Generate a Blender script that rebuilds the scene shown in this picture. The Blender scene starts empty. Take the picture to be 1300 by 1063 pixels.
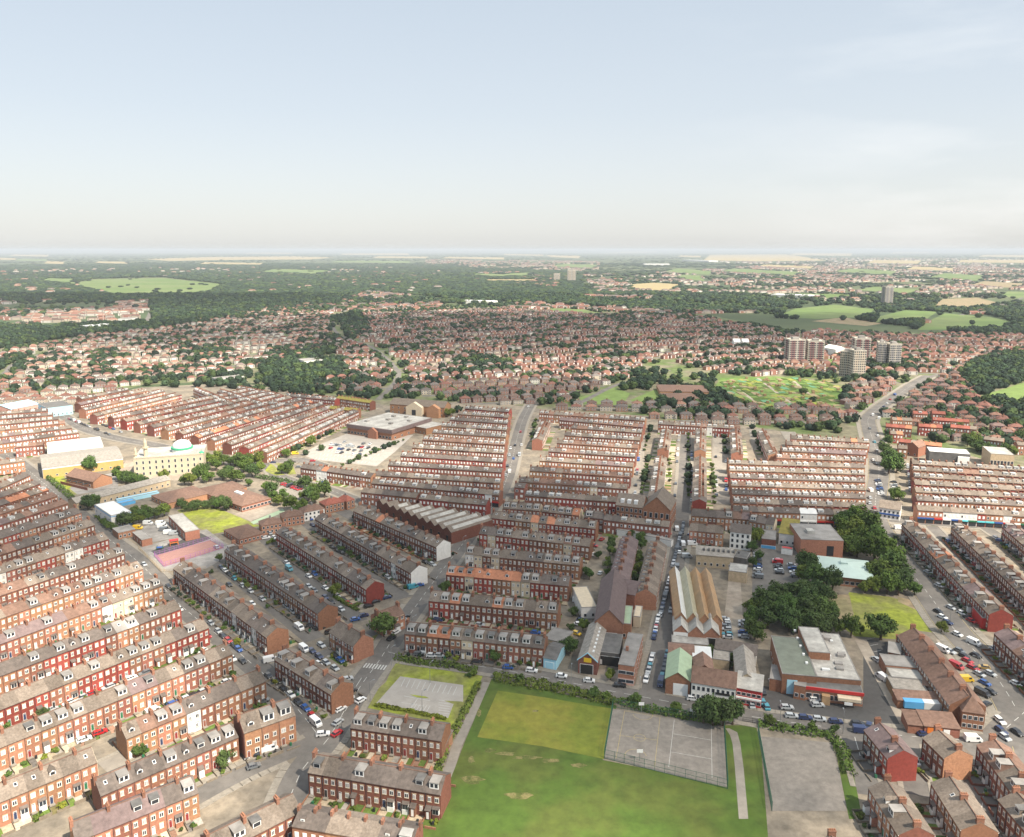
import bpy, math, random
import numpy as np
from mathutils import Vector
R_ = random.Random(7)
rad = math.radians
sc = bpy.context.scene
COL = sc.collection
H, F, PY = 150.0, 1000.0, 487.0
PITCH = math.atan((487.0 - 317.0) / F)
cosP, sinP = math.cos(PITCH), math.sin(PITCH)

def P(x, y, z=0.0):
    """the point of the level plane z that shows at the photograph's pixel (x, y)"""
    dx, dy = (x - 650.0) / F, (y - PY) / F
    d = Vector((dx, cosP - dy * sinP, -sinP - dy * cosP))
    t = (z - H) / d.z
    return Vector((d.x * t, d.y * t, z))

def Q(p):
    """world -> photo pixel"""
    v = Vector(p) - Vector((0, 0, H))
    Z = v.y * cosP - v.z * sinP
    if Z < 1: return (-9999, 9999)
    return (650 + F * v.x / Z, PY + F * (-v.y * sinP - v.z * cosP) / Z)

# ------------------------------------------------------------------ materials
MATS = {}
def _nt(name):
    m = bpy.data.materials.new(name); m.use_nodes = True
    nt = m.node_tree; b = nt.nodes['Principled BSDF']
    return m, nt, b

def mat(name, col, rough=0.85, var=0.18, scale=0.6, objvar=0.0, col2=None, spec=0.3, metal=0.0, detail=4, huevar=0.0, attr=None, bump=0.0, speck=None):
    """noise-broken plain material; objvar = brightness change from object to object"""
    if name in MATS: return MATS[name]
    m, nt, b = _nt(name)
    N, L = nt.nodes, nt.links
    tc = N.new('ShaderNodeTexCoord'); geo = N.new('ShaderNodeNewGeometry')
    no = N.new('ShaderNodeTexNoise'); no.inputs['Scale'].default_value = scale; no.inputs['Detail'].default_value = detail
    no.inputs['Roughness'].default_value = 0.65
    L.new(geo.outputs['Position'], no.inputs['Vector'])
    rmp = N.new('ShaderNodeMapRange'); rmp.inputs['From Min'].default_value = 0.3; rmp.inputs['From Max'].default_value = 0.7
    rmp.inputs['To Min'].default_value = 1 - var; rmp.inputs['To Max'].default_value = 1 + var
    L.new(no.outputs['Fac'], rmp.inputs['Value'])
    if attr:
        a = N.new('ShaderNodeAttribute'); a.attribute_name = attr; base = a.outputs['Color']
    elif col2:
        no2 = N.new('ShaderNodeTexNoise'); no2.inputs['Scale'].default_value = scale * 0.22; no2.inputs['Detail'].default_value = 5
        L.new(geo.outputs['Position'], no2.inputs['Vector'])
        r2 = N.new('ShaderNodeMapRange'); r2.inputs['From Min'].default_value = 0.42; r2.inputs['From Max'].default_value = 0.58
        L.new(no2.outputs['Fac'], r2.inputs['Value'])
        mx = N.new('ShaderNodeMix'); mx.data_type = 'RGBA'
        mx.inputs['A'].default_value = (*col, 1); mx.inputs['B'].default_value = (*col2, 1)
        L.new(r2.outputs['Result'], mx.inputs['Factor']); base = mx.outputs['Result']
    else:
        rgb = N.new('ShaderNodeRGB'); rgb.outputs[0].default_value = (*col, 1); base = rgb.outputs[0]
    val = rmp.outputs['Result']
    hsv = N.new('ShaderNodeHueSaturation'); L.new(base, hsv.inputs['Color'])
    if objvar or huevar:
        oi = N.new('ShaderNodeObjectInfo')
        r3 = N.new('ShaderNodeMapRange'); r3.inputs['To Min'].default_value = 1 - objvar; r3.inputs['To Max'].default_value = 1 + objvar
        L.new(oi.outputs['Random'], r3.inputs['Value'])
        mu = N.new('ShaderNodeMath'); mu.operation = 'MULTIPLY'; L.new(val, mu.inputs[0]); L.new(r3.outputs['Result'], mu.inputs[1]); val = mu.outputs[0]
        if huevar:
            m7 = N.new('ShaderNodeMath'); m7.operation = 'MULTIPLY'; m7.inputs[1].default_value = 7.13; L.new(oi.outputs['Random'], m7.inputs[0])
            fr = N.new('ShaderNodeMath'); fr.operation = 'FRACT'; L.new(m7.outputs[0], fr.inputs[0])
            r4 = N.new('ShaderNodeMapRange'); r4.inputs['To Min'].default_value = 0.5 - huevar; r4.inputs['To Max'].default_value = 0.5 + huevar
            L.new(fr.outputs[0], r4.inputs['Value']); L.new(r4.outputs['Result'], hsv.inputs['Hue'])
    L.new(val, hsv.inputs['Value'])
    out = hsv.outputs['Color']
    L.new(out, b.inputs['Base Color'])
    b.inputs['Roughness'].default_value = rough
    b.inputs['Specular IOR Level'].default_value = spec
    b.inputs['Metallic'].default_value = metal
    if bump:
        bp = N.new('ShaderNodeBump'); bp.inputs['Strength'].default_value = bump; bp.inputs['Distance'].default_value = 0.3
        L.new(no.outputs['Fac'], bp.inputs['Height']); L.new(bp.outputs['Normal'], b.inputs['Normal'])
    MATS[name] = m
    return m

def M(n): return MATS[n]
def defmats():
    # brick and paint
    mat('brick_red', (0.25, 0.105, 0.072), var=0.25, scale=1.4, objvar=0.22, huevar=0.012)
    mat('brick_orange', (0.34, 0.165, 0.10), var=0.22, scale=1.4, objvar=0.2, huevar=0.012)
    mat('brick_dark', (0.185, 0.072, 0.05), var=0.25, scale=1.4, objvar=0.2)
    mat('brick_brown', (0.25, 0.12, 0.07), var=0.22, scale=1.4, objvar=0.2)
    mat('stone_dark', (0.20, 0.165, 0.125), var=.25, scale=1.5)
    mat('paint_red', (0.26, 0.055, 0.042), var=0.18, scale=1.0, objvar=0.25)
    mat('paint_white', (0.74, 0.72, 0.68), var=0.10, scale=0.8, objvar=0.06)
    mat('render_cream', (0.62, 0.52, 0.38), var=0.12, scale=0.8, objvar=0.08)
    mat('render_pink', (0.55, 0.32, 0.26), var=0.12, scale=0.8, objvar=0.08)
    mat('stone_buff', (0.46, 0.36, 0.24), var=0.18, scale=0.8, objvar=0.1)
    # roofs
    mat('slate_grey', (0.165, 0.132, 0.105), var=0.3, scale=1.6, objvar=0.28, col2=(0.19, 0.154, 0.124), rough=0.8)
    mat('slate_dark', (0.12, 0.098, 0.085), var=0.3, scale=0.8, objvar=0.22, rough=0.75)
    mat('slate_purple', (0.16, 0.115, 0.11), var=0.25, scale=0.8, objvar=0.18, rough=0.75)
    mat('tile_brown', (0.19, 0.115, 0.085), var=0.28, scale=0.8, objvar=0.2, rough=0.85)
    mat('tile_orange', (0.40, 0.17, 0.095), var=0.22, scale=0.8, objvar=0.18, rough=0.85)
    mat('tile_red', (0.26, 0.085, 0.06), var=0.25, scale=0.8, objvar=0.2, rough=0.85)
    mat('felt_grey', (0.30, 0.28, 0.26), var=0.22, scale=0.25, objvar=0.05, col2=(0.22, 0.205, 0.19))
    mat('felt_light', (0.42, 0.41, 0.39), var=0.15, scale=0.5, objvar=.3)
    mat('felt_dark', (0.13, 0.125, 0.12), var=0.25, scale=0.4, objvar=0.05)
    mat('felt_green', (0.16, 0.175, 0.14), var=0.18, scale=0.3)
    mat('sheet_white', (0.66, 0.66, 0.64), var=0.08, scale=0.3, rough=0.5)
    mat('sheet_pale', (0.44, 0.42, 0.38), var=0.22, scale=0.6, rough=0.6, col2=(0.33, 0.31, 0.28))
    mat('sheet_tan', (0.44, 0.27, 0.14), var=0.15, scale=0.5, rough=0.6, col2=(0.38, 0.25, 0.14))
    mat('sheet_beige', (0.40, 0.37, 0.26), var=.15, scale=.5, rough=.6)
    mat('sheet_green', (0.33, 0.42, 0.28), var=0.12, scale=0.5, rough=0.6)
    mat('sheet_mint', (0.42, 0.52, 0.48), var=0.06, scale=0.3, rough=0.45)
    mat('sheet_blue', (0.10, 0.35, 0.62), var=0.08, scale=0.5, rough=0.5)
    mat('sheet_sky', (0.36, 0.62, 0.74), var=0.06, scale=0.3, rough=0.5)
    mat('asbestos', (0.30, 0.27, 0.235), var=0.28, scale=0.7, rough=0.9)
    mat('moss_roof', (0.24, 0.20, 0.05), var=0.25, scale=0.5, rough=0.95)
    mat('ochre_wall', (0.48, 0.32, 0.12), var=0.1, scale=0.5)
    mat('cream_stone', (0.50, 0.43, 0.31), var=0.08, scale=0.4)
    # details
    mat('white', (0.78, 0.78, 0.76), var=0.05, scale=2, objvar=0.05, rough=0.5)
    mat('glass', (0.035, 0.04, 0.05), var=0.3, scale=0.5, objvar=0.3, rough=0.12, spec=0.6)
    mat('curtain', (0.42, 0.40, 0.38), var=0.2, scale=1.5, objvar=0.3, rough=0.3, spec=0.6)
    mat('pot', (0.42, 0.20, 0.11), var=0.2, scale=3)
    mat('chimney_brick', (0.24, 0.115, 0.075), var=0.25, scale=2, objvar=0.25)
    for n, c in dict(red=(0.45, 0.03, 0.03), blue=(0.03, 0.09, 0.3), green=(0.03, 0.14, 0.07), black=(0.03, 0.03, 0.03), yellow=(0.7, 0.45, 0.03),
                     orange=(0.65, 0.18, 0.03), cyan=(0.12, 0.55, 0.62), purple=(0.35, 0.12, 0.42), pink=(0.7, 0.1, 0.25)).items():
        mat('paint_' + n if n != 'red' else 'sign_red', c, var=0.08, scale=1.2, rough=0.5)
    mat('navy_door', (.03, .045, .10), var=.1, scale=1); mat('dull_red', (.22, .03, .03), var=.1, scale=1)
    # ground
    mat('asphalt', (0.13, 0.12, 0.11), var=0.16, scale=0.35, col2=(0.165, 0.15, 0.135), rough=0.92)
    mat('asphalt_dark', (0.075, 0.072, 0.07), var=0.14, scale=0.5, rough=0.9)
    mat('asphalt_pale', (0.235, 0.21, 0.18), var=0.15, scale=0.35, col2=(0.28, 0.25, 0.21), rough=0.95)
    mat('town_ground', (0.175, 0.15, 0.118), var=0.3, scale=0.3, col2=(0.245, 0.205, 0.155), rough=0.95)
    mat('pavement', (0.255, 0.228, 0.19), var=0.18, scale=0.9, rough=0.95)
    mat('concrete', (0.36, 0.31, 0.25), var=0.2, scale=0.3, col2=(0.30, 0.25, 0.20), rough=0.95)
    mat('car_park', (0.345, 0.315, 0.28), var=0.12, scale=0.2, rough=0.95)
    mat('court', (0.205, 0.182, 0.158), var=0.2, scale=0.5, rough=0.95, col2=(0.235, 0.208, 0.18))
    mat('pink_court', (0.30, 0.165, 0.145), var=0.12, scale=0.5, rough=0.95)
    mat('line_white', (0.50, 0.49, 0.46), var=0.15, scale=1.5, rough=0.8)
    mat('line_yellow', (0.42, 0.33, 0.14), var=0.15, scale=1.5, rough=0.8)
    mat('grass_mown', (0.140, 0.165, 0.022), var=0.2, scale=0.3, col2=(0.195, 0.185, 0.030), rough=0.95)
    mat('grass_dark', (0.064, 0.108, 0.016), var=0.25, scale=0.2, col2=(0.082, 0.105, 0.02), rough=0.95)
    mat('grass_rough', (0.24, 0.27, 0.035), var=0.35, scale=0.35, col2=(0.20, 0.20, 0.06), rough=0.95)
    mat('worn', (0.085, 0.10, 0.025), var=0.35, scale=1.6, col2=(0.19, 0.165, 0.065), rough=0.95)
    mat('grass_pale', (0.14, 0.20, 0.055), var=0.2, scale=0.1, rough=0.95)
    mat('pasture', (0.115, 0.17, 0.05), var=0.15, scale=0.02, rough=0.95, col2=(0.15, 0.19, 0.07))
    mat('wheat', (0.34, 0.27, 0.14), var=0.1, scale=0.01, rough=0.95)
    mat('dirt', (0.30, 0.22, 0.14), var=0.3, scale=0.3, rough=0.95, col2=(0.22, 0.19, 0.10))
    mat('garden_mix', (0.095, 0.13, 0.04), var=0.35, scale=0.12, col2=(0.17, 0.155, 0.10), rough=0.95)
    mat('yard_mix', (0.3, 0.3, 0.3), var=0.3, scale=1.2, attr='col', rough=0.95)
    mat('attr_paint', (0.3, 0.3, 0.3), var=0.15, scale=0.5, attr='col', rough=0.85)
    mat('attr_leaf', (0.1, 0.1, 0.1), var=0.3, scale=0.3, attr='col', rough=0.9, spec=0.15)
    mat('wood_fence', (0.25, 0.17, 0.09), var=0.25, scale=2)
    mat('steel', (0.32, 0.33, 0.34), var=0.1, scale=2, metal=0.6, rough=0.5)
    mat('green_steel', (0.03, 0.11, 0.07), var=0.1, scale=2, rough=0.5)
    mat('bark', (0.09, 0.065, 0.045), var=0.3, scale=3)
    for i, c in enumerate([(0.080, 0.120, 0.022), (0.066, 0.108, 0.024), (0.115, 0.150, 0.026), (0.058, 0.092, 0.026), (0.17, 0.19, 0.022)]):
        mat('leaf%d' % i, c, var=0.38, scale=0.45, objvar=0.18, huevar=0.012, rough=0.8, spec=0.2)
    mat('tyre', (0.02, 0.02, 0.02), var=0.1)
    for n, c in CARCOL.items():
        mm = mat('car_' + n, c, var=0.03, scale=1, rough=0.28, spec=0.6)
        mm.node_tree.nodes['Principled BSDF'].inputs['Coat Weight'].default_value = 0.5
CARCOL = dict(white=(0.75, 0.75, 0.74), silver=(0.42, 0.44, 0.45), grey=(0.14, 0.15, 0.16), black=(0.018, 0.018, 0.02), blue=(0.02, 0.09, 0.32),
              red=(0.42, 0.015, 0.02), navy=(0.015, 0.03, 0.10), teal=(0.05, 0.28, 0.36), gold=(0.45, 0.30, 0.10), yellow=(0.75, 0.48, 0.03), green=(0.03, 0.15, 0.09))
defmats()

# ------------------------------------------------------------------ mesh building
class MB:
    def __init__(s): s.v = []; s.f = []; s.m = []
    def add(s, pts, faces, m=0):
        o = len(s.v); s.v += [tuple(p) for p in pts]
        for f in faces: s.f.append(tuple(i + o for i in f)); s.m.append(m)
    def box(s, x0, x1, y0, y1, z0, z1, m=0, bottom=True):
        p = [(x0, y0, z0), (x1, y0, z0), (x1, y1, z0), (x0, y1, z0), (x0, y0, z1), (x1, y0, z1), (x1, y1, z1), (x0, y1, z1)]
        f = [(4, 5, 6, 7), (0, 1, 5, 4), (1, 2, 6, 5), (2, 3, 7, 6), (3, 0, 4, 7)]
        if bottom: f.append((3, 2, 1, 0))
        s.add(p, f, m)
    def quad(s, a, b, c, d, m=0): s.add([a, b, c, d], [(0, 1, 2, 3)], m)
    def slab(s, a, b, c, d, t, m=0):
        lo = [a, b, c, d]; hi = [(p[0], p[1], p[2] + t) for p in lo]
        s.add(lo + hi, [(4, 5, 6, 7), (3, 2, 1, 0), (0, 1, 5, 4), (1, 2, 6, 5), (2, 3, 7, 6), (3, 0, 4, 7)], m)
    def prism(s, prof, a0, a1, axis='x', m=0):
        """prof: closed 2-D outline (t, z), counter-clockwise seen from +axis end"""
        n = len(prof)
        if axis == 'x': A = [(a0, t, z) for t, z in prof]; B = [(a1, t, z) for t, z in prof]
        else: A = [(-t + 0.0, a0, z) for t, z in prof]; B = [(-t, a1, z) for t, z in prof]
        f = [tuple(range(n - 1, -1, -1)), tuple(range(n, 2 * n))]
        f += [(i, (i + 1) % n, (i + 1) % n + n, i + n) for i in range(n)]
        s.add(A + B, f, m)
    def cyl(s, p0, p1, r0, r1, n=8, m=0):
        p0, p1 = Vector(p0), Vector(p1); d = (p1 - p0).normalized()
        u = d.orthogonal().normalized(); w = d.cross(u)
        A = [p0 + (u * math.cos(6.2832 * i / n) + w * math.sin(6.2832 * i / n)) * r0 for i in range(n)]
        B = [p1 + (u * math.cos(6.2832 * i / n) + w * math.sin(6.2832 * i / n)) * r1 for i in range(n)]
        f = [(i, (i + 1) % n, (i + 1) % n + n, i + n) for i in range(n)] + [tuple(range(n, 2 * n)), tuple(range(n - 1, -1, -1))]
        s.add(A + B, f, m)
    def mesh(s, name, mats):
        me = bpy.data.meshes.new(name)
        me.from_pydata(s.v, [], s.f)
        for q in (mats if isinstance(mats, (list, tuple)) else [mats]): me.materials.append(M(q) if isinstance(q, str) else q)
        me.polygons.foreach_set('material_index', s.m); me.update()
        return me

def link(name, me, parent=None, loc=(0, 0, 0), rz=0.0, scl=None):
    o = bpy.data.objects.new(name, me); COL.objects.link(o)
    o.location = loc
    if rz: o.rotation_euler = (0, 0, rz)
    if scl: o.scale = scl
    if parent is not None: o.parent = parent
    return o
def empty(name, loc=(0, 0, 0), rz=0.0): return link(name, None, None, loc, rz)
TAGGED = []
def tag(o, label, cat, group=None, kind=None):
    o['label'] = label; o['category'] = cat
    if group: o['group'] = group
    if kind: o['kind'] = kind
    TAGGED.append(o)
    return o
def struct(name, me): o = link(name, me); o['kind'] = 'structure'; return o

ORD = 'first second third fourth fifth sixth seventh eighth ninth tenth eleventh twelfth thirteenth fourteenth fifteenth sixteenth seventeenth eighteenth nineteenth twentieth'.split()
def ordn(i):
    if i < 20: return ORD[i]
    n = i + 1; s = 'th' if 10 <= n % 100 <= 20 else {1: 'st', 2: 'nd', 3: 'rd'}.get(n % 10, 'th')
    return '%d%s' % (n, s)
PENDING = {}
def pend(o, what, zone, cat, group, how='x'):
    """label later: what + its place in the count within its zone (from the left, or from the near end)"""
    PENDING.setdefault((what, zone, how), []).append(o); o['category'] = cat; o['group'] = group; TAGGED.append(o)
def settle_labels():
    for (what, zone, how), lst in PENDING.items():
        key = (lambda o: Q(o.location)[0]) if how == 'x' else (lambda o: -Q(o.location)[1])
        lst.sort(key=key)
        ref = 'from the left' if how == 'x' else 'from the near end'
        for i, o in enumerate(lst):
            o['label'] = ('%s %s' % (what, zone)) if len(lst) == 1 else ('%s %s %s %s' % (ordn(i), what, ref, zone))

# ------------------------------------------------------------------ ground sheets
def sheet(name, pts, m, z, kind='structure'):
    w = [P(*p) for p in pts]
    from mathutils.geometry import tessellate_polygon
    tri = tessellate_polygon([w])
    me = bpy.data.meshes.new(name)
    fs = []
    for t in tri:
        a, b, c = (w[i] for i in t)
        fs.append(t if (b - a).cross(c - a).z > 0 else (t[0], t[2], t[1]))
    me.from_pydata([(p.x, p.y, z) for p in w], [], fs); me.materials.append(M(m)); me.update()
    o = link(name, me); o['kind'] = kind
    return o
def ribbon(mb, pts, w, z, m=0, z1=None, off=0.0):
    """flat strip along world points; z1 gives it a height (a kerb)"""
    n = len(pts); L = []; Rr = []
    for i, p in enumerate(pts):
        a = pts[max(i - 1, 0)]; b = pts[min(i + 1, n - 1)]
        d = Vector((b.x - a.x, b.y - a.y, 0)).normalized(); nrm = Vector((-d.y, d.x, 0))
        c = Vector((p.x, p.y, 0)) + nrm * off
        L.append(c + nrm * w / 2); Rr.append(c - nrm * w / 2)
    for i in range(n - 1):
        if z1 is None:
            mb.quad((Rr[i].x, Rr[i].y, z), (Rr[i + 1].x, Rr[i + 1].y, z), (L[i + 1].x, L[i + 1].y, z), (L[i].x, L[i].y, z), m)
        else:
            mb.slab((Rr[i].x, Rr[i].y, z), (Rr[i + 1].x, Rr[i + 1].y, z), (L[i + 1].x, L[i + 1].y, z), (L[i].x, L[i].y, z), z1 - z, m)
def smooth(pts, k=4):
    w = [P(*p) if len(p) == 2 else Vector(p) for p in pts]
    out = []
    for i in range(len(w) - 1):
        p0 = w[max(i - 1, 0)]; p1 = w[i]; p2 = w[i + 1]; p3 = w[min(i + 2, len(w) - 1)]
        for j in range(k):
            t = j / k
            out.append(0.5 * ((2 * p1) + (p2 - p0) * t + (2 * p0 - 5 * p1 + 4 * p2 - p3) * t * t + (3 * p1 - p0 - 3 * p2 + p3) * t ** 3))
    out.append(w[-1])
    return out
def along(pts, step, start=0.0):
    """(point, heading) every step metres"""
    out = []; acc = start
    for a, b in zip(pts, pts[1:]):
        L = (b - a).length
        if L < 1e-6: continue
        while acc < L:
            out.append((a.lerp(b, acc / L), math.atan2(b.y - a.y, b.x - a.x))); acc += step
        acc -= L
    return out
SKY_DUST, SKY_STR, SUN, HAZE, EXPO, HAZE_COL, SUNCOL = 1.5, 0.092, 5.0, 6.2e-5, 1.05, (.72, .78, .85, 1), (1, .91, .77)
MILK, MILK_MID, MILK_TOP = (.93, .915, .885, 1), (.84, .88, .905, 1), (.54, .67, .79, 1)
CLOUDS = [(32, 345, 900, 200, 170, -.25, .62, 3), (150, 1500, 900, 1100, 400, .1, .46, 5), (-1500, 2300, 900, 1200, 450, 0, .40, 8), (-255, 402, 900, 95, 85, .5, .42, 11), (60, 740, 900, 430, 170, 0, .30, 14)]  # unseen clouds set for their shade; last one added to dim the middle blocks
# ------------------------------------------------------------------ terraced houses
W0 = 5.0
_cache = {}
def cached(key, fn):
    if key not in _cache: _cache[key] = fn()
    return _cache[key]

def pent(D, E, R): return [(-D / 2, 0), (D / 2, 0), (D / 2, E), (0, R), (-D / 2, E)]
def win_spots(W): return [(0.26 * W, 4.6), (0.74 * W, 4.6), (0.70 * W, 1.5)]

def wall_mesh(wm, D, E, R, trim):
    def fn():
        mb = MB(); mb.prism(pent(D, E, R), 0, W0, 'x', 0)
        # rear windows and door, stone lintels and sills
        for x, z in win_spots(W0):
            mb.box(x - .6, x + .6, D / 2 - .02, D / 2 + .05, z, z + 1.5, 1); mb.box(x - .48, x + .48, D / 2, D / 2 + .07, z + .12, z + 1.36, 2)
            mb.box(x - .75, x + .75, -D / 2 - .06, -D / 2 + .02, z + 1.5, z + 1.72, 3)
            mb.box(x - .75, x + .75, -D / 2 - .12, -D / 2 + .02, z - .16, z, 3)
        mb.box(.22 * W0 - .5, .22 * W0 + .5, D / 2 - .02, D / 2 + .05, .3, 2.5, 1)
        mb.box(.02, .14, -D / 2 - .12, -D / 2 + .01, 0, E - .2, 2)
        mb.box(0, W0, -D / 2 - .14, -D / 2 + .01, E - .22, E - .02, 1)      # gutter board
        mb.box(0, W0, D / 2 - .01, D / 2 + .14, E - .22, E - .02, 1)
        return mb.mesh('terraced_house', [wm, 'white', 'glass', trim])
    return cached(('wall', wm, D, E, R, trim), fn)
def bay_mesh(m):
    def fn():
        mb = MB(); mb.box(-1.1, 1.1, -.8, 0, 0, 1.5, 0); mb.box(-1.05, 1.05, -.75, 0, 1.5, 3.1, 1); mb.box(-.9, -.06, -.8, -.7, 1.65, 2.95, 2); mb.box(.06, .9, -.8, -.7, 1.65, 2.95, 2); mb.slab((-1.2, -.95, 3.1), (1.2, -.95, 3.1), (1.2, 0, 3.5), (-1.2, 0, 3.5), .1, 3)
        return mb.mesh('bay_window', [m, 'white', 'glass', 'slate_dark'])
    return cached(('bay', m), fn)
def porch_mesh(m):
    def fn():
        mb = MB(); mb.box(-.85, .85, -1.3, 0, 0, 2.5, 0); mb.slab((-1, -1.5, 2.5), (1, -1.5, 2.5), (1, 0, 3.1), (-1, 0, 3.1), .1, 1); mb.box(-.4, .4, -1.36, -1.3, .1, 2.1, 2)
        return mb.mesh('porch', [m, 'slate_dark', 'white'])
    return cached(('porch', m), fn)

def roof_mesh(rm, D, E, R):
    def fn():
        mb = MB(); o = .3; k = (R - E) / (D / 2); t = .14
        mb.slab((0, -D / 2 - o, E - o * k + .03), (W0, -D / 2 - o, E - o * k + .03), (W0, 0, R + .03), (0, 0, R + .03), t)
        mb.slab((0, 0, R + .03), (W0, 0, R + .03), (W0, D / 2 + o, E - o * k + .03), (0, D / 2 + o, E - o * k + .03), t)
        mb.box(0, W0, -.12, .12, R + .1, R + .3, 1)
        return mb.mesh('roof', [rm, 'tile_brown'])
    return cached(('roof', rm, D, E, R), fn)

def chimney_mesh(R, big):
    def fn():
        mb = MB(); w = .45 if not big else .6; l = .9 if not big else 1.3
        mb.box(-w, w, -l, l, R - 1.4, R + 1.25, 0); mb.box(-w - .08, w + .08, -l - .08, l + .08, R + 1.1, R + 1.3, 0)
        for i in range(4): y = -l + .28 + i * (2 * l - .56) / 3; mb.cyl((0, y, R + 1.3), (0, y, R + 1.8), .14, .11, 6, 1)
        return mb.mesh('chimney', ['chimney_brick', 'pot'])
    return cached(('chim', R, big), fn)

def dormer_mesh(kind, D, E, R, rm):
    def fn():
        mb = MB(); k = (R - E) / (D / 2)
        if kind == 'wide':      # flat-topped box dormer, white front
            y0 = -D / 2 + .9; y1 = -.3; zt = R - .05; z0 = E + .9 * k - .1
            mb.box(1.0, W0 - 1.0, y0, y1, z0, zt, 3); mb.box(.95, W0 - .95, y0 - .05, y0, z0, zt, 0); mb.box(.85, W0 - .85, y0 - .2, y1 + .2, zt, zt + .14, 1)
            for a, b in ((1.3, 2.3), (2.7, W0 - 1.3)): mb.box(a, b, y0 - .08, y0 + .05, z0 + .6, zt - .25, 2)
        elif kind == 'small':
            y0 = -D / 2 + 1.2; z0 = E + 1.2 * k - .1; x0, x1 = 1.6, 3.4; ze = z0 + 1.25; zr = ze + .65; yb = min(-D / 2 + (zr - E) / k, .2)
            mb.box(x0, x1, y0, min(y0 + (ze - z0) / k, 0), z0, ze, 0)
            mb.add([(x0, y0, ze), (x1, y0, ze), ((x0 + x1) / 2, y0, zr)], [(0, 1, 2)], 0)
            xm = (x0 + x1) / 2; yc = min(-D / 2 + (ze - E) / k, 0)
            mb.slab((x0 - .15, y0 - .2, ze - .05), (xm, y0 - .2, zr), (xm, yb, zr), (x0 - .15, yc + .2, ze - .05), .12, 3)
            mb.slab((xm, y0 - .2, zr), (x1 + .15, y0 - .2, ze - .05), (x1 + .15, yc + .2, ze - .05), (xm, yb, zr), .12, 3)
            mb.box(x0 + .3, x1 - .3, y0 - .04, y0 + .05, z0 + .35, ze - .1, 2)
        elif kind == 'pair':    # slate-cheeked flat dormer with white window
            y0 = -D / 2 + 1.2; y1 = -.6; zt = R - .15; z0 = E + 1.2 * k - .1
            mb.box(1.2, W0 - 1.2, y0, y1, z0, zt, 3); mb.box(1.05, W0 - 1.05, y0 - .15, y1 + .2, zt, zt + .12, 1)
            mb.box(1.35, W0 - 1.35, y0 - .05, y0 + .05, z0 + .3, zt - .1, 0); mb.box(1.55, W0 - 1.55, y0 - .09, y0 + .05, z0 + .45, zt - .25, 2)
        else:                   # roof light
            y0 = -D / 2 + 2.0; y1 = y0 + 1.0; z = E + 2.0 * k + .2
            mb.slab((2, y0, z), (3, y0, z), (3, y1, z + k), (2, y1, z + k), .08, 0)
            mb.slab((2.12, y0 + .12, z + .12 * k + .03), (2.88, y0 + .12, z + .12 * k + .03), (2.88, y1 - .12, z + k * .88 + .03), (2.12, y1 - .12, z + k * .88 + .03), .08, 2)
        return mb.mesh('dormer' if kind != 'light' else 'skylight', ['white', 'felt_grey' if kind == 'wide' else 'felt_dark', 'glass', rm])
    return cached(('dorm', kind, D, E, R, rm), fn)

def window_mesh(v):
    def fn():
        mb = MB(); w = [1.15, 1.35, 1.0][v % 3]; pane = 'glass' if v < 3 else 'curtain'
        mb.box(-w / 2, w / 2, -.07, .03, 0, 1.4, 0); mb.box(-w / 2 + .15, -.06, -.085, 0, .15, 1.2, 1); mb.box(.06, w / 2 - .15, -.085, 0, .15, 1.2, 1)
        return mb.mesh('window', ['white', pane])
    return cached(('win', v), fn)
def door_mesh(c):
    def fn():
        mb = MB(); mb.box(-.5, .5, -.07, .03, 0, 2.3, 0); mb.box(-.42, .42, -.1, 0, .05, 1.9, 1); mb.box(-.42, .42, -.1, 0, 1.98, 2.22, 2)
        mb.box(-.8, .8, -.9, .03, -.35, -.02, 3)
        return mb.mesh('door', ['white', c, 'glass', 'pavement'])
    return cached(('door', c), fn)

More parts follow.
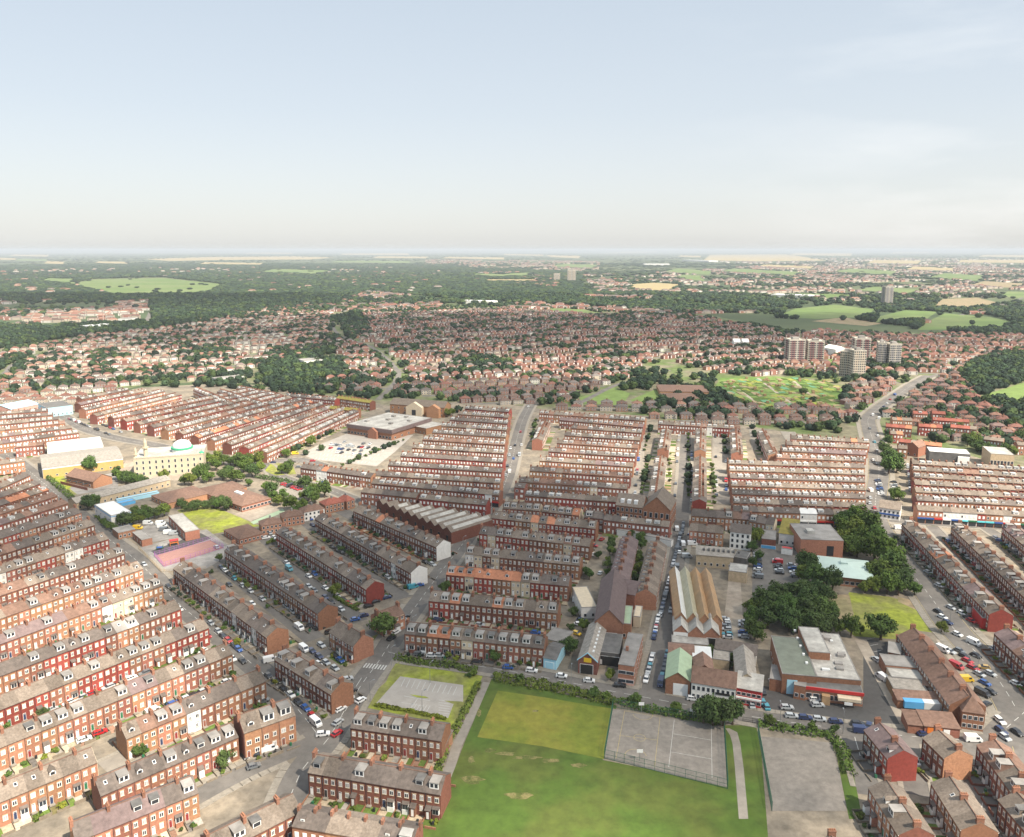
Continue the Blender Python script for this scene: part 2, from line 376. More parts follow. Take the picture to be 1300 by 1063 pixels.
def far_house_mesh(wm, rm, dm, D, E, R, seed):
    """terraced house seen from far: one mesh, windows and dormer in it"""
    def fn():
        mb = MB(); r = random.Random(seed); k = (R - E) / (D / 2); o = .3
        mb.prism(pent(D, E, R), 0, W0, 'x', 0)
        for y0, y1 in ((-D / 2 - o, 0), (0, D / 2 + o)):
            za = (E - o * k if y0 < 0 else R) + .04; zb = (R if y0 < 0 else E - o * k) + .04
            mb.slab((0, y0, za), (W0, y0, za), (W0, y1, zb), (0, y1, zb), .14, 1)
        for s in (-1, 1):
            for x, z in win_spots(W0):
                a, b = sorted((s * (D / 2 - .02), s * (D / 2 + .07)))
                mb.box(x - .62, x + .62, a, b, z, z + 1.5, 2)
                a, b = sorted((s * (D / 2), s * (D / 2 + .09))); c = 3 if r.random() < .6 else 2
                mb.box(x - .46, x + .46, a, b, z + .15, z + 1.35, c)
            a, b = sorted((s * (D / 2 - .02), s * (D / 2 + .07))); mb.box(.22 * W0 - .45, .22 * W0 + .45, a, b, .2, 2.3, 2 if r.random() < .5 else 3)
        mb.box(-.35, .35, -.65, .65, R - .8, R + 1.2, 4)
        for cx in ((0, W0) if seed == 0 else ()): mb.box(cx - .3, cx + .3, D / 4 - .6, D / 4 + .6, E, R + .6, 4)
        if dm == 'wide': mb.box(.95, W0 - .95, -D / 2 + 1.05, -.4, E + .4, R + .02, 2); mb.box(.8, W0 - .8, -D / 2 + .9, -.3, R + .02, R + .12, 5); mb.box(1.6, W0 - 1.6, -D / 2 + .98, -D / 2 + 1.1, E + .95, R - .5, 3)
        elif dm == 'small': mb.box(1.8, 3.2, -D / 2 + 1.3, -.8, E + .6, R - .3, 1); mb.box(1.85, 3.15, -D / 2 + 1.24, -D / 2 + 1.4, E + .6, R - .4, 2); mb.box(2.2, 2.8, -D / 2 + 1.18, -D / 2 + 1.4, E + .9, R - .65, 3)
        return mb.mesh('terraced_house', [wm, rm, 'white', 'glass', 'chimney_brick', 'felt_light'])
    return cached(('fh', wm, rm, dm, D, E, R, seed), fn)

YARD_V = []; YARD_C = []
YC = dict(pave=(.38, .31, .22), grass=(.10, .15, .03), tarmac=(.16, .145, .13), gravel=(.48, .41, .31), red=(.27, .16, .11), slab=(.33, .30, .26), soil=(.16, .14, .06))
def yard_quad(o, u, n, x0, x1, y0, y1, c, z):
    p = [o + u * x + n * y for x, y in ((x0, y0), (x1, y0), (x1, y1), (x0, y1))]
    a = (p[1] - p[0]).cross(p[2] - p[0]).z
    if a < 0: p.reverse()
    YARD_V.append([(q.x, q.y, z) for q in p]); YARD_C.append(c)

ROWS = []       # (centre, u, L) for keeping other things off
PAL_RED = [('brick_red', 5), ('brick_dark', 3), ('paint_red', 2), ('brick_orange', 2), ('brick_brown', 1), ('paint_white', .35), ('render_cream', .25)]
PAL_ORANGE = [('brick_orange', 6), ('brick_red', 4), ('paint_red', 1.5), ('brick_brown', 1.2), ('paint_white', .4), ('render_pink', .4), ('render_cream', .3)]
PAL_FAR = [('brick_red', 5), ('brick_orange', 4), ('paint_red', 1.3), ('brick_dark', 1), ('paint_white', .4), ('render_cream', .4)]
ROOFS = [('slate_grey', 6), ('slate_dark', 4), ('slate_purple', .5), ('tile_brown', 1.6), ('tile_orange', .4)]
def pick(r, w):
    t = r.random() * sum(x[1] for x in w)
    for k, v in w:
        t -= v
        if t <= 0: return k
    return w[0][0]
bushes = []
def row(a, b, zone, lvl=2, D=8.8, E=7.3, R=9.7, pal=PAL_RED, roofs=ROOFS, special=None, endA=None, endB=None, dorm=.55, yard=4.2, what=None,
        label=None, world=False, seed=None, wall=True, bushp=.6, shops=None, hw=4.35, far_side=True, cat='terrace'):
    A, B = (a, b) if world else (P(a[0], a[1], R), P(b[0], b[1], R))
    if lvl < 2 and D == 8.8: D, E, R = 8.0, 7.5, 9.2
    A = Vector((A.x, A.y, 0)); B = Vector((B.x, B.y, 0))
    L = (B - A).length; u = (B - A) / L; n = Vector((-u.y, u.x, 0)); rz = math.atan2(u.y, u.x)
    N = max(1, round(L / hw)); sx = L / N / W0
    r = random.Random(seed if seed is not None else int(abs(A.x * 13 + A.y * 7 + B.x)))
    root = empty('terrace_row', A, rz)
    ROWS.append((A, u, n, L, D))
    wm = rm = None; special = special or {}
    left = rleft = 0
    mainr = pick(r, roofs); mainw = pick(r, pal[:4])
    for i in range(N):
        if left <= 0: wm = pick(r, pal) if r.random() < .5 else mainw; left = r.randint(1, 4)
        if rleft <= 0: rm = pick(r, roofs) if r.random() < .45 else mainr; rleft = r.randint(1, 4)
        left -= 1; rleft -= 1
        w_, r_, d_ = wm, rm, None
        if i in special: s = special[i]; w_ = s[0] or w_; r_ = s[1] or r_; d_ = s[2] if len(s) > 2 else None
        if r_ == 'tile_orange': rleft = 0
        if w_ in ('paint_white', 'render_cream'): left = 0
        if d_ is None: d_ = ('wide' if r.random() < .5 else r.choice(['small', 'pair', 'light'])) if r.random() < dorm else None
        x = i * W0 * sx
        if lvl >= 2:
            h = link('terraced_house', wall_mesh(w_, D, E, R, 'stone_buff'), root, (x, 0, 0), 0, (sx, 1, 1))
            if w_ in ('paint_white', 'render_cream', 'render_pink'): h['label'] = {'paint_white': 'white painted house front', 'render_cream': 'cream rendered house front', 'render_pink': 'pink rendered house front'}[w_]
            if r_ == 'tile_orange': pass
            link('roof', roof_mesh(r_, D, E, R), h)
            if i % 2 == 0: link('chimney', chimney_mesh(R, False), h, (0, -.1 + r.uniform(-.4, .4), 0))
            elif i == N - 1: link('chimney', chimney_mesh(R, False), h, (W0 - .46, 0, 0))
            if d_: link('dormer' if d_ != 'light' else 'skylight', dormer_mesh(d_, D, E, R, r_), h)
            bay = r.random() < .22
            if bay: link('bay_window', bay_mesh(r.choice([w_, 'white'])), h, (.70 * W0, -D / 2, 0))
            for k, (wx, wz) in enumerate(win_spots(W0)):
                if bay and k == 2: continue
                v = r.randrange(3) + (3 if r.random() < .5 else 0)
                link('window', window_mesh(v), h, (wx, -D / 2, wz))
            if r.random() < .14: link('porch', porch_mesh(r.choice([w_, 'white', 'brick_brown'])), h, (.22 * W0, -D / 2, .3))
            else: link('door', door_mesh(r.choice(['white', 'white', 'white', 'brick_dark', 'navy_door', 'paint_green', 'paint_black', 'dull_red'])), h, (.22 * W0, -D / 2, .6))
        else:
            h = link('terraced_house', far_house_mesh(w_, r_, d_ if d_ in ('wide', 'small') else None, D, E, R, r.randrange(3)), root, (x, 0, 0), 0, (sx, 1, 1))
        # the yard in front and behind
        if yard and lvl >= 1:
            for s in ((-1, 1) if far_side else (-1,)):
                c = YC[r.choice(['pave', 'pave', 'gravel', 'slab', 'grass', 'grass', 'soil', 'tarmac', 'red'])]
                f = r.uniform(.8, 1.15); xs = x + r.uniform(.4, .6) * W0 * sx
                for xa, xb, cc in ((x, xs, c), (xs, x + W0 * sx, YC[r.choice(['pave', 'grass', 'slab', 'grass', 'gravel'])])):
                    yard_quad(A, u, n, xa, xb, s * D / 2, s * (D / 2 + yard), tuple(q * f for q in cc), .022)
                if lvl >= 2 and r.random() < bushp:
                    p = A + u * (x + r.uniform(1, 4)) + n * s * (D / 2 + r.uniform(1.8, yard - .6)); bushes.append((p, r.uniform(.8, 1.8), zone))
                if lvl >= 1 and yard >= 4 and s == -1: YARD_V.append(None)
    if lvl >= 2 and wall and yard:
        mb = MB()
        for s in (-1, 1):
            y = s * (D / 2 + yard)
            for i in range(N):
                x = i * W0 * sx; mb.box(x + 1.1, x + W0 * sx - .05, y - .11, y + .11, 0, r.choice([.5, .7, .8, 1.0]), 0)
                ya, yb = sorted((s * (D / 2 + .01), s * (D / 2 + yard - .12))); mb.box(x - .05, x + .05, ya, yb, 0, .75, 0)
                if r.random() < .35:   # bins and clutter
                    bx = x + r.uniform(1.4, 3.6); by = s * (D / 2 + r.uniform(.8, yard - .8)); mb.box(bx, bx + .6, by - .3, by + .3, 0, 1.05, r.choice([1, 2]))
        link('garden_wall', mb.mesh('garden_wall', [r.choice(['brick_dark', 'brick_brown', 'stone_dark', 'stone_dark']), 'paint_black', 'paint_green']), root)
    for e, x, sgn in ((endA, 0, -1), (endB, L, 1)):
        if e:
            mb = MB(); p = pent(D + .02, E, R + .02); a0, a1 = sorted((x + sgn * .005, x + sgn * .07)); mb.prism(p, a0, a1, 'x', 0)
            g = link('gable_wall', mb.mesh('gable_wall', e), root)
    if shops:
        mb = MB()
        for i in range(N):
            x = i * W0 * sx; c = 1 + r.randrange(len(shops))
            mb.box(x + .1, x + W0 * sx - .1, -D / 2 - .5, -D / 2 + .01, 2.7, 3.5, c); mb.box(x + .3, x + W0 * sx - .3, -D / 2 - .12, -D / 2 + .01, .3, 2.7, 0)
        link('shop_front', mb.mesh('shop_front', ['glass'] + shops), root)
    if label: tag(root, label, cat, 'terraced house rows of the town')
    else: pend(root, what or 'terrace row', zone, cat, 'terraced house rows of the town', 'y')
    return root

def field(nl, nr, fr, fl, n, zone, lvl=1, skip=(), **kw):
    """parallel rows between a near ridge (nl-nr) and a far ridge (fl-fr), given as photo pixels of their ends"""
    R = kw.get('R', 9.7)
    a, b, c, d = P(*nl, R), P(*nr, R), P(*fr, R), P(*fl, R)
    if n is None: n = max(2, round(((a + b) / 2 - (c + d) / 2).length / 24.5) + 1)
    for i in range(n):
        if i in skip: continue
        t = i / (n - 1) if n > 1 else 0
        row(a.lerp(d, t), b.lerp(c, t), zone, lvl=lvl, world=True, **kw)
    return n
# ------------------------------------------------------------------ trees
def crown_mesh(seed, leaf, nclump=26, per=95, leafsz=.062, squash=.85, low=.0):
    """unit crown (radius ~1, base at z=0): leaf clumps with gaps between them"""
    def fn():
        r = np.random.default_rng(seed); V = []; 
        cl = []
        for i in range(nclump):
            d = r.normal(size=3); d /= np.linalg.norm(d); rr = r.uniform(.35, .82) if i > 3 else .2
            c = d * rr * np.array([1, 1, squash]); c[2] = abs(c[2]) * 1.0 + (c[2] if low else 0) * .3 + r.uniform(-.1, .15)
            cl.append((c, r.uniform(.22, .42)))
        for c, cr in cl:
            k = per
            d = r.normal(size=(k, 3)); d /= np.linalg.norm(d, axis=1)[:, None]
            pos = c + d * cr * r.uniform(.55, 1.05, (k, 1)) * np.array([1, 1, .8])
            nrm = d + r.normal(size=(k, 3)) * .45; nrm[:, 2] += .35; nrm /= np.linalg.norm(nrm, axis=1)[:, None]
            t = np.cross(nrm, r.normal(size=(k, 3))); t /= np.linalg.norm(t, axis=1)[:, None]
            b = np.cross(nrm, t); s = leafsz * r.uniform(.7, 1.5, (k, 1))
            V.append(np.stack([pos - t * s, pos - b * s * .8, pos + t * s, pos + b * s * .8], 1))
        V = np.concatenate(V).reshape(-1, 3); V[:, 2] = V[:, 2] * 1.0 + .62
        return np_mesh('crown', V, np.arange(len(V)).reshape(-1, 4), M(leaf))
    return cached(('crown', seed, leaf, nclump, per, squash), fn)

def np_mesh(name, V, Fq, m, colors=None):
    V = np.asarray(V, np.float32); Fq = np.asarray(Fq, np.int32); k = Fq.shape[1]
    me = bpy.data.meshes.new(name); nf = len(Fq)
    me.vertices.add(len(V)); me.vertices.foreach_set('co', V.ravel())
    me.loops.add(nf * k); me.loops.foreach_set('vertex_index', Fq.ravel())
    me.polygons.add(nf); me.polygons.foreach_set('loop_start', np.arange(0, nf * k, k, dtype=np.int32))
    me.update(calc_edges=True)
    if colors is not None:
        ca = me.color_attributes.new('col', 'FLOAT_COLOR', 'CORNER')
        c = np.ones((nf, k, 4), np.float32); c[:, :, :3] = np.asarray(colors, np.float32)[:, None, :]
        ca.data.foreach_set('color', c.ravel())
    me.materials.append(m)
    return me

def trunk_mesh(seed):
    def fn():
        r = random.Random(seed); mb = MB(); top = Vector((r.uniform(-.05, .05), r.uniform(-.05, .05), .5))
        mb.cyl((0, 0, 0), top, .075, .05, 7)
        for i in range(5):
            a = i * 1.256 + r.uniform(-.3, .3); e = top + Vector((math.cos(a) * .42, math.sin(a) * .42, r.uniform(.3, .6)))
            mb.cyl(top, e, .04, .015, 5)
        mb.cyl(top, (0, 0, 1.15), .045, .015, 5)
        return mb.mesh('trunk', 'bark')
    return cached(('trunk', seed), fn)

TREES = []
TN = {0: 'green tree', 1: 'deep green tree', 2: 'bright green tree', 3: 'dark tree', 4: 'yellow green tree'}
def tree(p, r, zone, leaf=None, h=None, rnd=R_, what=None):
    """r: crown radius in metres"""
    if not isinstance(p, Vector): p = P(p[0], p[1], 0)
    leaf = rnd.choice([0, 0, 1, 1, 3, 2]) if leaf is None else leaf
    if r < 2.3: return shrub(p, r, zone, leaf)
    TREES.append((p, r, zone, leaf))
def make_tree(p, r, zone, leaf):
    if inside_row(p.x, p.y, -.6): return
    rnd = R_; h = None; what = None
    root = empty('tree', (p.x, p.y, 0), rnd.uniform(0, 6.28))
    v = rnd.randrange(4); h = h or rnd.uniform(1.0, 1.25)
    big = r > 2.2
    c = link('crown', crown_mesh(10 + v, 'leaf%d' % leaf) if big else crown_mesh(20 + v, 'leaf%d' % leaf, 10, 60, .11), root, (0, 0, 0), 0, (r, r, r * h))
    if big: link('trunk', trunk_mesh(v), root, (0, 0, 0), 0, (r, r, r * h))
    pend(root, what or TN[leaf], zone, 'tree', 'trees of the town')
    return root
def shrub(p, r, zone, leaf):
    if inside_row(p.x, p.y, -.3): return
    o = link('shrub', crown_mesh(20 + R_.randrange(4), 'leaf%d' % leaf, 10, 60, .11), None, (p.x, p.y, -.2 * r), R_.uniform(0, 6.28), (r, r, r * R_.uniform(.95, 1.3)))
    pend(o, {0: 'green shrub', 1: 'deep green shrub', 2: 'bright green shrub', 3: 'dark shrub', 4: 'yellow green shrub'}[leaf], zone, 'shrub', 'shrubs of the gardens and verges')
def trees(pts, zone, leaf=None, jitter=0.0):
    for q in pts:
        tree(P(q[0], q[1], 0), q[2], zone, leaf if len(q) < 4 else q[3])
def tree_line(a, b, n, r, zone, leaf=None, var=.25):
    A, B = P(*a), P(*b)
    for i in range(n):
        p = A.lerp(B, (i + R_.uniform(-.2, .2)) / max(1, n - 1)); tree(p, r * R_.uniform(1 - var, 1 + var), zone, leaf)

BUSHQ = []
def bush(p, r, zone, leaf=None): BUSHQ.append((r / p.y, p, r, zone, leaf))
def make_bush(p, r, zone, leaf=None):
    leaf = R_.choice([0, 2, 1, 4]) if leaf is None else leaf
    o = link('garden_bush', crown_mesh(30 + R_.randrange(3), 'leaf%d' % leaf, 9, 50, .13, .8), None, (p.x, p.y, -.35 * r), R_.uniform(0, 6.28), (r, r, r * R_.uniform(.8, 1.3)))
    pend(o, {0: 'green garden bush', 1: 'deep green garden bush', 2: 'bright green garden bush', 4: 'yellow green garden bush'}[leaf], zone, 'bush', 'bushes in the front yards')

def hedge(pts, w, h, label, leaf='leaf0', dens=26, name='hedge'):
    """leafy hedge along world points: a core and a coat of leaves"""
    r = np.random.default_rng(len(pts) * 7 + int(w * 10)); V = []
    for a, b in zip(pts, pts[1:]):
        L = (b - a).length; k = int(L * dens); u = np.array((b - a).normalized()); n = np.array([-u[1], u[0], 0])
        t = r.uniform(0, L, k); th = r.uniform(0, np.pi, k)
        lump = 1 + .28 * np.sin(t * .9 + r.uniform(0, 6)) * np.sin(t * .37 + 1) 
        rr = r.uniform(.55, 1.08, k) * lump
        pos = np.array(a)[None] + u[None] * t[:, None] + n[None] * (np.cos(th) * w / 2 * rr)[:, None]; pos[:, 2] = np.sin(th) * h * rr + .1
        d = n[None] * np.cos(th)[:, None] + np.array([0, 0, 1])[None] * np.sin(th)[:, None] + r.normal(size=(k, 3)) * .5
        d /= np.linalg.norm(d, axis=1)[:, None]; tt = np.cross(d, r.normal(size=(k, 3))); tt /= np.linalg.norm(tt, axis=1)[:, None]; bb = np.cross(d, tt)
        s = r.uniform(.25, .5, (k, 1)); V.append(np.stack([pos - tt * s, pos - bb * s, pos + tt * s, pos + bb * s], 1))
    V = np.concatenate(V).reshape(-1, 3)
    o = link(name, np_mesh(name, V, np.arange(len(V)).reshape(-1, 4), M(leaf)))
    tag(o, label, 'hedge', 'hedges')
    return o

# ------------------------------------------------------------------ vehicles
CARS = []
def car_prof(kind):
    if kind == 'van': return [(-2.5, .3), (2.5, .3), (2.5, 1.0), (1.9, 1.25), (1.35, 2.05), (1.1, 2.15), (-2.5, 2.15)]
    if kind == 'estate': return [(-2.15, .28), (2.15, .28), (2.15, .72), (1.95, .85), (1.0, .95), (-2.05, .98), (-2.15, .8)]
    return [(-2.0, .28), (2.0, .28), (2.02, .68), (1.85, .82), (.95, .93), (-1.8, .96), (-2.02, .8)]
def car_meshes(kind, c):
    def fn():
        mb = MB(); w = .88 if kind != 'van' else .98
        mb.prism([(t, z) for t, z in car_prof(kind)], -w, w, 'y2' if False else 'x', 0)
        # the prism runs along x; turn so that the car points along x
        mb.v = [(y, -x, z) for x, y, z in mb.v]
        if kind == 'van':
            pass
        else:
            x0, x1, x2, x3 = (-1.75, -1.3, .35, 1.05) if kind == 'hatchback' else (-2.0, -1.7, .3, 1.05)
            zt = 1.45; zb = .92; wt = .68
            mb.add([(x1, -wt, zt), (x2, -wt, zt), (x2, wt, zt), (x1, wt, zt), (x1, -wt, zt - .07), (x2, -wt, zt - .07), (x2, wt, zt - .07), (x1, wt, zt - .07)],
                   [(0, 1, 2, 3), (0, 4, 5, 1), (1, 5, 6, 2), (2, 6, 7, 3), (3, 7, 4, 0)], 0)
            for x in (x1 + .02, (x1 + x2) / 2, x2 - .1):
                mb.add([(x - .04, -wt - .01, zt - .05), (x + .04, -wt - .01, zt - .05), (x + .04, -w + .03, zb), (x - .04, -w + .03, zb)], [(3, 2, 1, 0)], 0)
        body = mb.mesh('body', 'car_' + c)
        g = MB()
        if kind == 'van':
            g.add([(1.88, -.86, 1.3), (1.88, .86, 1.3), (1.37, .8, 2.02), (1.37, -.8, 2.02)], [(0, 1, 2, 3)]); g.v = [(x + .03, y, z + .02) for x, y, z in g.v]
            for s in (-1, 1): g.box(.5, 1.5, *sorted((s * .975, s * .99)), 1.2, 1.85)
        else:
            g.add([(x0, -.84, zb), (x3, -.84, zb), (x3, .84, zb), (x0, .84, zb), (x1, -wt, zt - .06), (x2, -wt, zt - .06), (x2, wt, zt - .06), (x1, wt, zt - .06)],
                  [(0, 1, 5, 4), (1, 2, 6, 5), (2, 3, 7, 6), (3, 0, 4, 7)])
        glass = g.mesh('window_glass', 'glass')
        wh = MB(); wh.cyl((0, -.12, 0), (0, .12, 0), .31, .31, 10); wheel = wh.mesh('wheel', 'tyre')
        lt = MB(); lt.box(-.05, .03, -.17, .17, -.08, .08); light = lt.mesh('headlight', 'white')
        return body, glass, wheel, light
    return cached(('car', kind, c), fn)
def car_far(kind, c):
    def fn():
        b, g, w, l = car_meshes(kind, c); me = MB()
        for src, mi in ((b, 0), (g, 1)):
            me.add([v.co[:] for v in src.vertices], [tuple(p.vertices) for p in src.polygons], mi)
        for x in (-1.25, 1.3): me.box(x - .3, x + .3, -.86, .86, 0, .5, 2)
        return me.mesh('car', ['car_' + c, 'glass', 'tyre'])
    return cached(('carfar', kind, c), fn)
def car(p, rz, c, zone, kind='hatchback', label=None):
    if not isinstance(p, Vector): p = P(p[0], p[1], 0)
    px = Q(p)
    if not (-20 < px[0] < 1320 and px[1] < 1085): return
    if any((a - p.x) ** 2 + (b - p.y) ** 2 < 4.2 for a, b in CARS): return
    CARS.append((p.x, p.y)); CARQ.append((p, rz, c, zone, kind))
CARQ = []
def make_car(p, rz, c, zone, kind, label=None):
    px = Q(p)
    nm = {'hatchback': 'car', 'estate': 'car', 'van': 'van'}[kind]
    z = .062
    if px[1] > 690:
        root = empty('parked_' + nm, (p.x, p.y, z), rz)
        b, g, w, l = car_meshes(kind, c)
        link('body', b, root); link('window_glass', g, root)
        xf = 1.3 if kind != 'van' else 1.6; wy = .8 if kind != 'van' else .9
        for x in (-xf, xf):
            for y in (-wy, wy): link('wheel', w, root, (x, y, .31))
        fx = 2.0 if kind == 'hatchback' else (2.13 if kind == 'estate' else 2.48)
        for y in (-.6, .6): link('headlight', l, root, (fx, y, .62))
    else:
        root = link('parked_' + nm, car_far(kind, c), None, (p.x, p.y, z), rz)
    kn = {'hatchback': 'hatchback', 'estate': 'estate car', 'van': 'panel van'}[kind]
    if label: tag(root, label, nm, 'vehicles in the streets')
    else: pend(root, '%s %s' % (c, kn), zone, nm, 'vehicles in the streets')
CC = ['white'] * 6 + ['silver'] * 7 + ['grey'] * 5 + ['black'] * 7 + ['blue'] * 2 + ['navy'] * 1 + ['red'] * 2 + ['teal']
def park(a, b, n, zone, fill=.8, across=False, seed=1, cols=None):
    """a line of parked cars from photo pixel a to photo pixel b"""
    A, B = P(*a), P(*b); d = B - A; rz = math.atan2(d.y, d.x) + (math.pi / 2 if across else 0); r = random.Random(seed * 31 + n)
    for i in range(n):
        c = cols[i % len(cols)] if cols else (r.choice(CC) if r.random() < fill else None)
        k = r.choices(['hatchback', 'estate', 'van'], [6, 4, 1])[0]
        if c: car(A.lerp(B, (i + .5 + r.uniform(-.12, .12)) / n), rz + r.choice([0, math.pi]) + r.uniform(-.03, .03), c, zone, k)

# ------------------------------------------------------------------ other buildings
def frame_of(a, b, h):
    A, B = P(a[0], a[1], h), P(b[0], b[1], h)
    A.z = B.z = 0; d = B - A; L = d.length
    return A, L, math.atan2(d.y, d.x)
def bld(name, label, a, b, depth, h, roof='flat', rh=3.0, wall='brick_red', rm='felt_grey', win=None, swin=None, bays=1, cat='building', door=None, ov=.3, wcol='white', extra=None, group=None, base_a=False):
    """a-b: photo pixels of the front eaves line (left to right as seen from the camera), depth metres back from it"""
    A, L, rz = frame_of(a, b, h)
    root = empty(name, A, rz)
    mb = MB(); D = depth
    if roof in ('flat', 'hip'): mb.box(0, L, 0, D, 0, h + (.0 if roof == 'hip' else .45), 0)
    elif roof == 'gx': mb.prism([(0, 0), (D, 0), (D, h), (D / 2, h + rh), (0, h)], 0, L, 'x', 0)
    elif roof == 'mono': mb.prism([(0, 0), (D, 0), (D, h + rh), (0, h)], 0, L, 'x', 0)
    elif roof == 'gy':
        w = L / bays; prof = [(0, 0), (L, 0)] ; top = [(L, h)]
        for i in range(bays - 1, -1, -1): top += [((i + .5) * w, h + rh), (i * w, h)]
        prof += top; n = len(prof)
        Av = [(t, 0, z) for t, z in prof]; Bv = [(t, D, z) for t, z in prof]
        mb.add(Av + Bv, [tuple(range(n)), tuple(range(2 * n - 1, n - 1, -1))] + [((i + 1) % n, i, i + n, (i + 1) % n + n) for i in range(n)], 0)
    link('wall', mb.mesh('wall', wall), root)
    rb = MB(); t = .16; z = h + .03
    if roof == 'flat': rb.box(.25, L - .25, .25, D - .25, h + .2, h + .5, 0); rb.box(-.06, L + .06, -.06, .25, h + .4, h + .62, 1); rb.box(-.06, L + .06, D - .25, D + .06, h + .4, h + .62, 1); rb.box(-.06, .25, .25, D - .25, h + .4, h + .62, 1); rb.box(L - .25, L + .06, .25, D - .25, h + .4, h + .62, 1)
    elif roof == 'gx':
        k = rh / (D / 2)
        rb.slab((-ov, -ov, z - ov * k), (L + ov, -ov, z - ov * k), (L + ov, D / 2, z + rh), (-ov, D / 2, z + rh), t)
        rb.slab((-ov, D / 2, z + rh), (L + ov, D / 2, z + rh), (L + ov, D + ov, z - ov * k), (-ov, D + ov, z - ov * k), t)
    elif roof == 'mono': rb.slab((-ov, -ov, z), (L + ov, -ov, z), (L + ov, D + ov, z + rh), (-ov, D + ov, z + rh), t)
    elif roof == 'gy':
        w = L / bays
        for i in range(bays):
            x0, x1 = i * w, (i + 1) * w; xm = (x0 + x1) / 2; c = 0
            if i == 0: x0 -= ov
            if i == bays - 1: x1 += ov
            rb.slab((x0, -ov, z), (xm, -ov, z + rh), (xm, D + ov, z + rh), (x0, D + ov, z), t, 0)
            rb.slab((xm, -ov, z + rh), (x1, -ov, z), (x1, D + ov, z), (xm, D + ov, z + rh), t, 2 if bays > 1 and extra == 'stripe' else 0)
    elif roof == 'hip':
        q = min(L, D) / 2; x0, x1, y0, y1 = -ov, L + ov, -ov, D + ov
        if L >= D: r0, r1 = (q, D / 2), (L - q, D / 2)
        else: r0, r1 = (L / 2, q), (L / 2, D - q)
        V = [(x0, y0, z), (x1, y0, z), (x1, y1, z), (x0, y1, z), (*r0, z + rh), (*r1, z + rh)]
        f = [(0, 1, 5, 4), (1, 2, 5), (2, 3, 4, 5), (3, 0, 4), (3, 2, 1, 0)] if L >= D else [(0, 1, 4), (1, 2, 5, 4), (2, 3, 5), (3, 0, 4, 5), (3, 2, 1, 0)]
        rb.add(V, f, 0)
        if name in ('semi_detached_house', 'bungalow'): rb.box(L / 2 - .4, L / 2 + .4, D / 2 - .7, D / 2 + .7, z + rh - 1, z + rh + 1.0, 1)
    link('roof', rb.mesh('roof', [rm, 'felt_grey', 'sheet_white']), root)
    if win:
        nx, nz = win[0], win[1]; ww = win[2] if len(win) > 2 else 1.2; wh = win[3] if len(win) > 3 else 1.4
        me = cached(('bw', ww, wh, wcol), lambda: bw_mesh(ww, wh, wcol))
        for j in range(nz):
            for i in range(nx):
                link('window', me, root, ((i + .5) * L / nx, 0, .9 + j * (h - .6) / nz))
    if swin:
        nx, nz = swin[0], swin[1]; ww = swin[2] if len(swin) > 2 else 1.2; wh = swin[3] if len(swin) > 3 else 1.4
        me = cached(('bw', ww, wh, wcol), lambda: bw_mesh(ww, wh, wcol))
        left = (A.x > 0)
        for j in range(nz):
            for i in range(nx):
                y = (i + .5) * D / nx; zz = .9 + j * (h - .6) / nz
                if len(swin) > 4 and swin[4] == 'L': link('window', me, root, (0, y, zz), -math.pi / 2)
                else: link('window', me, root, (L, y, zz), math.pi / 2)
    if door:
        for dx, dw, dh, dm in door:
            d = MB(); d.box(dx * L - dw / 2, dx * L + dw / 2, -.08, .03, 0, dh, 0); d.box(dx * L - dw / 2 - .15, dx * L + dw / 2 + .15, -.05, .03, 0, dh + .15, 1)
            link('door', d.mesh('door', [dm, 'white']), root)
    ROWS.append((Vector((A.x, A.y, 0)) + Vector((-math.sin(rz), math.cos(rz), 0)) * D / 2, Vector((math.cos(rz), math.sin(rz), 0)), Vector((-math.sin(rz), math.cos(rz), 0)), L, D))
    if label: tag(root, label, cat, group)
    return root, L, D
def bw_mesh(w, h, c):
    mb = MB(); mb.box(-w / 2, w / 2, -.06, .03, 0, h, 0); mb.box(-w / 2 + .1, w / 2 - .1, -.08, 0, .1, h - .1, 1)
    return mb.mesh('window', [c, 'glass'])
def sub(root, name, m, *boxes):
    mb = MB()
    for b in boxes: mb.box(*b[:6], b[6] if len(b) > 6 else 0)
    return link(name, mb.mesh(name, m), root)
def inside_row(x, y, pad=1.0):
    for A, u, n, L, D in ROWS:
        dx, dy = x - A.x, y - A.y; s = dx * u.x + dy * u.y
        if -pad < s < L + pad and abs(dx * n.x + dy * n.y) < D / 2 + pad: return True
    return False
# ------------------------------------------------------------------ ground, roads
def flat_plane(name, x0, x1, y0, y1, z, m):
    mb = MB(); mb.quad((x0, y0, z), (x1, y0, z), (x1, y1, z), (x0, y1, z)); o = link(name, mb.mesh(name, m)); o['kind'] = 'structure'; return o
flat_plane('ground', -60000, 60000, -400, 90000, -.06, mat('far_land', (0.055, 0.08, 0.035), var=0.25, scale=0.004, col2=(0.10, 0.115, 0.055), rough=1.0, detail=8))
sheet('town_ground', [(-900, 1200), (2200, 1200), (1800, 640), (1500, 608), (1330, 604), (1210, 573), (1110, 562), (1000, 549), (930, 538), (838, 533), (820, 528), (686, 519), (650, 514), (590, 510), (500, 516), (400, 500), (300, 486), (180, 492), (100, 510), (0, 513), (-150, 520), (-500, 540)], 'town_ground', 0.0)
sheet('suburb_ground', [(-500, 541), (-150, 521), (0, 514), (100, 511), (180, 489), (300, 483), (400, 501), (500, 517), (590, 513), (690, 522), (840, 536), (1000, 550), (1110, 564), (1210, 574), (1330, 605), (1500, 609), (1800, 641), (1900, 560), (1600, 440), (1300, 425), (1000, 420), (860, 392), (640, 385), (430, 395), (200, 418), (0, 440), (-150, 450), (-600, 470)], 'garden_mix', -.02)

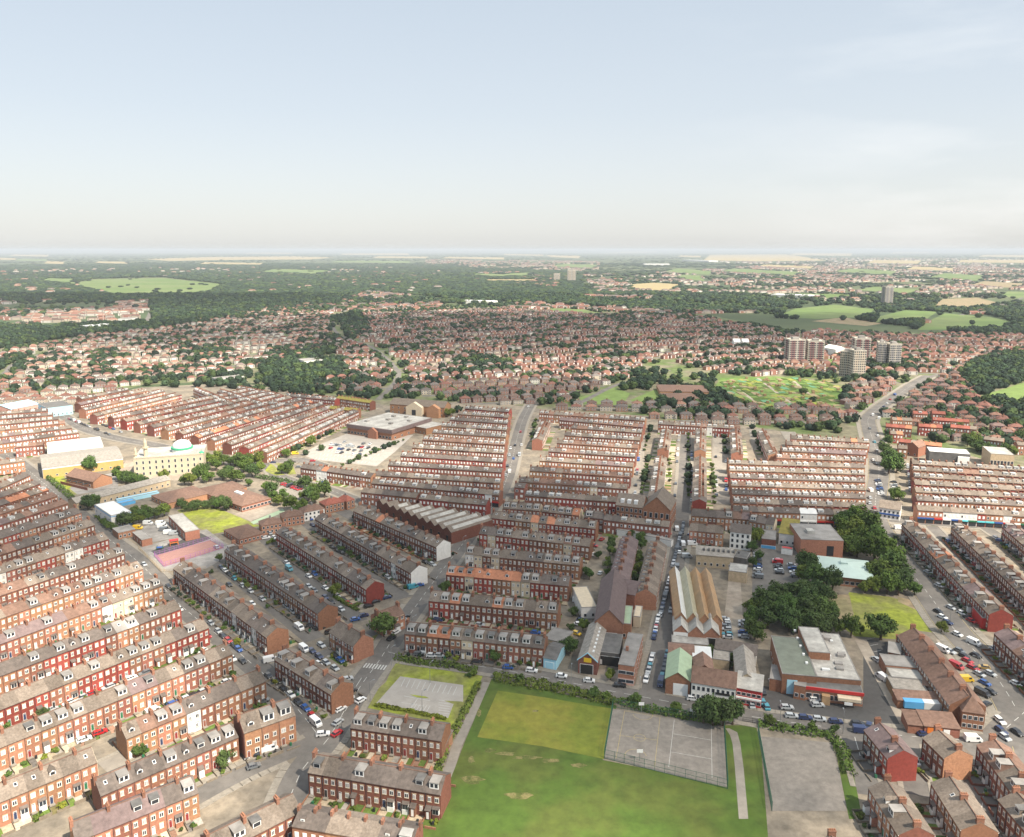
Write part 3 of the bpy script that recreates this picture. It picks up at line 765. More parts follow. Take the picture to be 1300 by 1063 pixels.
ROADS = []
def road(pts, w, lines=None, pave=2.2, m='asphalt', z=.05, k=5, dashed=True, name='road'):
    c = smooth(pts, k); ROADS.append((c, w))
    mb = MB(); ribbon(mb, c, w, z); link(name, mb.mesh(name, m))['kind'] = 'structure'
    if pave:
        for s in (-1, 1): PAVES.append((c, w, pave, s, z))
    if lines:
        mb = MB()
        for (p, h) in along(c, 6.0):
            u = Vector((math.cos(h), math.sin(h), 0)); n = Vector((-u.y, u.x, 0)) * .09
            a, b = p - u * 1.6, p + u * 1.6
            mb.quad(*[(q.x, q.y, z + .012) for q in (a - n, b - n, b + n, a + n)])
        if lines == 'edge':
            for s in (-1, 1): ribbon(mb, c, .14, z + .012, 1, off=s * (w / 2 - .45))
        link('road_marking', mb.mesh('road_marking', ['line_white', 'line_yellow']))['kind'] = 'structure'
    return c
PAVES = []
st1 = road([(-30, 556), (0, 572), (22, 587), (50, 609), (80, 635), (112, 664), (140, 686), (170, 709), (200, 738), (222, 762), (250, 786), (282, 811), (314, 838), (350, 870), (380, 903), (405, 935)], 9.5, 'w')
st2 = road([(340, 1090), (380, 985), (415, 940), (440, 900), (460, 868), (482, 838), (502, 806), (522, 778), (548, 742), (574, 708), (606, 667), (628, 640), (642, 612), (650, 585), (657, 555), (665, 530), (678, 507)], 9.0, 'w', z=.054)
st3 = road([(497, 829), (520, 834), (580, 842), (640, 851), (700, 862), (778, 878), (860, 893), (960, 911), (1040, 922), (1100, 930), (1170, 936), (1240, 941), (1262, 943)], 7.5, 'w', z=.058)
st4 = road([(826, 889), (832, 862), (841, 815), (848, 778), (856, 730), (862, 690), (866, 650), (869, 605), (870, 570), (871, 545)], 8.0, None, z=.046)
st5 = road([(1330, 1040), (1318, 960), (1290, 900), (1265, 860), (1235, 824), (1208, 795), (1180, 756), (1150, 718), (1126, 684), (1112, 660), (1112, 630), (1116, 600), (1112, 572), (1104, 545), (1103, 530), (1120, 515), (1142, 500), (1158, 489), (1180, 477)], 13.5, 'edge', z=.062, pave=3)
st6 = road([(1112, 658), (1160, 663), (1230, 667), (1310, 672)], 9, 'w', z=.066)
st7 = road([(868, 651), (900, 652), (960, 661), (1000, 657), (1060, 656), (1106, 657)], 8, None, z=.07)
st8 = road([(640, 628), (700, 632), (760, 637), (800, 648), (866, 651)], 6.5, None, z=.042)
st9 = road([(300, 593), (335, 590), (350, 602), (372, 611), (409, 619), (447, 633), (480, 646), (500, 653)], 8, 'w', z=.044)
st10 = road([(60, 516), (80, 528), (108, 545), (150, 557), (200, 566), (250, 579), (300, 588), (345, 586), (380, 584), (410, 592)], 10, 'w', z=.048)
st11 = road([(1300, 905), (1262, 943), (1250, 1000), (1240, 1080)], 9, 'w', z=.075)
st12 = road([(405, 940), (360, 958), (300, 985), (200, 1040)], 7, None, z=.078)
st13 = road([(350, 866), (400, 835), (440, 818), (490, 795), (520, 776)], 5, None, z=.038, pave=0)
# side streets between the slanting rows
for a, b in (((262, 700), (400, 812)), ((330, 676), (455, 790)), ((386, 660), (512, 760)), ((428, 646), (560, 712)), ((470, 640), (590, 690))):
    road([a, b], 8.5, None, pave=0, z=.030 + a[0] * 1e-5, m='asphalt')
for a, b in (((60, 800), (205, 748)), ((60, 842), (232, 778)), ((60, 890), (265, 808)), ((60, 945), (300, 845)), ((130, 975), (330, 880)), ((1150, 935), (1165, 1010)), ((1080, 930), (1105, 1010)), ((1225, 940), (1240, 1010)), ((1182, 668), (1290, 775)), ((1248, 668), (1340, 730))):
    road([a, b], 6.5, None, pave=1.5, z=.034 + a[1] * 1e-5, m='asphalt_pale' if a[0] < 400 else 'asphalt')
for a, b in (((810, 545), (803, 640)), ((914, 545), (916, 640)), ((960, 545), (965, 572)), ((1000, 548), (1020, 580))):
    road([a, b], 9, None, pave=1.5, z=.036, m='asphalt_pale')
pm = MB()
def on_other_road(x, y, me_):
    for c, w in ROADS:
        if c is me_: continue
        for p, q in zip(c, c[1:]):
            dx, dy = q.x - p.x, q.y - p.y; l2 = dx * dx + dy * dy or 1
            t = max(0, min(1, ((x - p.x) * dx + (y - p.y) * dy) / l2))
            if (x - p.x - t * dx) ** 2 + (y - p.y - t * dy) ** 2 < (w / 2 + .3) ** 2: return True
    return False
for c, w, pv, s, z in PAVES:
    pts = [p for p, _ in along(c, 3.0)] if (c[0] - c[-1]).length < 900 else c
    for p, q in zip(pts, pts[1:]):
        u = (q - p).normalized(); nn = Vector((-u.y, u.x, 0)) * s; m_ = (p + q) / 2 + nn * (w / 2 + pv / 2)
        if on_other_road(m_.x, m_.y, c): continue
        k0, k1 = nn * (w / 2), nn * (w / 2 + pv); e = u * .02
        qd = [p + k0 - e, q + k0 + e, q + k1 + e, p + k1 - e]
        if s < 0: qd.reverse()
        pm.slab(*[(v.x, v.y, 0) for v in qd], z + .1)
link('pavement', pm.mesh('pavement', 'pavement'))['kind'] = 'structure'
# zebra crossing on the diagonal road
mb = MB(); zc, zh = min(along(st2, .5), key=lambda q: (q[0] - P(480, 847)).length); zu = Vector((math.cos(zh), math.sin(zh), 0)); zn = Vector((-zu.y, zu.x, 0))
for i in range(8):
    p = zc + zn * (-3.9 + i * 1.1); a, b = p - zu * 1.6, p + zu * 1.6; k = zn * .28
    mb.quad(*[(q.x, q.y, .082) for q in (a - k, b - k, b + k, a + k)])
link('zebra_crossing', mb.mesh('zebra_crossing', 'line_white'))['kind'] = 'structure'

# sheets near
sheet('grass_verge', [(503, 838), (560, 848), (613, 858), (604, 880), (592, 905), (578, 930), (560, 918), (467, 899), (474, 880), (490, 866)], 'grass_rough', .03)
sheet('car_park', [(508, 859), (588, 870), (588, 891), (576, 894), (569, 912), (476, 895)], 'car_park', .05)
sheet('playing_field', [(624, 862), (700, 878), (783, 896), (775, 930), (765, 965), (815, 975), (925, 998), (940, 1100), (500, 1100), (555, 1010), (578, 974), (590, 942)], 'grass_dark', .03)
sheet('mown_grass', [(632, 877), (700, 887), (777, 900), (772, 930), (767, 964), (690, 948), (606, 936)], 'grass_mown', .045)
sheet('court', [(778, 900), (919, 923), (923, 1000), (820, 976), (767, 963)], 'court', .06)
sheet('footpath', [(613, 866), (622, 867), (586, 948), (578, 974), (560, 1020), (545, 1020), (565, 974), (574, 947)], 'asphalt_pale', .06)
sheet('grass_strip', [(919, 921), (960, 921), (967, 960), (978, 1100), (930, 1100), (922, 1000)], 'grass_dark', .04)
sheet('footpath', [(921, 925), (926, 925), (936, 930), (940, 945), (944, 975), (950, 1040), (938, 1040), (933, 975), (930, 945), (927, 934)], 'asphalt_pale', .055)
sheet('court', [(965, 935), (1055, 943), (1066, 980), (1075, 1030), (980, 1030), (972, 974)], 'court', .06)
sheet('grass_strip', [(1058, 938), (1072, 940), (1084, 985), (1095, 1040), (1078, 1040), (1066, 980)], 'grass_dark', .05)
sheet('rough_grass', [(1078, 752), (1130, 758), (1165, 768), (1190, 790), (1203, 806), (1160, 800), (1140, 812), (1085, 808), (1062, 790)], 'grass_rough', .03)
sheet('bare_earth', [(1050, 755), (1078, 755), (1084, 780), (1078, 798), (1062, 790)], 'dirt', .04)
sheet('bare_earth', [(1140, 758), (1165, 764), (1196, 790), (1206, 812), (1188, 798), (1166, 776), (1140, 764)], 'dirt', .036)
sheet('store_car_park', [(960, 870), (1085, 885), (1096, 880), (1096, 812), (1128, 815), (1148, 880), (1160, 928), (1040, 917), (965, 905)], 'asphalt_dark', .03)
sheet('back_lane', [(1085, 812), (1100, 812), (1125, 860), (1160, 926), (1146, 926), (1105, 850)], 'concrete', .045)
sheet('forecourt', [(1188, 812), (1215, 815), (1245, 850), (1290, 890), (1280, 925), (1240, 905), (1225, 870)], 'concrete', .05)
sheet('works_yard', [(925, 735), (940, 735), (945, 815), (905, 815), (920, 780)], 'concrete', .03)
sheet('parking_yard', [(955, 690), (1030, 690), (1045, 715), (1060, 760), (955, 760)], 'asphalt', .03)
sheet('garage_yard', [(760, 850), (800, 852), (795, 872), (740, 862)], 'concrete', .03)
sheet('supermarket_car_park', [(402, 566), (442, 550), (500, 555), (525, 552), (500, 575), (478, 592), (400, 584), (382, 577)], 'car_park', .03)
sheet('mosque_yard', [(150, 600), (160, 585), (258, 600), (262, 612), (175, 608)], 'concrete', .03)
sheet('warehouse_yard', [(100, 612), (150, 598), (150, 620), (98, 628), (88, 620)], 'felt_grey', .04)
sheet('depot_yard', [(172, 672), (214, 658), (236, 680), (188, 690)], 'felt_grey', .04)
sheet('school_grass', [(225, 648), (262, 640), (300, 655), (330, 668), (270, 678), (245, 668)], 'grass_rough', .03)
sheet('school_yard', [(298, 652), (340, 639), (360, 646), (318, 662)], 'concrete', .045)
sheet('mat_strip', [(318, 663), (322, 666), (362, 650), (359, 646)], 'sheet_green', .05)
sheet('lawn', [(346, 586), (372, 592), (376, 602), (350, 604), (336, 598)], 'grass_rough', .09)
sheet('lawn', [(62, 608), (80, 603), (98, 628), (88, 628)], 'grass_rough', .03)
sheet('school_car_park', [(342, 622), (375, 612), (388, 622), (380, 640), (350, 630)], 'asphalt_pale', .03)
sheet('play_court', [(191, 700), (255, 677), (268, 684), (201, 706)], 'asphalt_dark', .06)
sheet('play_court', [(196, 706), (267, 686), (284, 696), (208, 720)], 'pink_court', .066)
sheet('play_surround', [(176, 696), (262, 672), (300, 700), (262, 722), (205, 726)], 'felt_grey', .04)
sheet('terrace_lawn', [(470, 806), (480, 800), (500, 815), (486, 834)], 'grass_rough', .03)
r = random.Random(12)
for cx_, cy_, w_, h_ in ((622, 953, 10, 3), (642, 957, 16, 3), (668, 962, 22, 3), (700, 966, 18, 3.5), (598, 965, 6, 5), (735, 972, 12, 3), (600, 990, 18, 6), (660, 1010, 26, 6), (608, 905, 4, 6), (680, 903, 5, 2)):
    sheet('worn_grass', [(cx_ + math.cos(t * .5236) * w_ * r.uniform(.5, 1.1), cy_ + math.sin(t * .5236) * h_ * r.uniform(.5, 1.1)) for t in range(12)], 'worn', .052)
# far fields
FIELDS = []
for i, (m, p) in enumerate([
    ('allotment', [(915, 480), (985, 478), (1040, 484), (1075, 495), (1062, 515), (1000, 515), (965, 518), (930, 505), (905, 495)]),
    ('school_field', [(800, 508), (838, 492), (845, 500), (840, 512), (810, 514)]),
    ('grass_pale', [(735, 505), (780, 492), (800, 500), (790, 515), (740, 512)]),
    ('grass_pale', [(1090, 522), (1118, 505), (1124, 508), (1105, 528)]),
    ('grass_pale', [(1238, 505), (1300, 486), (1380, 495), (1300, 512)]), ('grass_pale', [(1045, 455), (1075, 458), (1072, 466), (1045, 466)]),
    ('pasture', [(88, 361), (125, 368), (150, 374), (205, 374), (262, 370), (282, 361), (205, 353), (120, 355)]), ('pasture', [(50, 357), (95, 360), (95, 354), (60, 353)]),
    ('pasture', [(1165, 419), (1230, 418), (1295, 411), (1258, 403), (1200, 398), (1178, 408)]), ('pasture', [(1112, 409), (1175, 406), (1190, 396), (1150, 394), (1115, 402)]),
    ('pasture', [(985, 402), (1035, 405), (1100, 403), (1110, 393), (1060, 387), (1010, 392)]), ('pasture', [(1270, 376), (1330, 384), (1330, 372), (1280, 370)]),
    ('pasture', [(975, 376), (1060, 379), (1085, 375), (1060, 373), (985, 373)]), ('pasture', [(690, 397), (735, 400), (770, 399), (740, 393), (700, 392)]),
    ('pasture', [(800, 428), (845, 432), (850, 427), (815, 424)]), ('pasture', [(640, 351), (680, 350), (675, 346), (640, 347)]), ('pasture', [(860, 353), (895, 357), (890, 350), (866, 349)]),
    ('pasture', [(915, 344), (1010, 350), (1015, 345), (930, 341)]), ('pasture', [(600, 350), (640, 352), (640, 348), (604, 347)]),
    ('wheat', [(181, 329), (215, 331.5), (300, 330), (395, 329.5), (425, 327), (370, 325.5), (260, 326.5)]), ('wheat', [(56, 334.5), (80, 335.5), (82, 332.5), (60, 331.5)]),
    ('wheat', [(432, 323.6), (520, 324), (518, 321.6), (436, 321.8)]), ('wheat', [(893, 330.5), (960, 332), (1050, 331), (1000, 323), (902, 323.5)]),
    ('wheat', [(800, 366), (828, 369), (852, 368), (862, 361), (830, 359), (803, 361)]), ('wheat', [(612, 357), (680, 357.5), (680, 354.5), (620, 354.5)]),
    ('wheat', [(700, 326.5), (735, 328), (737, 324.8), (692, 324)]), ('wheat', [(640, 324), (690, 325), (690, 323), (640, 322.5)]), ('wheat', [(1100, 334), (1165, 335), (1170, 331), (1110, 330)]),
    ('wheat', [(1215, 333.5), (1330, 334), (1330, 330), (1220, 330)]), ('wheat', [(765, 322), (830, 320.8), (835, 319.4), (790, 319.6)]), ('wheat', [(1000, 324), (1080, 325), (1082, 321.5), (1010, 321)]),
    ('wheat', [(1130, 322), (1180, 321.5), (1178, 320), (1135, 320)]), ('wheat', [(10, 325), (60, 326), (62, 323.5), (20, 323)]), ('wheat', [(310, 322), (372, 322.5), (370, 320.8), (320, 320.8)]),
    ('wheat', [(1240, 326), (1330, 327), (1330, 324), (1250, 323.5)]), ('wheat', [(250, 335), (330, 336), (335, 334), (260, 333)]), ('wheat', [(120, 334), (165, 335), (160, 332.5), (125, 332)]),
    ('wheat', [(560, 328), (640, 329.5), (640, 327), (570, 326)]), ('wheat', [(960, 338), (1030, 341), (1034, 338), (970, 335.5)]), ('pasture', [(1060, 345), (1130, 349), (1140, 344), (1080, 341)]), ('pasture', [(1180, 352), (1240, 357), (1250, 350), (1200, 347)]), ('wheat', [(1150, 342), (1210, 344), (1210, 340), (1160, 338.5)]), ('pasture', [(840, 345), (900, 349), (905, 344), (860, 341)]), ('wheat', [(0, 330), (20, 330), (20, 328), (0, 327.5)]), ('wheat', [(470, 327.5), (540, 328), (545, 326), (480, 325.5)]), ('pasture', [(700, 338), (750, 340), (760, 336), (710, 334.5)]), ('wheat', [(860, 326), (890, 327), (890, 325), (865, 324)]), ('pasture', [(330, 345), (400, 348), (420, 343), (350, 341)]), ('pasture', [(1090, 368), (1150, 374), (1170, 368), (1110, 364)]), ('dirt', [(1230, 362), (1290, 366), (1300, 360), (1250, 357)]),
    ('pasture', [(420, 333), (520, 334), (520, 331), (430, 331)]), ('pasture', [(20, 331), (60, 331.5), (60, 329), (24, 328.6)]),
    ('dirt', [(1185, 390), (1225, 392), (1270, 385), (1240, 378), (1195, 380)]), ('dirt', [(1030, 408), (1100, 414), (1120, 411), (1070, 403)]),
    ]):
    if m == 'allotment': nm = 'allotments'; mm = mat('allotment', (0.10, 0.17, 0.035), var=0.35, scale=0.12, col2=(0.16, 0.22, 0.06), rough=1)
    elif m in ('school_field', 'grass_pale'): nm = 'lawn'; mm = M('grass_pale')
    else: nm = {'pasture': 'meadow', 'wheat': 'wheat_field', 'dirt': 'bare_land'}[m]; mm = M(m)
    MATS['_tmp'] = mm; sheet(nm, p, '_tmp', .05)
    cx_, cy_ = sum(q[0] for q in p) / len(p), sum(q[1] for q in p) / len(p); FIELDS.append([(cx_ + (x - cx_) * 1.03, cy_ + (y - cy_) * 1.15 + (.8 if cy_ < 345 else .5)) for x, y in p])
# allotment paths
for a, b in (((962, 480), (1012, 518)), ((1005, 482), (1036, 508)), ((930, 490), (968, 516))):
    road([a, b], 3.5, None, pave=0, z=.08, m='concrete', name='path')
mb = MB(); r = random.Random(4)
for i in range(300):
    p = P(r.uniform(915, 1065), 481 + 34 * r.random()); w, l = r.uniform(3, 9), r.uniform(5, 16); k = r.choice([0, 0, 1, 1, 2, 2, 2, 4, 4, 3]) if r.random() < .85 else 5
    if k == 5: mb.box(p.x - 1.4, p.x + 1.4, p.y - 1, p.y + 1, .05, 2.3, 5)
    else: mb.box(p.x - w / 2, p.x + w / 2, p.y - l / 2, p.y + l / 2, .05, .12 + r.random() * .5, k)
link('allotment_beds', mb.mesh('allotment_beds', ['grass_rough', 'dirt', 'grass_dark', mat('netting', (0.10, 0.24, 0.13), var=.1), 'leaf1', 'wood_fence']))['kind'] = 'stuff'

# court and car park markings
def lines(name, segs, m, w=.12, z=.075):
    mb = MB()
    for a, b in segs:
        A, B = (P(*a), P(*b)) if len(a) == 2 else (Vector(a), Vector(b)); d = (B - A).normalized(); n = Vector((-d.y, d.x, 0)) * w / 2
        q = [A - n, B - n, B + n, A + n]
        mb.quad(*[(v.x, v.y, z) for v in q])
    link(name, mb.mesh(name, m))['kind'] = 'structure'
def arc(cx, cy, r, a0, a1, n=14): return [(cx + r * math.cos(a0 + (a1 - a0) * i / n), cy + r * math.sin(a0 + (a1 - a0) * i / n), 0) for i in range(n + 1)]
def circle_px(x, y, r, a0=0, a1=6.2832): p = P(x, y); a = arc(p.x, p.y, r, a0, a1); return list(zip(a, a[1:]))
lines('court_marking', [((793, 903), (782, 963)), ((838, 911), (831, 974)), ((786, 934), (835, 940)), ((793, 903), (838, 911))] + circle_px(812, 937, 1.8) + circle_px(807, 960, 3.2, 0, math.pi) + circle_px(816, 907, 3.2, math.pi, 6.28), 'line_yellow')
lines('court_marking', [((856, 914), (849, 974)), ((903, 921), (904, 988)), ((855, 932), (903, 940)), ((852, 955), (903, 964))], 'line_white')
seg = []
for i in range(11): x = 513 + i * 6.6; seg.append(((x + 1, 862 + i * 1.05), (x - 4, 872 + i * 1.1)))
for i in range(6): x = 520 + i * 4.2; seg.append(((x, 905 - 4 + i * .7), (x + 5, 893 + i * .7)))
seg += [((513, 884), (546, 890)), ((509, 892), (538, 897)), ((520, 903), (531, 886))]
for i in range(6): seg.append(((556 + 1, 899 - i * 3.2 + 6), (571, 901 - i * 3.2 + 6)))
lines('parking_bay_lines', seg, 'line_white', .16)
sheet('planted_island', [(520, 882), (540, 884.5), (545, 887), (530, 886)], 'grass_rough', .09)
sheet('planted_island', [(564, 890), (586, 891), (588, 893), (575, 894)], 'grass_rough', .09)
seg = []
for i in range(14): y = 812 + i * 8; x = 1101 + i * 3.8; seg.append(((x, y), (x + 10, y - 2)))
lines('parking_bay_lines', seg, 'line_white', .16)
seg = []
for j in range(4):
    for i in range(16): seg.append(((420 + i * 4.5 - j * 6, 566 + j * 5 + i * .35), (418 + i * 4.5 - j * 6, 568.5 + j * 5 + i * .35)))
lines('parking_bay_lines', seg, 'line_white', .3)
lines('lane_arrow', [((452, 872), (459, 861)), ((1085, 936), (1092, 960)), ((1098, 934), (1104, 958)), ((430, 915), (437, 903))], 'line_white', .2, .085)

# ------------------------------------------------------------------ terraces
ZL = 'in the sunlit left block'
LEFTROWS = [((0, 584), (30, 598 - 18)), ((0, 612), (30, 599)), ((0, 624), (44, 609)), ((0, 634), (55, 616.5)), ((0, 645), (66, 624)), ((0, 658), (80, 633)), ((0, 674), (96, 644)), ((0, 694), (113, 659)), ((0, 717), (131, 676)), ((0, 744), (151, 694)), ((0, 772), (174, 713)), ((0, 803), (199, 733)), ((0, 842), (222, 762)), ((0, 883), (257, 785)), ((0, 929), (287, 817))]
def ext(a, b, k):   # carry a row on past the left frame edge, in world space
    A, B = P(*a, 9.7), P(*b, 9.7); d = (A - B).normalized(); return A + d * k, B
for i, (a, b) in enumerate(LEFTROWS):
    A, B = ext(a, b, 44)
    sp = None
    if i == 8: sp = {}
    n = max(1, round((B - A).length / 5)); sp = {}
    if i == 8: sp[n - 1] = ('paint_white', None, 'none'); sp[n - 2] = ('paint_white', None, None)
    if i == 11: sp[n - 1] = ('render_cream', None, 'none'); sp[n - 2] = ('render_cream', None, 'none'); sp[n - 3] = ('paint_white', None, 'pair')
    if i == 12: sp[n - 1] = ('brick_orange', 'sheet_pale', 'wide'); sp[n - 2] = ('brick_orange', 'felt_grey', 'none'); sp[7] = ('paint_white', None, None)
    if i == 13: sp[8] = ('paint_red', 'tile_orange', 'none')
    if i in (1, 2): sp = {}
    row(A, B, ZL, lvl=2 if i >= 6 else 1, world=True, pal=PAL_ORANGE if i >= 10 or i < 2 else PAL_RED, special=sp, seed=100 + i, dorm=.6,
        what='brick terrace' if i >= 6 else 'small distant brick terrace', yard=5.2, bushp=.75)
row((152, 921), (329, 850), ZL, pal=PAL_ORANGE, seed=131, label='orange brick terrace with a white painted house, ending beside the two parked vans street', special={4: ('paint_white', None, 'small')})
A, B = ext((0, 995), (116, 949), 42)
row(A, B, ZL, world=True, pal=PAL_ORANGE, seed=132, endB='render_cream', label='orange brick terrace in the bottom left corner ending in a cream gable')
row((120, 990), (294, 918), ZL, pal=PAL_ORANGE, seed=133, dorm=1.0, label='orange brick terrace with gabled dormers behind the bushes at the bottom left')
row((90, 1045), (245, 985), ZL, pal=PAL_ORANGE, seed=134, label='orange brick terrace running under the bottom frame edge')
row((302, 909), (367, 887), ZL, E=9, R=12, D=10, pal=[('brick_orange', 1)] * 4, roofs=[('slate_grey', 1)], seed=135, dorm=.7, endA='brick_dark', label='taller orange brick building with gabled dormers beside two parked vans', hw=5.2, yard=3, cat='terrace')
row((282, 700 - 2), (355, 752), 'x', seed=9) if False else None
# middle left: the slanting rows
ZM = 'in the slanting centre left block'
kw = dict(roofs=[('slate_grey', 4), ('slate_dark', 5)], pal=[('brick_dark', 5), ('brick_red', 5), ('paint_red', 1), ('brick_brown', 1), ('paint_white', .2)], dorm=.6)
row((232, 712), (352, 797), ZM, seed=201, endB='brick_brown', label='slanting dark brick terrace nearest the left street, with a white gable foot', **kw)
row((296, 690), (416, 768), ZM, seed=202, endB='brick_brown', label='slanting dark brick terrace opposite the pink playground', **kw)
row((360, 668), (476, 738), ZM, seed=203, endB='paint_red', label='slanting dark brick terrace ending in a bright red gable', **kw)
row((409, 651), (532, 718), ZM, seed=204, special={18: ('paint_white', None, None)}, endB='paint_white', label='slanting dark brick terrace ending in a white gable by the diagonal road', **kw)
row((457, 641), (563, 686), ZM, seed=205, special={17: ('brick_red', 'tile_red', None), 5: (None, 'tile_orange', None)}, endB='paint_white', label='slanting brick terrace beside the sawtooth roofed works', **kw)
row((362, 823), (434, 866), ZM, seed=206, endB='brick_brown', label='dark brick terrace standing at the junction below the slanting block', **kw)
row((430, 788), (461, 806), ZM, seed=207, endB='brick_orange', roofs=[('slate_grey', 1)], pal=[('brick_orange', 1)] * 4, dorm=0, E=6.6, R=9.7, label='two storey brown block with orange gable beside the zebra crossing', wall=False)
row((478, 778), (506, 768), ZM, seed=208, roofs=[('tile_brown', 1)], pal=[('brick_orange', 1)] * 4, dorm=0, E=6, R=8.6, label='small orange brick block behind the big round tree at the road', wall=False)
# centre rows
ZC = 'in the shaded centre rows'
kw = dict(pal=[('brick_red', 5), ('paint_red', 4), ('brick_dark', 3), ('brick_brown', 1), ('render_cream', .4), ('paint_white', .3)], roofs=[('slate_grey', 5), ('slate_dark', 3), ('tile_orange', .6)], dorm=.75, what='red brick terrace')
C = [((518, 790), (693, 808)), ((548, 750), (710, 765)), ((570, 718), (724, 732)), ((594, 693), (738, 707)), ((612, 668), (751, 684)), ((627, 649), (758, 662))]
SP = [{2: (None, 'tile_orange', 'wide'), 3: ('brick_dark', 'tile_orange', 'pair'), 5: ('render_cream', None, 'pair')}, {2: (None, 'tile_orange', 'wide'), 6: (None, 'tile_orange', 'wide')}, {2: ('render_cream', None, 'pair'), 8: ('render_cream', None, 'wide')}, {3: ('render_cream', None, None)}, {1: ('render_cream', None, None), 10: ('render_cream', 'tile_brown', None)}, {5: (None, 'tile_orange', None)}]
for i, (a, b) in enumerate(C): row(a, b, ZC, seed=300 + i, special=SP[i], endB='brick_brown', bushp=.4, **kw)
for i, (a, b) in enumerate([((640, 637), (687, 640)), ((691, 641), (738, 646)), ((743, 648), (768, 650))]): row(a, b, ZC, seed=310 + i, lvl=2, endB='render_cream' if i < 2 else 'paint_red', **kw)
kw['lvl'] = 1
row((668, 622), (783, 630), ZC, seed=320, **kw); row((655, 612), (668, 613), ZC, seed=326, **kw)
row((768, 652), (851, 661), ZC, seed=321, special={8: ('render_pink', 'tile_orange', 'none'), 9: ('paint_white', None, None), 10: ('paint_white', None, None)}, pal=PAL_RED, lvl=1)
# big block right of the diagonal road
kf = dict(pal=PAL_FAR, dorm=1.1, what='distant brick terrace')
ZB = 'right of the long central road'
field((660, 605), (797, 614), (816, 545), (727, 539), 7, ZB, **kf)
for i, (a, b) in enumerate([((686, 521), (820, 530)), ((712, 529), (818, 538))]): row(a, b, ZB, lvl=1, seed=330 + i, **kf)
row((693, 533), (682, 556), ZB, lvl=1, seed=335, **kf)
ZD = 'left of the long central road'
field((478, 597), (637, 607), (648, 519), (592, 515), 10, ZD, **kf)
row((475, 607), (636, 622), ZD, seed=340, lvl=1, special={26: ('paint_white', None, None)}, shops=['white', 'sign_red', 'paint_blue', 'paint_yellow'], pal=PAL_RED, what='terrace')
row((386, 588), (475, 600), ZD, seed=341, lvl=1, special={3: ('paint_white', None, None), 4: ('paint_white', 'tile_orange', None)}, label='brick terrace with white and orange roofed houses below the supermarket car park')
row((462, 618), (532, 625), ZD, seed=342, lvl=1, dorm=0, pal=PAL_ORANGE, label='plain brown roofed terrace behind the sawtooth roofed works')
row((535, 626), (620, 634), ZD, seed=343, lvl=1, label='red brick terrace touching the far side of the sawtooth works')
row((650, 512), (628, 508), ZD, seed=344, lvl=1, **kf) if False else None
# far left blocks
ZF = 'in the far left edge block'
field((-60, 567), (98, 545), (60, 518), (-60, 526), 6, ZF, **kf)
row((20, 563), (55, 560), ZF, seed=351, lvl=1, label='grey roofed brick terrace left of the white roofed warehouse', pal=PAL_RED)
row((-20, 586), (18, 581), ZF, seed=352, lvl=1, pal=PAL_ORANGE, label='orange brick terrace at the left edge above the sunlit block')
ZG = 'in the block behind the mosque'
kg = dict(kf); kg['pal'] = [('brick_red', 5), ('brick_orange', 3), ('paint_red', 2), ('brick_dark', 2), ('paint_white', .3)]
field((332, 571), (450, 519), (318, 492), (140, 528), 11, ZG, **kg)
for i, (p_, q_) in enumerate([((118, 525), (226, 498)), ((104, 518), (205, 494)), ((98, 511), (184, 493)), ((100, 504), (160, 492))]): row(p_, q_, ZG, seed=355 + i, lvl=1, **kg)
row((304, 490), (356, 500), ZG, seed=361, lvl=1, **kg); row((280, 494), (336, 511), ZG, seed=362, lvl=1, **kg); row((250, 492), (300, 512), ZG, seed=366, lvl=1, **kg)
row((366, 499), (428, 505), ZG, seed=363, lvl=1, **kg); row((338, 509), (400, 513), ZG, seed=364, lvl=1, **kg)
row((430, 502), (473, 508), ZG, seed=365, lvl=1, roofs=[('moss_roof', 1)], dorm=0, label='long terrace with an olive roof above the supermarket')
row((414, 514), (455, 518), ZG, seed=367, lvl=1, roofs=[('moss_roof', 1)], dorm=0, label='shorter olive roofed terrace with an orange gable near the supermarket')
# vertical rows in the centre right
ZV = 'above the church'
for i, (a, b) in enumerate([((846, 543), (842, 568)), ((839, 577), (832, 627)), ((890, 543), (889, 570)), ((889, 578), (888, 633)), ((934, 543), (936, 573)), ((968, 545), (983, 575))]):
    row(a, b, ZV, seed=370 + i, lvl=1, endB='brick_orange' if i != 3 else 'paint_red', what='end-on brick terrace', pal=PAL_FAR, dorm=.6)
row((836, 534), (940, 540), ZV, seed=380, lvl=1, label='brick terrace closing the top of the end-on rows', pal=PAL_FAR, dorm=.7)
# right middle
ZR = 'left of the main road'
kr = dict(kf); kr['pal'] = PAL_ORANGE
field((930, 631), (1097, 637), (1096, 588), (924, 583), 6, ZR, **kr)
field((985, 576), (1096, 580), (1103, 557), (1004, 552), 4, ZR, **kr)
row((930, 641), (1100, 647), ZR, seed=390, lvl=1, pal=PAL_ORANGE, shops=['paint_blue', 'sign_red', 'white', 'paint_cyan'], label='shop terrace with white and red gables along the cross street', special={8: ('paint_white', 'sheet_white', None), 9: ('paint_white', 'sheet_white', None), 22: ('paint_white', None, None), 24: ('paint_red', None, None)})
row((878, 646), (952, 651), ZR, seed=391, lvl=2, pal=PAL_RED, label='brick terrace on the near side of the cross street by the church', wall=False)
row((953, 653), (985, 658), ZR, seed=392, lvl=2, pal=PAL_ORANGE, label='short brick terrace left of the moss roofed hall', wall=False)
row((876, 664), (919, 668), ZR, seed=393, lvl=2, pal=[('brick_orange', 1)] * 4, dorm=0, label='brick terrace behind the grey shed with yellow cabs below', wall=False)
ZE = 'in the right edge block'
field((1162, 628), (1430, 642), (1430, 600), (1157, 583), 6, ZE, **kf)
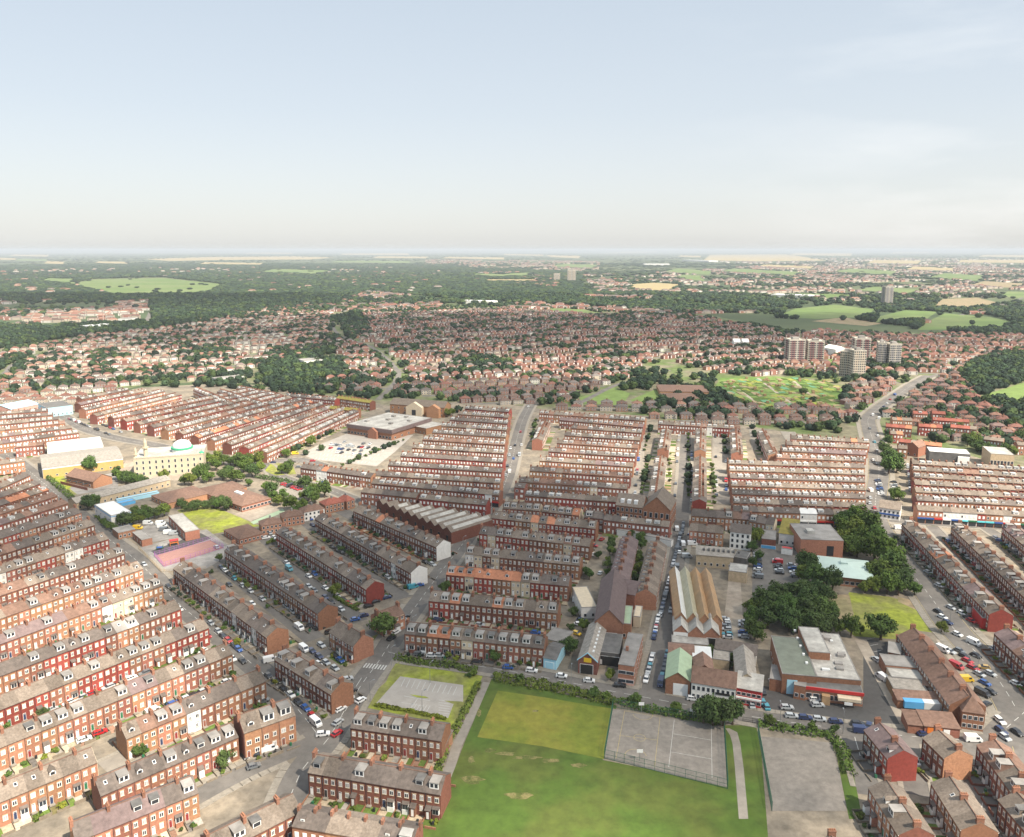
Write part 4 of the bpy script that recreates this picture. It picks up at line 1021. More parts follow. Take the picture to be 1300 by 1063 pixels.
row((1163, 640), (1430, 656), ZE, seed=400, lvl=1, special={3: ('paint_white', None, None), 4: ('paint_white', None, None), 5: ('paint_white', None, None), 6: ('paint_white', None, None), 10: ('paint_white', None, None)}, shops=['paint_blue', 'sign_red', 'paint_green', 'white', 'paint_cyan'], pal=PAL_ORANGE, label='shop terrace with white fronts facing the right hand junction')
ZW = 'right of the main road'
ks = dict(pal=[('brick_dark', 4), ('brick_red', 4), ('paint_red', 2)], roofs=[('slate_grey', 5), ('slate_purple', 3), ('tile_brown', 2)], dorm=.6)
row((1157, 660), (1272, 774), ZW, seed=410, special={9: (None, 'tile_orange', 'wide'), 10: (None, 'tile_orange', 'wide')}, endB='paint_red', label='long terrace along the right of the main road ending in a red gable', **ks)
row((1220, 664), (1370, 802), ZW, seed=411, label='second long terrace behind the main road terrace', **ks)
row((1285, 664), (1450, 800), ZW, seed=412, label='third slanting terrace at the right edge', **ks)
row((1279, 797), (1400, 908), ZW, seed=413, label='dark terrace at the right edge beside the main road bend', **ks)
row((1160, 797), (1230, 884), ZW, seed=414, D=11, E=6.2, R=9.7, roofs=[('tile_brown', 1)], dorm=0, wall=False, yard=0, pal=[('brick_brown', 3), ('brick_red', 1)] * 2, label='long brown roofed terrace backing on sheds beside the parked cars')
row((1116, 917), (1147, 953), ZW, seed=415, endB='paint_red', label='dark roofed terrace with a bright red gable at the bottom right', **ks)
row((1190, 926), (1218, 952), ZW, seed=416, endB='brick_orange', label='dark roofed terrace with an orange brick gable at the bottom right', **ks)
row((1262, 938), (1310, 1000), ZW, seed=417, label='red walled terrace under the bottom right corner', **ks)
for i, (a, b) in enumerate([((1132, 529), (1157, 530)), ((1125, 537), (1158, 540)), ((1159, 521), (1177, 522)), ((1183, 521), (1200, 522)), ((1184, 529), (1230, 532)), ((1166, 537), (1196, 539)), ((1207, 538), (1240, 541)), ((1130, 546), (1146, 547)), ((1250, 553), (1275, 556)), ((1290, 560), (1330, 562)), ((1140, 564), (1152, 565)), ((1142, 556), (1196, 562))]):
    row(a, b, 'beyond the wide junction', seed=420 + i, lvl=1, yard=0, what='short brick terrace', roofs=[('slate_grey', 1), ('tile_red', 1), ('tile_orange', 1)] , pal=PAL_ORANGE, dorm=.1)
# bottom centre
row((452, 904), (566, 920), ZC, seed=430, pal=[('brick_dark', 2), ('paint_red', 2), ('brick_red', 2), ('brick_dark', 1)], roofs=[('slate_dark', 1)], dorm=.7, endB='brick_brown', label='dark roofed terrace with lean-to extensions below the empty car park')
row((400, 958), (566, 985), ZC, seed=431, pal=[('brick_dark', 1)] * 4, roofs=[('slate_grey', 1), ('slate_dark', 1)], dorm=.3, label='dark roofed terrace cut by the bottom edge below the car park')
row((380, 1025), (530, 1050), ZC, seed=432, lvl=1, label='dark terrace hidden below the bottom edge')
for i, (p_, q_) in enumerate([((1125, 990), (1165, 1050)), ((1205, 985), (1245, 1045)), ((1290, 1005), (1340, 1060)), ((262, 1062), (372, 1008)), ((1055, 1060), (1075, 1100))]): row(p_, q_, 'under the bottom edge', seed=450 + i, what='terrace')
# twin rows above the chapel
# twin rows above the chapel
for (p_, q_), rf_, wl_, lb_ in ((((799, 679), (785, 733)), 'slate_purple', 'brick_brown', 'purple slated end-on terrace left of the overgrown gardens'), (((835, 685), (820, 748)), 'slate_grey', 'brick_orange', 'grey slated end-on terrace right of the overgrown gardens')):
    row(p_, q_, 'x', seed=440, E=6.4, R=9.2, roofs=[(rf_, 1)], pal=[(wl_, 1)] * 4, special={i_: (None, None, 'small') for i_ in range(40)}, label=lb_, wall=False, endB=wl_, yard=0)
# yards
YARD = [(v, c) for v, c in zip([v for v in YARD_V if v is not None], YARD_C)]
V = np.array([v for v, c in YARD], np.float32).reshape(-1, 3)
struct('front_yards', np_mesh('front_yards', V, np.arange(len(V)).reshape(-1, 4), M('yard_mix'), np.array([c for v, c in YARD])))
for p, r, z in bushes: bush(p, r, z)
# ------------------------------------------------------------------ single buildings
def dep(a, b, h, pt):
    A, B, C_ = P(*a, h), P(*b, h), P(*pt, h); u = (B - A).normalized(); n = Vector((-u.y, u.x, 0)); return abs((C_ - A).dot(n)) if abs((C_ - A).dot(n)) > 3 else 3
def bl(name, label, a, b, d, h, **k):
    if isinstance(d, tuple): d = dep(a, b, h, d)
    return bld(name, label, a, b, d, h, **k)
# mosque
r_, L, D = bl('mosque', 'cream mosque with a white and green dome and two minarets', (169, 584), (258, 578), 30, 12, wall='cream_stone', rm='sheet_pale', win=(11, 3, 1.3, 2.2), swin=(6, 3, 1.3, 2.2, 'L'), cat='mosque')
mb = MB()
for i in range(23): mb.box(i * L / 23 + .3, i * L / 23 + 1.9, -.05, .3, 12.4, 13.4, 0)
link('parapet', mb.mesh('parapet', 'cream_stone'), r_)
def dome(parent, x, y, z, r, mats, hh=.75):
    mb = MB(); mb.cyl((x, y, z), (x, y, z + r * .32), r * 1.02, r * 1.02, 24, 0); mb.cyl((x, y, z + r * .32), (x, y, z + r * .5), r * 1.08, r * 1.08, 24, 1)
    pr = [(math.cos(t * math.pi / 16) * r * .95, math.sin(t * math.pi / 16) * r * hh) for t in range(9)]
    for (r0, z0), (r1, z1) in zip(pr, pr[1:]): mb.cyl((x, y, z + r * .5 + z0), (x, y, z + r * .5 + z1), r0, max(r1, .05), 24, 2)
    mb.cyl((x, y, z + r * (.5 + hh)), (x, y, z + r * (.5 + hh) + 1.6), .12, .05, 6, 2)
    link('dome', mb.mesh('dome', mats), parent)
gd = 'paint_green2'; mat(gd, (0.06, 0.36, 0.2), var=.05)
dome(r_, L * .66, 15, 12.3, 6.6, ['sheet_white', gd, 'sheet_white'], .72)
dome(r_, L * .97, 2.5, 12.3, 1.6, ['cream_stone', gd, gd])
dome(r_, 1.5, 1.5, 12.3, 1.3, ['cream_stone', gd, 'cream_stone'])
for x, y, zt, w in ((7, 6, 25, 1.5), (1.2, 3, 20, 1.1)):
    mb = MB(); mb.cyl((x, y, 0), (x, y, zt * .72), w, w * .85, 8); mb.cyl((x, y, zt * .72), (x, y, zt * .76), w * 1.35, w * 1.35, 8); mb.cyl((x, y, zt * .76), (x, y, zt * .88), w * .75, w * .7, 8); mb.cyl((x, y, zt * .88), (x, y, zt), w * .8, .05, 8)
    link('minaret', mb.mesh('minaret', 'cream_stone'), r_)
# warehouses
r_, L, D = bl('warehouse', 'long warehouse with an ochre front, white end wall and grey roof', (54, 595), (156, 582), (33, 580), 7, roof='gx', rh=2, wall='ochre_wall', rm='asbestos', cat='warehouse', win=(9, 1, 1.5, 1.2))
sub(r_, 'end_wall', 'sheet_white', (-.1, -.02, 0, D, 0, 7.0)); sub(r_, 'fascia', 'white', (0, L, -.12, -.01, 6.0, 6.9))
r_, L, D = bl('warehouse', 'low warehouse with a broad white flat roof behind the ochre one', (60, 573), (131, 565), (55, 563), 6, wall='paint_white', rm='sheet_white', cat='warehouse', win=(8, 1))
r_, L, D = bl('leisure_centre', 'low building with a pale blue roof at the left edge', (14, 520), (50, 513), 30, 5, roof='gx', rh=3, wall='render_pink', rm='sheet_sky', cat='building', win=(8, 1))
bl('sports_hall', 'dark grey flat-roofed hall near the pale blue roof', (60, 519), (92, 515), 30, 8, wall='sheet_sky', rm='felt_dark', cat='building', win=(6, 1))
r_, L, D = bl('burnt_building', 'brown roofed brick building with a burnt out front', (84, 604), (118, 612), 13, 4.5, roof='gx', rh=3.5, wall='brick_orange', rm='tile_brown', cat='building', win=(4, 1))
sub(r_, 'charred_beam', 'paint_black', *[(i * 1.8, i * 1.8 + .3, -3.5, -.2, 2.6 + (i % 3) * .3, 2.9 + (i % 3) * .3) for i in range(int(L / 1.8))]); sub(r_, 'charred_wall', 'brick_dark', (0, L, -4.2, -3.9, 0, 1.8))
bl('hall', 'long low hall with a grey sheet roof and buff front', (97, 639), (216, 609), 10, 4.5, roof='gx', rh=2, wall='stone_buff', rm='asbestos', win=(16, 1, 1.2, 1.4), cat='hall')
r_, L, D = bl('warehouse', 'white box warehouse with blue trim beside the left street', (120, 642), (141, 656), (166, 650), 7, wall='paint_white', rm='sheet_white', cat='warehouse', win=(4, 2, 1.4, .9), swin=(4, 1, 1.4, 1.0))
sub(r_, 'blue_trim', 'sheet_blue', (-.1, L + .1, -.1, -.01, 6.6, 7.0), (L + .01, L + .1, 0, D, 6.6, 7.0), (L + .01, L + .1, 0, D, 0, .7))
r_, L, D = bl('blue_shelter', 'low bright blue covered pool beside the white warehouse', (150, 641), (172, 636), 5, 1.5, wall='sheet_blue', rm='sheet_blue', cat='shelter')
r_, L, D = bl('fence_panel', 'pale blue boundary fence behind the white warehouse', (148, 636), (202, 625), 3, 2, wall='sheet_sky', rm='sheet_sky', cat='fence')
bl('school', 'brown hipped school block nearest the white warehouse', (192, 629), (214, 639), (262, 624), 3.6, roof='hip', rh=3, wall='brick_orange', rm='tile_brown', win=(5, 1, 2, 1.5), cat='school')
r_, L, D = bl('school', 'largest brown roofed school block with a white rooflight', (268, 629), (307, 643), (342, 632), 3.6, roof='hip', rh=3, wall='brick_orange', rm='tile_brown', win=(8, 1, 2, 1.5), swin=(8, 1, 2, 1.5), cat='school')
sub(r_, 'rooflight', 'white', (L * .4, L * .62, D * .38, D * .5, 5.6, 6.9))
bl('school', 'brown school wing between the two larger blocks', (250, 621), (268, 629), (300, 613), 3.6, roof='hip', rh=2.5, wall='brick_orange', rm='tile_brown', win=(4, 1), cat='school')
bl('nursery_school', 'single-storey hipped nursery beside the pink playground', (284, 673), (304, 685), (333, 676), 3.2, roof='hip', rh=2.6, wall='brick_red', rm='tile_brown', win=(5, 1), swin=(6, 1), cat='school')
bl('depot', 'depot building with a pale flat roof behind parked vans', (214, 656), (235, 677), (251, 671), 4.5, wall='brick_orange', rm='sheet_pale', win=(5, 1, 2.4, 2.4), cat='depot')
bl('office', 'small flat-roofed orange brick office at the depot gate', (150, 678), (172, 673), (147, 671), 3.2, wall='brick_orange', rm='felt_grey', cat='office', win=(4, 1))
bl('office', 'wedge of flat-roofed orange brick offices in the depot yard', (168, 677), (180, 687), (192, 683), 3.2, wall='brick_orange', rm='felt_grey', cat='office', win=(3, 1))
for i, (a, b) in enumerate([((332, 668), (358, 664)), ((359, 658), (386, 654)), ((386, 651), (412, 646)), ((413, 642), (437, 637)), ((440, 637), (450, 634))]):
    r_, L, D = bl('semi_detached_house', None, a, b, 8.5, 5.2, roof='hip', rh=2.6, wall='brick_orange' if i != 2 else 'paint_white', rm='tile_brown' if i < 3 else 'tile_red', win=(5 if i < 4 else 2, 2), swin=(2, 2))
    pend(r_, 'brown hipped house', 'in the line behind the school yard', 'house', 'hipped houses behind the school yard')
# supermarket
r_, L, D = bl('supermarket', 'large supermarket with a pale flat roof and brown brick front', (441, 539), (497, 547), (536, 530), 8, wall='brick_brown', rm='sheet_pale', win=(14, 1, 2.2, 2.0), swin=(6, 1, 2, 1.5), cat='supermarket')
sub(r_, 'fascia', 'slate_purple', (-.5, L + .5, -1.0, -.1, 5.6, 8.4), (L + .1, L + 1, -.9, D, 5.6, 8.4))
mb = MB(); mb.prism([(-9, 0), (0, 0), (0, 6), (-4.5, 9), (-9, 6)], 0, 1, 'x', 0); mb.v = [(y * 1.0 + L * .62 + 4.5, -x * 2 - 1.1, z) for x, y, z in mb.v]; link('entrance', mb.mesh('entrance', 'brick_orange'), r_)
sub(r_, 'roof_plant', 'felt_grey', *[(L * u, L * u + 3, D * v, D * v + 3, 8.5, 9.8) for u, v in ((.15, .25), (.4, .5), (.65, .3), (.8, .6), (.3, .75), (.55, .8))])
r_, L, D = bl('store_extension', 'white roofed extension right of the supermarket', (521, 541), (541, 545), 22, 5, wall='brick_orange', rm='sheet_pale', cat='building', win=(4, 1))
r_, L, D = bl('chapel', 'grey roofed brick chapel with a white gable behind the supermarket', (495, 513), (564, 518), 15, 9, roof='gx', rh=4.5, wall='brick_orange', rm='slate_grey', win=(9, 2, 1.2, 2), cat='chapel')
mb = MB(); x = L * .48; mb.prism([(-8, 0), (8, 0), (8, 8.5), (0, 13), (-8, 8.5)], 0, 4, 'x', 0); mb.v = [(y + x, -xx, z) for xx, y, z in mb.v]; g = link('white_gable', mb.mesh('white_gable', 'render_cream'), r_)
sub(r_, 'dark_window', 'glass', (x - 2, x + 2, -4.1, -3.9, 1, 6))
mb = MB(); mb.prism([(-6, 0), (6, 0), (6, 8.5), (0, 12), (-6, 8.5)], 0, 5, 'x', 0); mb.v = [(y + L * .83, -xx, z) for xx, y, z in mb.v]; link('brick_gable', mb.mesh('brick_gable', 'brick_orange'), r_)
# sawtooth works
A_, L, rz_ = frame_of((478, 637), (573, 676), 6.5); r_ = empty('sawtooth_works', A_, rz_); nb = 10; w = L / nb; D = dep((478, 637), (573, 676), 6.5, (609, 651))
wb = MB(); rb = MB(); lb = MB(); wn_ = cached(('bw', 2.0, 2.8, 'brick_brown'), lambda: bw_mesh(2.0, 2.8, 'brick_brown'))
for i in range(nb):
    x0, x1 = i * w, i * w + w; xm = (x0 + x1) / 2; dd = max(4, D * ((i + .6) / nb) ** .8); pr_ = [(x0, 0), (x1, 0), (x1, 6.2), (xm, 8.4), (x0, 6.2)]
    wb.add([(t, i * .003, z) for t, z in pr_] + [(t, dd, z) for t, z in pr_], [(0, 1, 2, 3, 4), (9, 8, 7, 6, 5)] + [((q + 1) % 5, q, q + 5, (q + 1) % 5 + 5) for q in range(5)])
    rb.slab((x0, -.2, 6.24), (xm, -.2, 8.44), (xm, dd, 8.44), (x0, dd, 6.24), .14); rb.slab((xm, -.2, 8.44), (x1, -.2, 6.24), (x1, dd, 6.24), (xm, dd, 8.44), .14)
    if i > 1: z1_, z2_ = 6.24 + 2.2 * .35 + .16, 6.24 + 2.2 * .85 + .16; lb.slab((x1 - w * .5 * .85, 2.5, z2_), (x1 - w * .5 * .35, 2.5, z1_), (x1 - w * .5 * .35, dd - 2, z1_), (x1 - w * .5 * .85, dd - 2, z2_), .08)
    link('window', wn_, r_, (xm, 0, 1.2))
link('wall', wb.mesh('wall', 'brick_dark'), r_); link('roof', rb.mesh('roof', 'slate_grey'), r_); link('rooflight', lb.mesh('rooflight', 'sheet_pale'), r_)
tag(r_, 'long brick works with a sawtooth roof of pale striped bays', 'factory')
# church school
r_, L, D = bl('school_hall', 'tall brick hall with dormers joined to the church gable', (782, 641), (816, 645), 13, 11, roof='gx', rh=5, wall='brick_brown', rm='slate_grey', win=(6, 3, 1.4, 2), cat='hall')
sub(r_, 'dormer', 'white', *[(L * f, L * f + 2, 1.2, 4, 11.8, 14) for f in (.15, .4, .65)])
bl('church', 'tall gabled brick church at the street corner', (816, 645), (851, 649), 20, 11, roof='gy', rh=7, wall='brick_brown', rm='slate_grey', win=(5, 2, 1.6, 3), swin=(5, 2, 1.2, 2.2), cat='church')
r_, L, D = bl('boundary_wall', 'long white painted wall above the end-on terraces', (783, 673), (852, 688), 3, 3, wall='paint_white', rm='felt_grey', cat='wall')
r_, L, D = bl('chapel', 'dark roofed chapel with an orange gable facing the camera', (755, 790), (791, 793), 40, 8, roof='gy', rh=5.5, wall='brick_orange', rm='slate_purple', win=(3, 1, 1.2, 1.6), cat='chapel')
sub(r_, 'window_band', 'white', (L * .2, L * .8, -.12, -.02, 1.5, 4.2)); sub(r_, 'glazing', 'glass', *[(L * .2 + i * 1.05 + .2, L * .2 + i * 1.05 + .95, -.16, -.1, 1.7, 3.9) for i in range(int(L * .6 / 1.05))])
r_, L, D = bl('chapel_wing', 'dark purple side wing of the chapel with a white gutter', (786, 752), (806, 756), 14, 6.5, roof='gx', rh=3, wall='brick_orange', rm='slate_purple', cat='chapel')
bl('lean_to', 'pale roofed lean-to right of the chapel', (790, 793), (801, 794), 16, 6, wall='brick_orange', rm='sheet_green', win=(2, 1), cat='shed')
bl('shed', 'cream roofed shed right of the chapel lean-to', (804, 784), (813, 785), 10, 4, wall='render_cream', rm='render_cream', cat='shed')
bl('warehouse', 'cream flat-roofed warehouse left of the dark chapel', (738, 773), (758, 772), (745, 746), 4.5, wall='paint_white', rm='render_cream', win=(2, 1), cat='warehouse')
# garage and neighbours
r_, L, D = bl('repair_garage', 'car repair garage with a grey roof, blue edging and an open front', (734, 838), (758, 841), 27, 5, roof='gy', rh=3, wall='brick_red', rm='asbestos', cat='garage', door=[(.45, 4.5, 3.6, 'paint_black')])  # black door panel paints the shade inside the open front
sub(r_, 'sign', 'paint_yellow', (L * .3, L * .7, -.2, -.05, 4.6, 6.2)); mb = MB()
for x0, x1, z0, z1 in ((-.4, L / 2, 4.9, 8.1), (L / 2, L + .4, 8.1, 4.9)): mb.add([(x0, -.4, z0), (x1, -.4, z1), (x1, -.4, z1 + .4), (x0, -.4, z0 + .4), (x0, -.2, z0), (x1, -.2, z1), (x1, -.2, z1 + .4), (x0, -.2, z0 + .4)], [(0, 1, 2, 3), (3, 2, 6, 7), (4, 7, 6, 5)])
link('barge_board', mb.mesh('barge_board', 'sheet_sky'), r_)
sub(r_, 'rooflight', 'sheet_white', *[(L * .68, L * .78, 3 + i * 3, 4.4 + i * 3, 6.9, 7.25) for i in range(7)])
bl('canopy', 'flat dark canopy between the repair garage and the office', (760, 829), (786, 832), 15, 4.6, wall='felt_dark', rm='felt_dark', cat='canopy', door=[(.35, 4, 3.6, 'paint_black'), (.75, 4, 3.6, 'paint_black')])
r_, L, D = bl('office', 'two-storey flat-roofed orange brick office at the street corner', (785, 845), (805, 848), 24, 7, wall='brick_orange', rm='felt_grey', win=(2, 2, 2.8, 1.3), swin=(7, 2), cat='office')
sub(r_, 'pink_render', 'render_pink', (-.05, L + .05, -.05, -.01, 0, 2.6)); sub(r_, 'chimney', 'chimney_brick', (1, 2, 10, 11, 7, 9))
bl('shed', 'grey shed between the terrace and the repair garage', (690, 835), (706, 838), 12, 4, roof='gx', rh=1.5, wall='sheet_sky', rm='felt_dark', cat='shed', door=[(.5, 3, 2.6, 'sheet_sky')])
bl('outbuilding', 'row of flat grey garages beyond the terrace end', (690, 812), (715, 818), 10, 3, wall='stone_buff', rm='felt_grey', cat='garage', win=(4, 1))
# depot with tan roofs
r_, L, D = bl('sheet_roofed_works', 'large works with tan, white and beige striped sheet roofs', (857, 786), (917, 790), 46, 6.5, roof='gy', rh=3, bays=4, wall='brick_orange', rm='sheet_tan', cat='factory')
w = L / 4
for nm, sl_ in (('white_roof_sheet', [(0, 1)]), ('beige_roof_sheet', [(1, 0), (1, 1)])):
    mb = MB()
    for i, s_ in sl_:
        x0, x1 = (i * w, i * w + w / 2) if s_ == 0 else (i * w + w / 2, i * w + w); za, zb_ = (6.75, 9.75) if s_ == 0 else (9.75, 6.75)
        mb.slab((x0, -.32, za), (x1, -.32, zb_), (x1, D + .32, zb_), (x0, D + .32, za), .05)
    link('roof_sheet', mb.mesh('roof_sheet', 'sheet_white' if 'white' in nm else 'sheet_beige'), r_)

r_, L, D = bl('gabled_workshop', 'three gabled workshop fronts with pale green roofs', (855, 802), (913, 807), 12, 5, roof='gy', rh=3, bays=3, wall='brick_orange', rm='sheet_pale', cat='factory', door=[(.17, 4, 3.6, 'paint_black'), (.85, 4, 3.6, 'paint_black')], win=None)
sub(r_, 'white_front', 'paint_white', (0, L * .32, -.06, -.01, 0, 5))
bl('outbuilding', 'low beige flat-roofed sheds in front of the workshop gables', (853, 817), (900, 821), 6, 3, wall='stone_buff', rm='sheet_pale', cat='shed')
bl('workshop', 'brown roofed orange brick workshop by the parked cars', (849, 831), (881, 834), 9, 4.5, roof='gx', rh=1.8, wall='brick_orange', rm='tile_brown', cat='workshop')
bl('shed', 'white roofed shed behind the white restaurant', (881, 843), (904, 845), 11, 4.5, roof='mono', rh=1, wall='paint_white', rm='sheet_white', cat='shed')
bl('shed', 'small brown gabled store behind the white restaurant', (882, 852), (906, 854), 9, 5, roof='gy', rh=2.6, wall='brick_brown', rm='tile_brown', cat='shed')
r_, L, D = bl('workshop', 'brick workshop with a moss green patched roof at the corner', (845, 862), (876, 866), 17, 5.5, roof='gy', rh=3, wall='brick_brown', rm='sheet_green', cat='workshop', door=[(.62, 4.6, 4.2, 'white')])
sub(r_, 'roof_patch', 'felt_grey', *[(L * u, L * u + 1.6, v, v + 4.5, zz, zz + .12) for u, v, zz in ((.12, 4, 6.6), (.3, 10, 7.5))]) if False else None
r_, L, D = bl('restaurant', 'long white restaurant with a brown roof and dark sign', (878, 866), (934, 875), 10, 6.5, roof='gx', rh=3.2, wall='paint_white', rm='tile_brown', win=(9, 2, 1.1, 1.6), cat='restaurant')
sub(r_, 'sign', 'paint_black', (L * .55, L * .88, -.15, -.07, 3.5, 4.3))
bl('hall', 'grey ridged hall behind the red shop front', (935, 864), (961, 867), 20, 5.5, roof='gy', rh=3, wall='stone_buff', rm='asbestos', cat='hall')
r_, L, D = bl('shop', 'shop with a red and white front beside the big tree', (935, 873), (967, 879), 8, 6, roof='mono', rh=1.6, wall='sign_red', rm='sheet_pale', win=(5, 2, 1.4, 1.2), cat='shop')
sub(r_, 'shop_front', 'white', (0, L, -.5, -.1, 2.6, 3.2))
bl('stores', 'dark slated stores behind the restaurant yard', (908, 823), (960, 832), 7, 4.5, roof='gx', rh=2.2, wall='paint_white', rm='slate_dark', win=(8, 1), cat='building')
bl('shed', 'low grey shed in the restaurant yard', (905, 838), (926, 841), 9, 3.5, wall='stone_buff', rm='asbestos', cat='shed')
r_, L, D = bl('industrial_unit', 'grey shed with a row of roof vents by the side street', (884, 704), (931, 708), 12, 6, roof='gx', rh=2.2, wall='stone_buff', rm='asbestos', cat='warehouse', win=(6, 1))
sub(r_, 'roof_vent', 'felt_dark', *[(L * .18 + i * 2.3, L * .18 + i * 2.3 + .9, 2.5, 4, 7.1, 8.2) for i in range(8)])
bl('house', 'white three-storey house with black windows', (927, 675), (953, 678), 10, 9, roof='gx', rh=2.8, wall='paint_white', rm='slate_dark', win=(4, 3, 1.1, 1.6), cat='house', wcol='paint_black')
bl('workshop', 'small grey roofed workshop with a blue front', (967, 685), (985, 687), 14, 4.5, roof='flat', wall='brick_dark', rm='felt_grey', cat='workshop', door=[(.5, 7, 1.6, 'sheet_blue')])
bl('shed', 'flat grey shed right of the vented grey unit', (931, 708), (948, 711), 9, 4, wall='felt_dark', rm='felt_dark', cat='shed')
bl('shed', 'beige shed behind the white wall of the tan works', (925, 726), (948, 729), 10, 4.5, wall='stone_buff', rm='sheet_pale', cat='shed')
# store
r_, L, D = bl('store', 'large store with a dark green-grey flat roof', (993, 857), (1037, 861), (981, 809), 7, wall='brick_brown', rm='felt_green', cat='store', swin=(6, 1, 1.5, 1.2, 'L'))
sub(r_, 'glazing', 'sheet_sky', (L * .15, L * .45, -.1, -.02, .3, 5.5)); sub(r_, 'roof_vent', 'white', *[(L * .8, L * .8 + .8, 8 + i * 6, 8.8 + i * 6, 7.4, 8.1) for i in range(5)])
bl('store_wing', 'low brick wing on the left of the big store', (977, 863), (998, 867), 10, 4, wall='brick_brown', rm='felt_grey', cat='store')
bl('plant_block', 'raised pale roofed plant block of the big store', (1027, 829), (1054, 831), 19, 9, wall='brick_brown', rm='sheet_pale', cat='store')
r_, L, D = bl('retail_hall', 'pale flat-roofed hall joined to the right of the store', (1037, 861), (1093, 866), 33, 6.2, wall='brick_brown', rm='sheet_pale', cat='store', swin=(6, 1))
sub(r_, 'roof_clutter', 'felt_grey', *[(R_.uniform(3, L - 4), 0, 0, 0, 0, 0) for _ in range(0)]) if False else None
mb = MB(); rr = random.Random(3)
for i in range(14): x, y = rr.uniform(2, L - 4), rr.uniform(4, D - 4); mb.box(x, x + rr.uniform(.8, 3), y, y + rr.uniform(.8, 2.5), 6.7, 7.1 + rr.random(), i % 2)
link('roof_plant', mb.mesh('roof_plant', ['felt_grey', 'sheet_white']), r_)
r_, L, D = bl('shop_front_building', 'dark roofed shop front with a red fascia and cream awning', (1023, 873), (1096, 882), 10, 4.4, wall='brick_orange', rm='felt_dark', cat='shop', win=(8, 1, 2, 1.8))
sub(r_, 'fascia', 'sign_red', (-.2, L + .2, -.5, -.02, 4.0, 5.0)); sub(r_, 'awning', 'render_cream', (L * .55, L * .95, -2.6, -.1, 2.6, 3.6)); sub(r_, 'porch', 'sheet_tan', (L * .28, L * .42, -2, -.1, 0, 3.2)); sub(r_, 'sign', 'white', (L * .66, L * .8, -2.8, -2.62, 1.4, 2.4))
bl('store_wing', 'brick corner block between the store and the red fascia', (1008, 871), (1023, 874), 9, 4.6, wall='brick_brown', rm='felt_grey', win=(2, 1), cat='store')
# library etc
r_, L, D = bl('library', 'modern orange brick building with a grey flat roof among trees', (1017, 686), (1071, 688), (1012, 666), 8.5, wall='brick_orange', rm='felt_grey', cat='building', swin=(2, 1, 2, 4))
sub(r_, 'glazing', 'glass', (L * .62, L * .78, -.12, -.02, 1, 6)); sub(r_, 'roof_plant', 'sheet_pale', (L * .25, L * .42, D * .35, D * .55, 9, 10.5))
bl('hall', 'white walled hall with a moss covered roof', (989, 677), (1011, 680), (985, 659), 6, roof='mono', rh=1, wall='paint_white', rm='moss_roof', cat='hall', win=(3, 1))
r_, L, D = bl('health_centre', 'low building with a pale mint green roof beside the trees', (1045, 729), (1107, 736), (1034, 706), 4.6, roof='hip', rh=2.2, wall='brick_orange', rm='sheet_mint', cat='building', win=(9, 1, 1.8, 1.6), ov=1.2)
sub(r_, 'rooflight', 'sheet_mint', (L * .4, L * .55, D * .45, D * .6, 5.5, 7.4))
bl('substation', 'small white kiosk with a red roof in the round bed', (992, 697), (1006, 699), 3, 2.6, wall='paint_white', rm='sign_red', cat='kiosk')
# corner pub and right things
r_, L, D = bl('corner_shop', 'white corner shop with a blue front at the wide junction', (1116, 644), (1143, 648), 11, 6.3, roof='gx', rh=3, wall='paint_white', rm='slate_grey', win=(5, 2), cat='shop')
sub(r_, 'shop_front', 'paint_blue', (0, L, -.3, -.1, 2.5, 3.4))
r_, L, D = bl('corner_shop', 'bright red corner shop with a white and blue billboard', (1247, 786), (1286, 789), 10, 4.2, wall='sign_red', rm='slate_dark', cat='shop')
bbm = MB(); bbm.box(L * .42, L * .9, -.4, -.1, 4.2, 7.4, 0); bbm.box(L * .44, L * .88, -.44, -.39, 5.0, 6.9, 1); link('billboard', bbm.mesh('billboard', ['white', 'sheet_sky']), r_)
hp = MB()
r_, L, D = bl('corner_shop', 'hipped corner shop ending the long brown roofed terrace', (1222, 903), (1250, 907), 13, 6.2, roof='hip', rh=4, wall='brick_brown', rm='tile_brown', cat='shop', win=(4, 2))
for nm, lab, a, b, d, h, w_, m_ in (('shed', 'grey flat-roofed store backing on the long brown roof', (1124, 846), (1168, 850), 8, 3.8, 'brick_orange', 'felt_grey'), ('shed', 'beige flat-roofed store below the grey one', (1132, 862), (1174, 866), 7, 3, 'stone_buff', 'sheet_pale'),
        ('yard_canopy', 'ochre corrugated store in the back yards', (1134, 876), (1178, 880), 8, 3, 'wood_fence', 'asbestos'), ('shed', 'narrow dark store above the blue lorry', (1140, 889), (1200, 893), 5, 3, 'brick_brown', 'tile_brown'),
        ('shed', 'red-brown roofed garage nearest the back lane', (1153, 920), (1173, 922), 7, 3, 'brick_red', 'tile_brown'), ('shed', 'red-brown roofed garage with an orange door', (1174, 922), (1219, 926), 7.5, 3.2, 'brick_red', 'tile_brown'),
        ('shed', 'small red tiled store at the top of the back yards', (1140, 821), (1152, 823), 8, 3.5, 'brick_orange', 'tile_red'), ('shed', 'cluttered brick store beside the round tree', (1128, 828), (1143, 831), 7, 3.5, 'brick_brown', 'felt_grey'),
        ('shed', 'dark red lean-to behind the long brown roof', (1172, 870), (1190, 874), 8, 3.5, 'brick_dark', 'tile_brown')):
    r_, L, D = bl(nm, lab, a, b, d, h, wall=w_, rm=m_, roof='flat' if 'flat' in lab or 'corrug' in lab else 'mono', rh=.8, cat='shed')
    if 'orange door' in lab: sub(r_, 'door', 'paint_orange', (L * .08, L * .5, -.15, -.02, 0, 2.9)); sub(r_, 'door', 'white', (L * .54, L * .72, -.15, -.02, 0, 2.6))
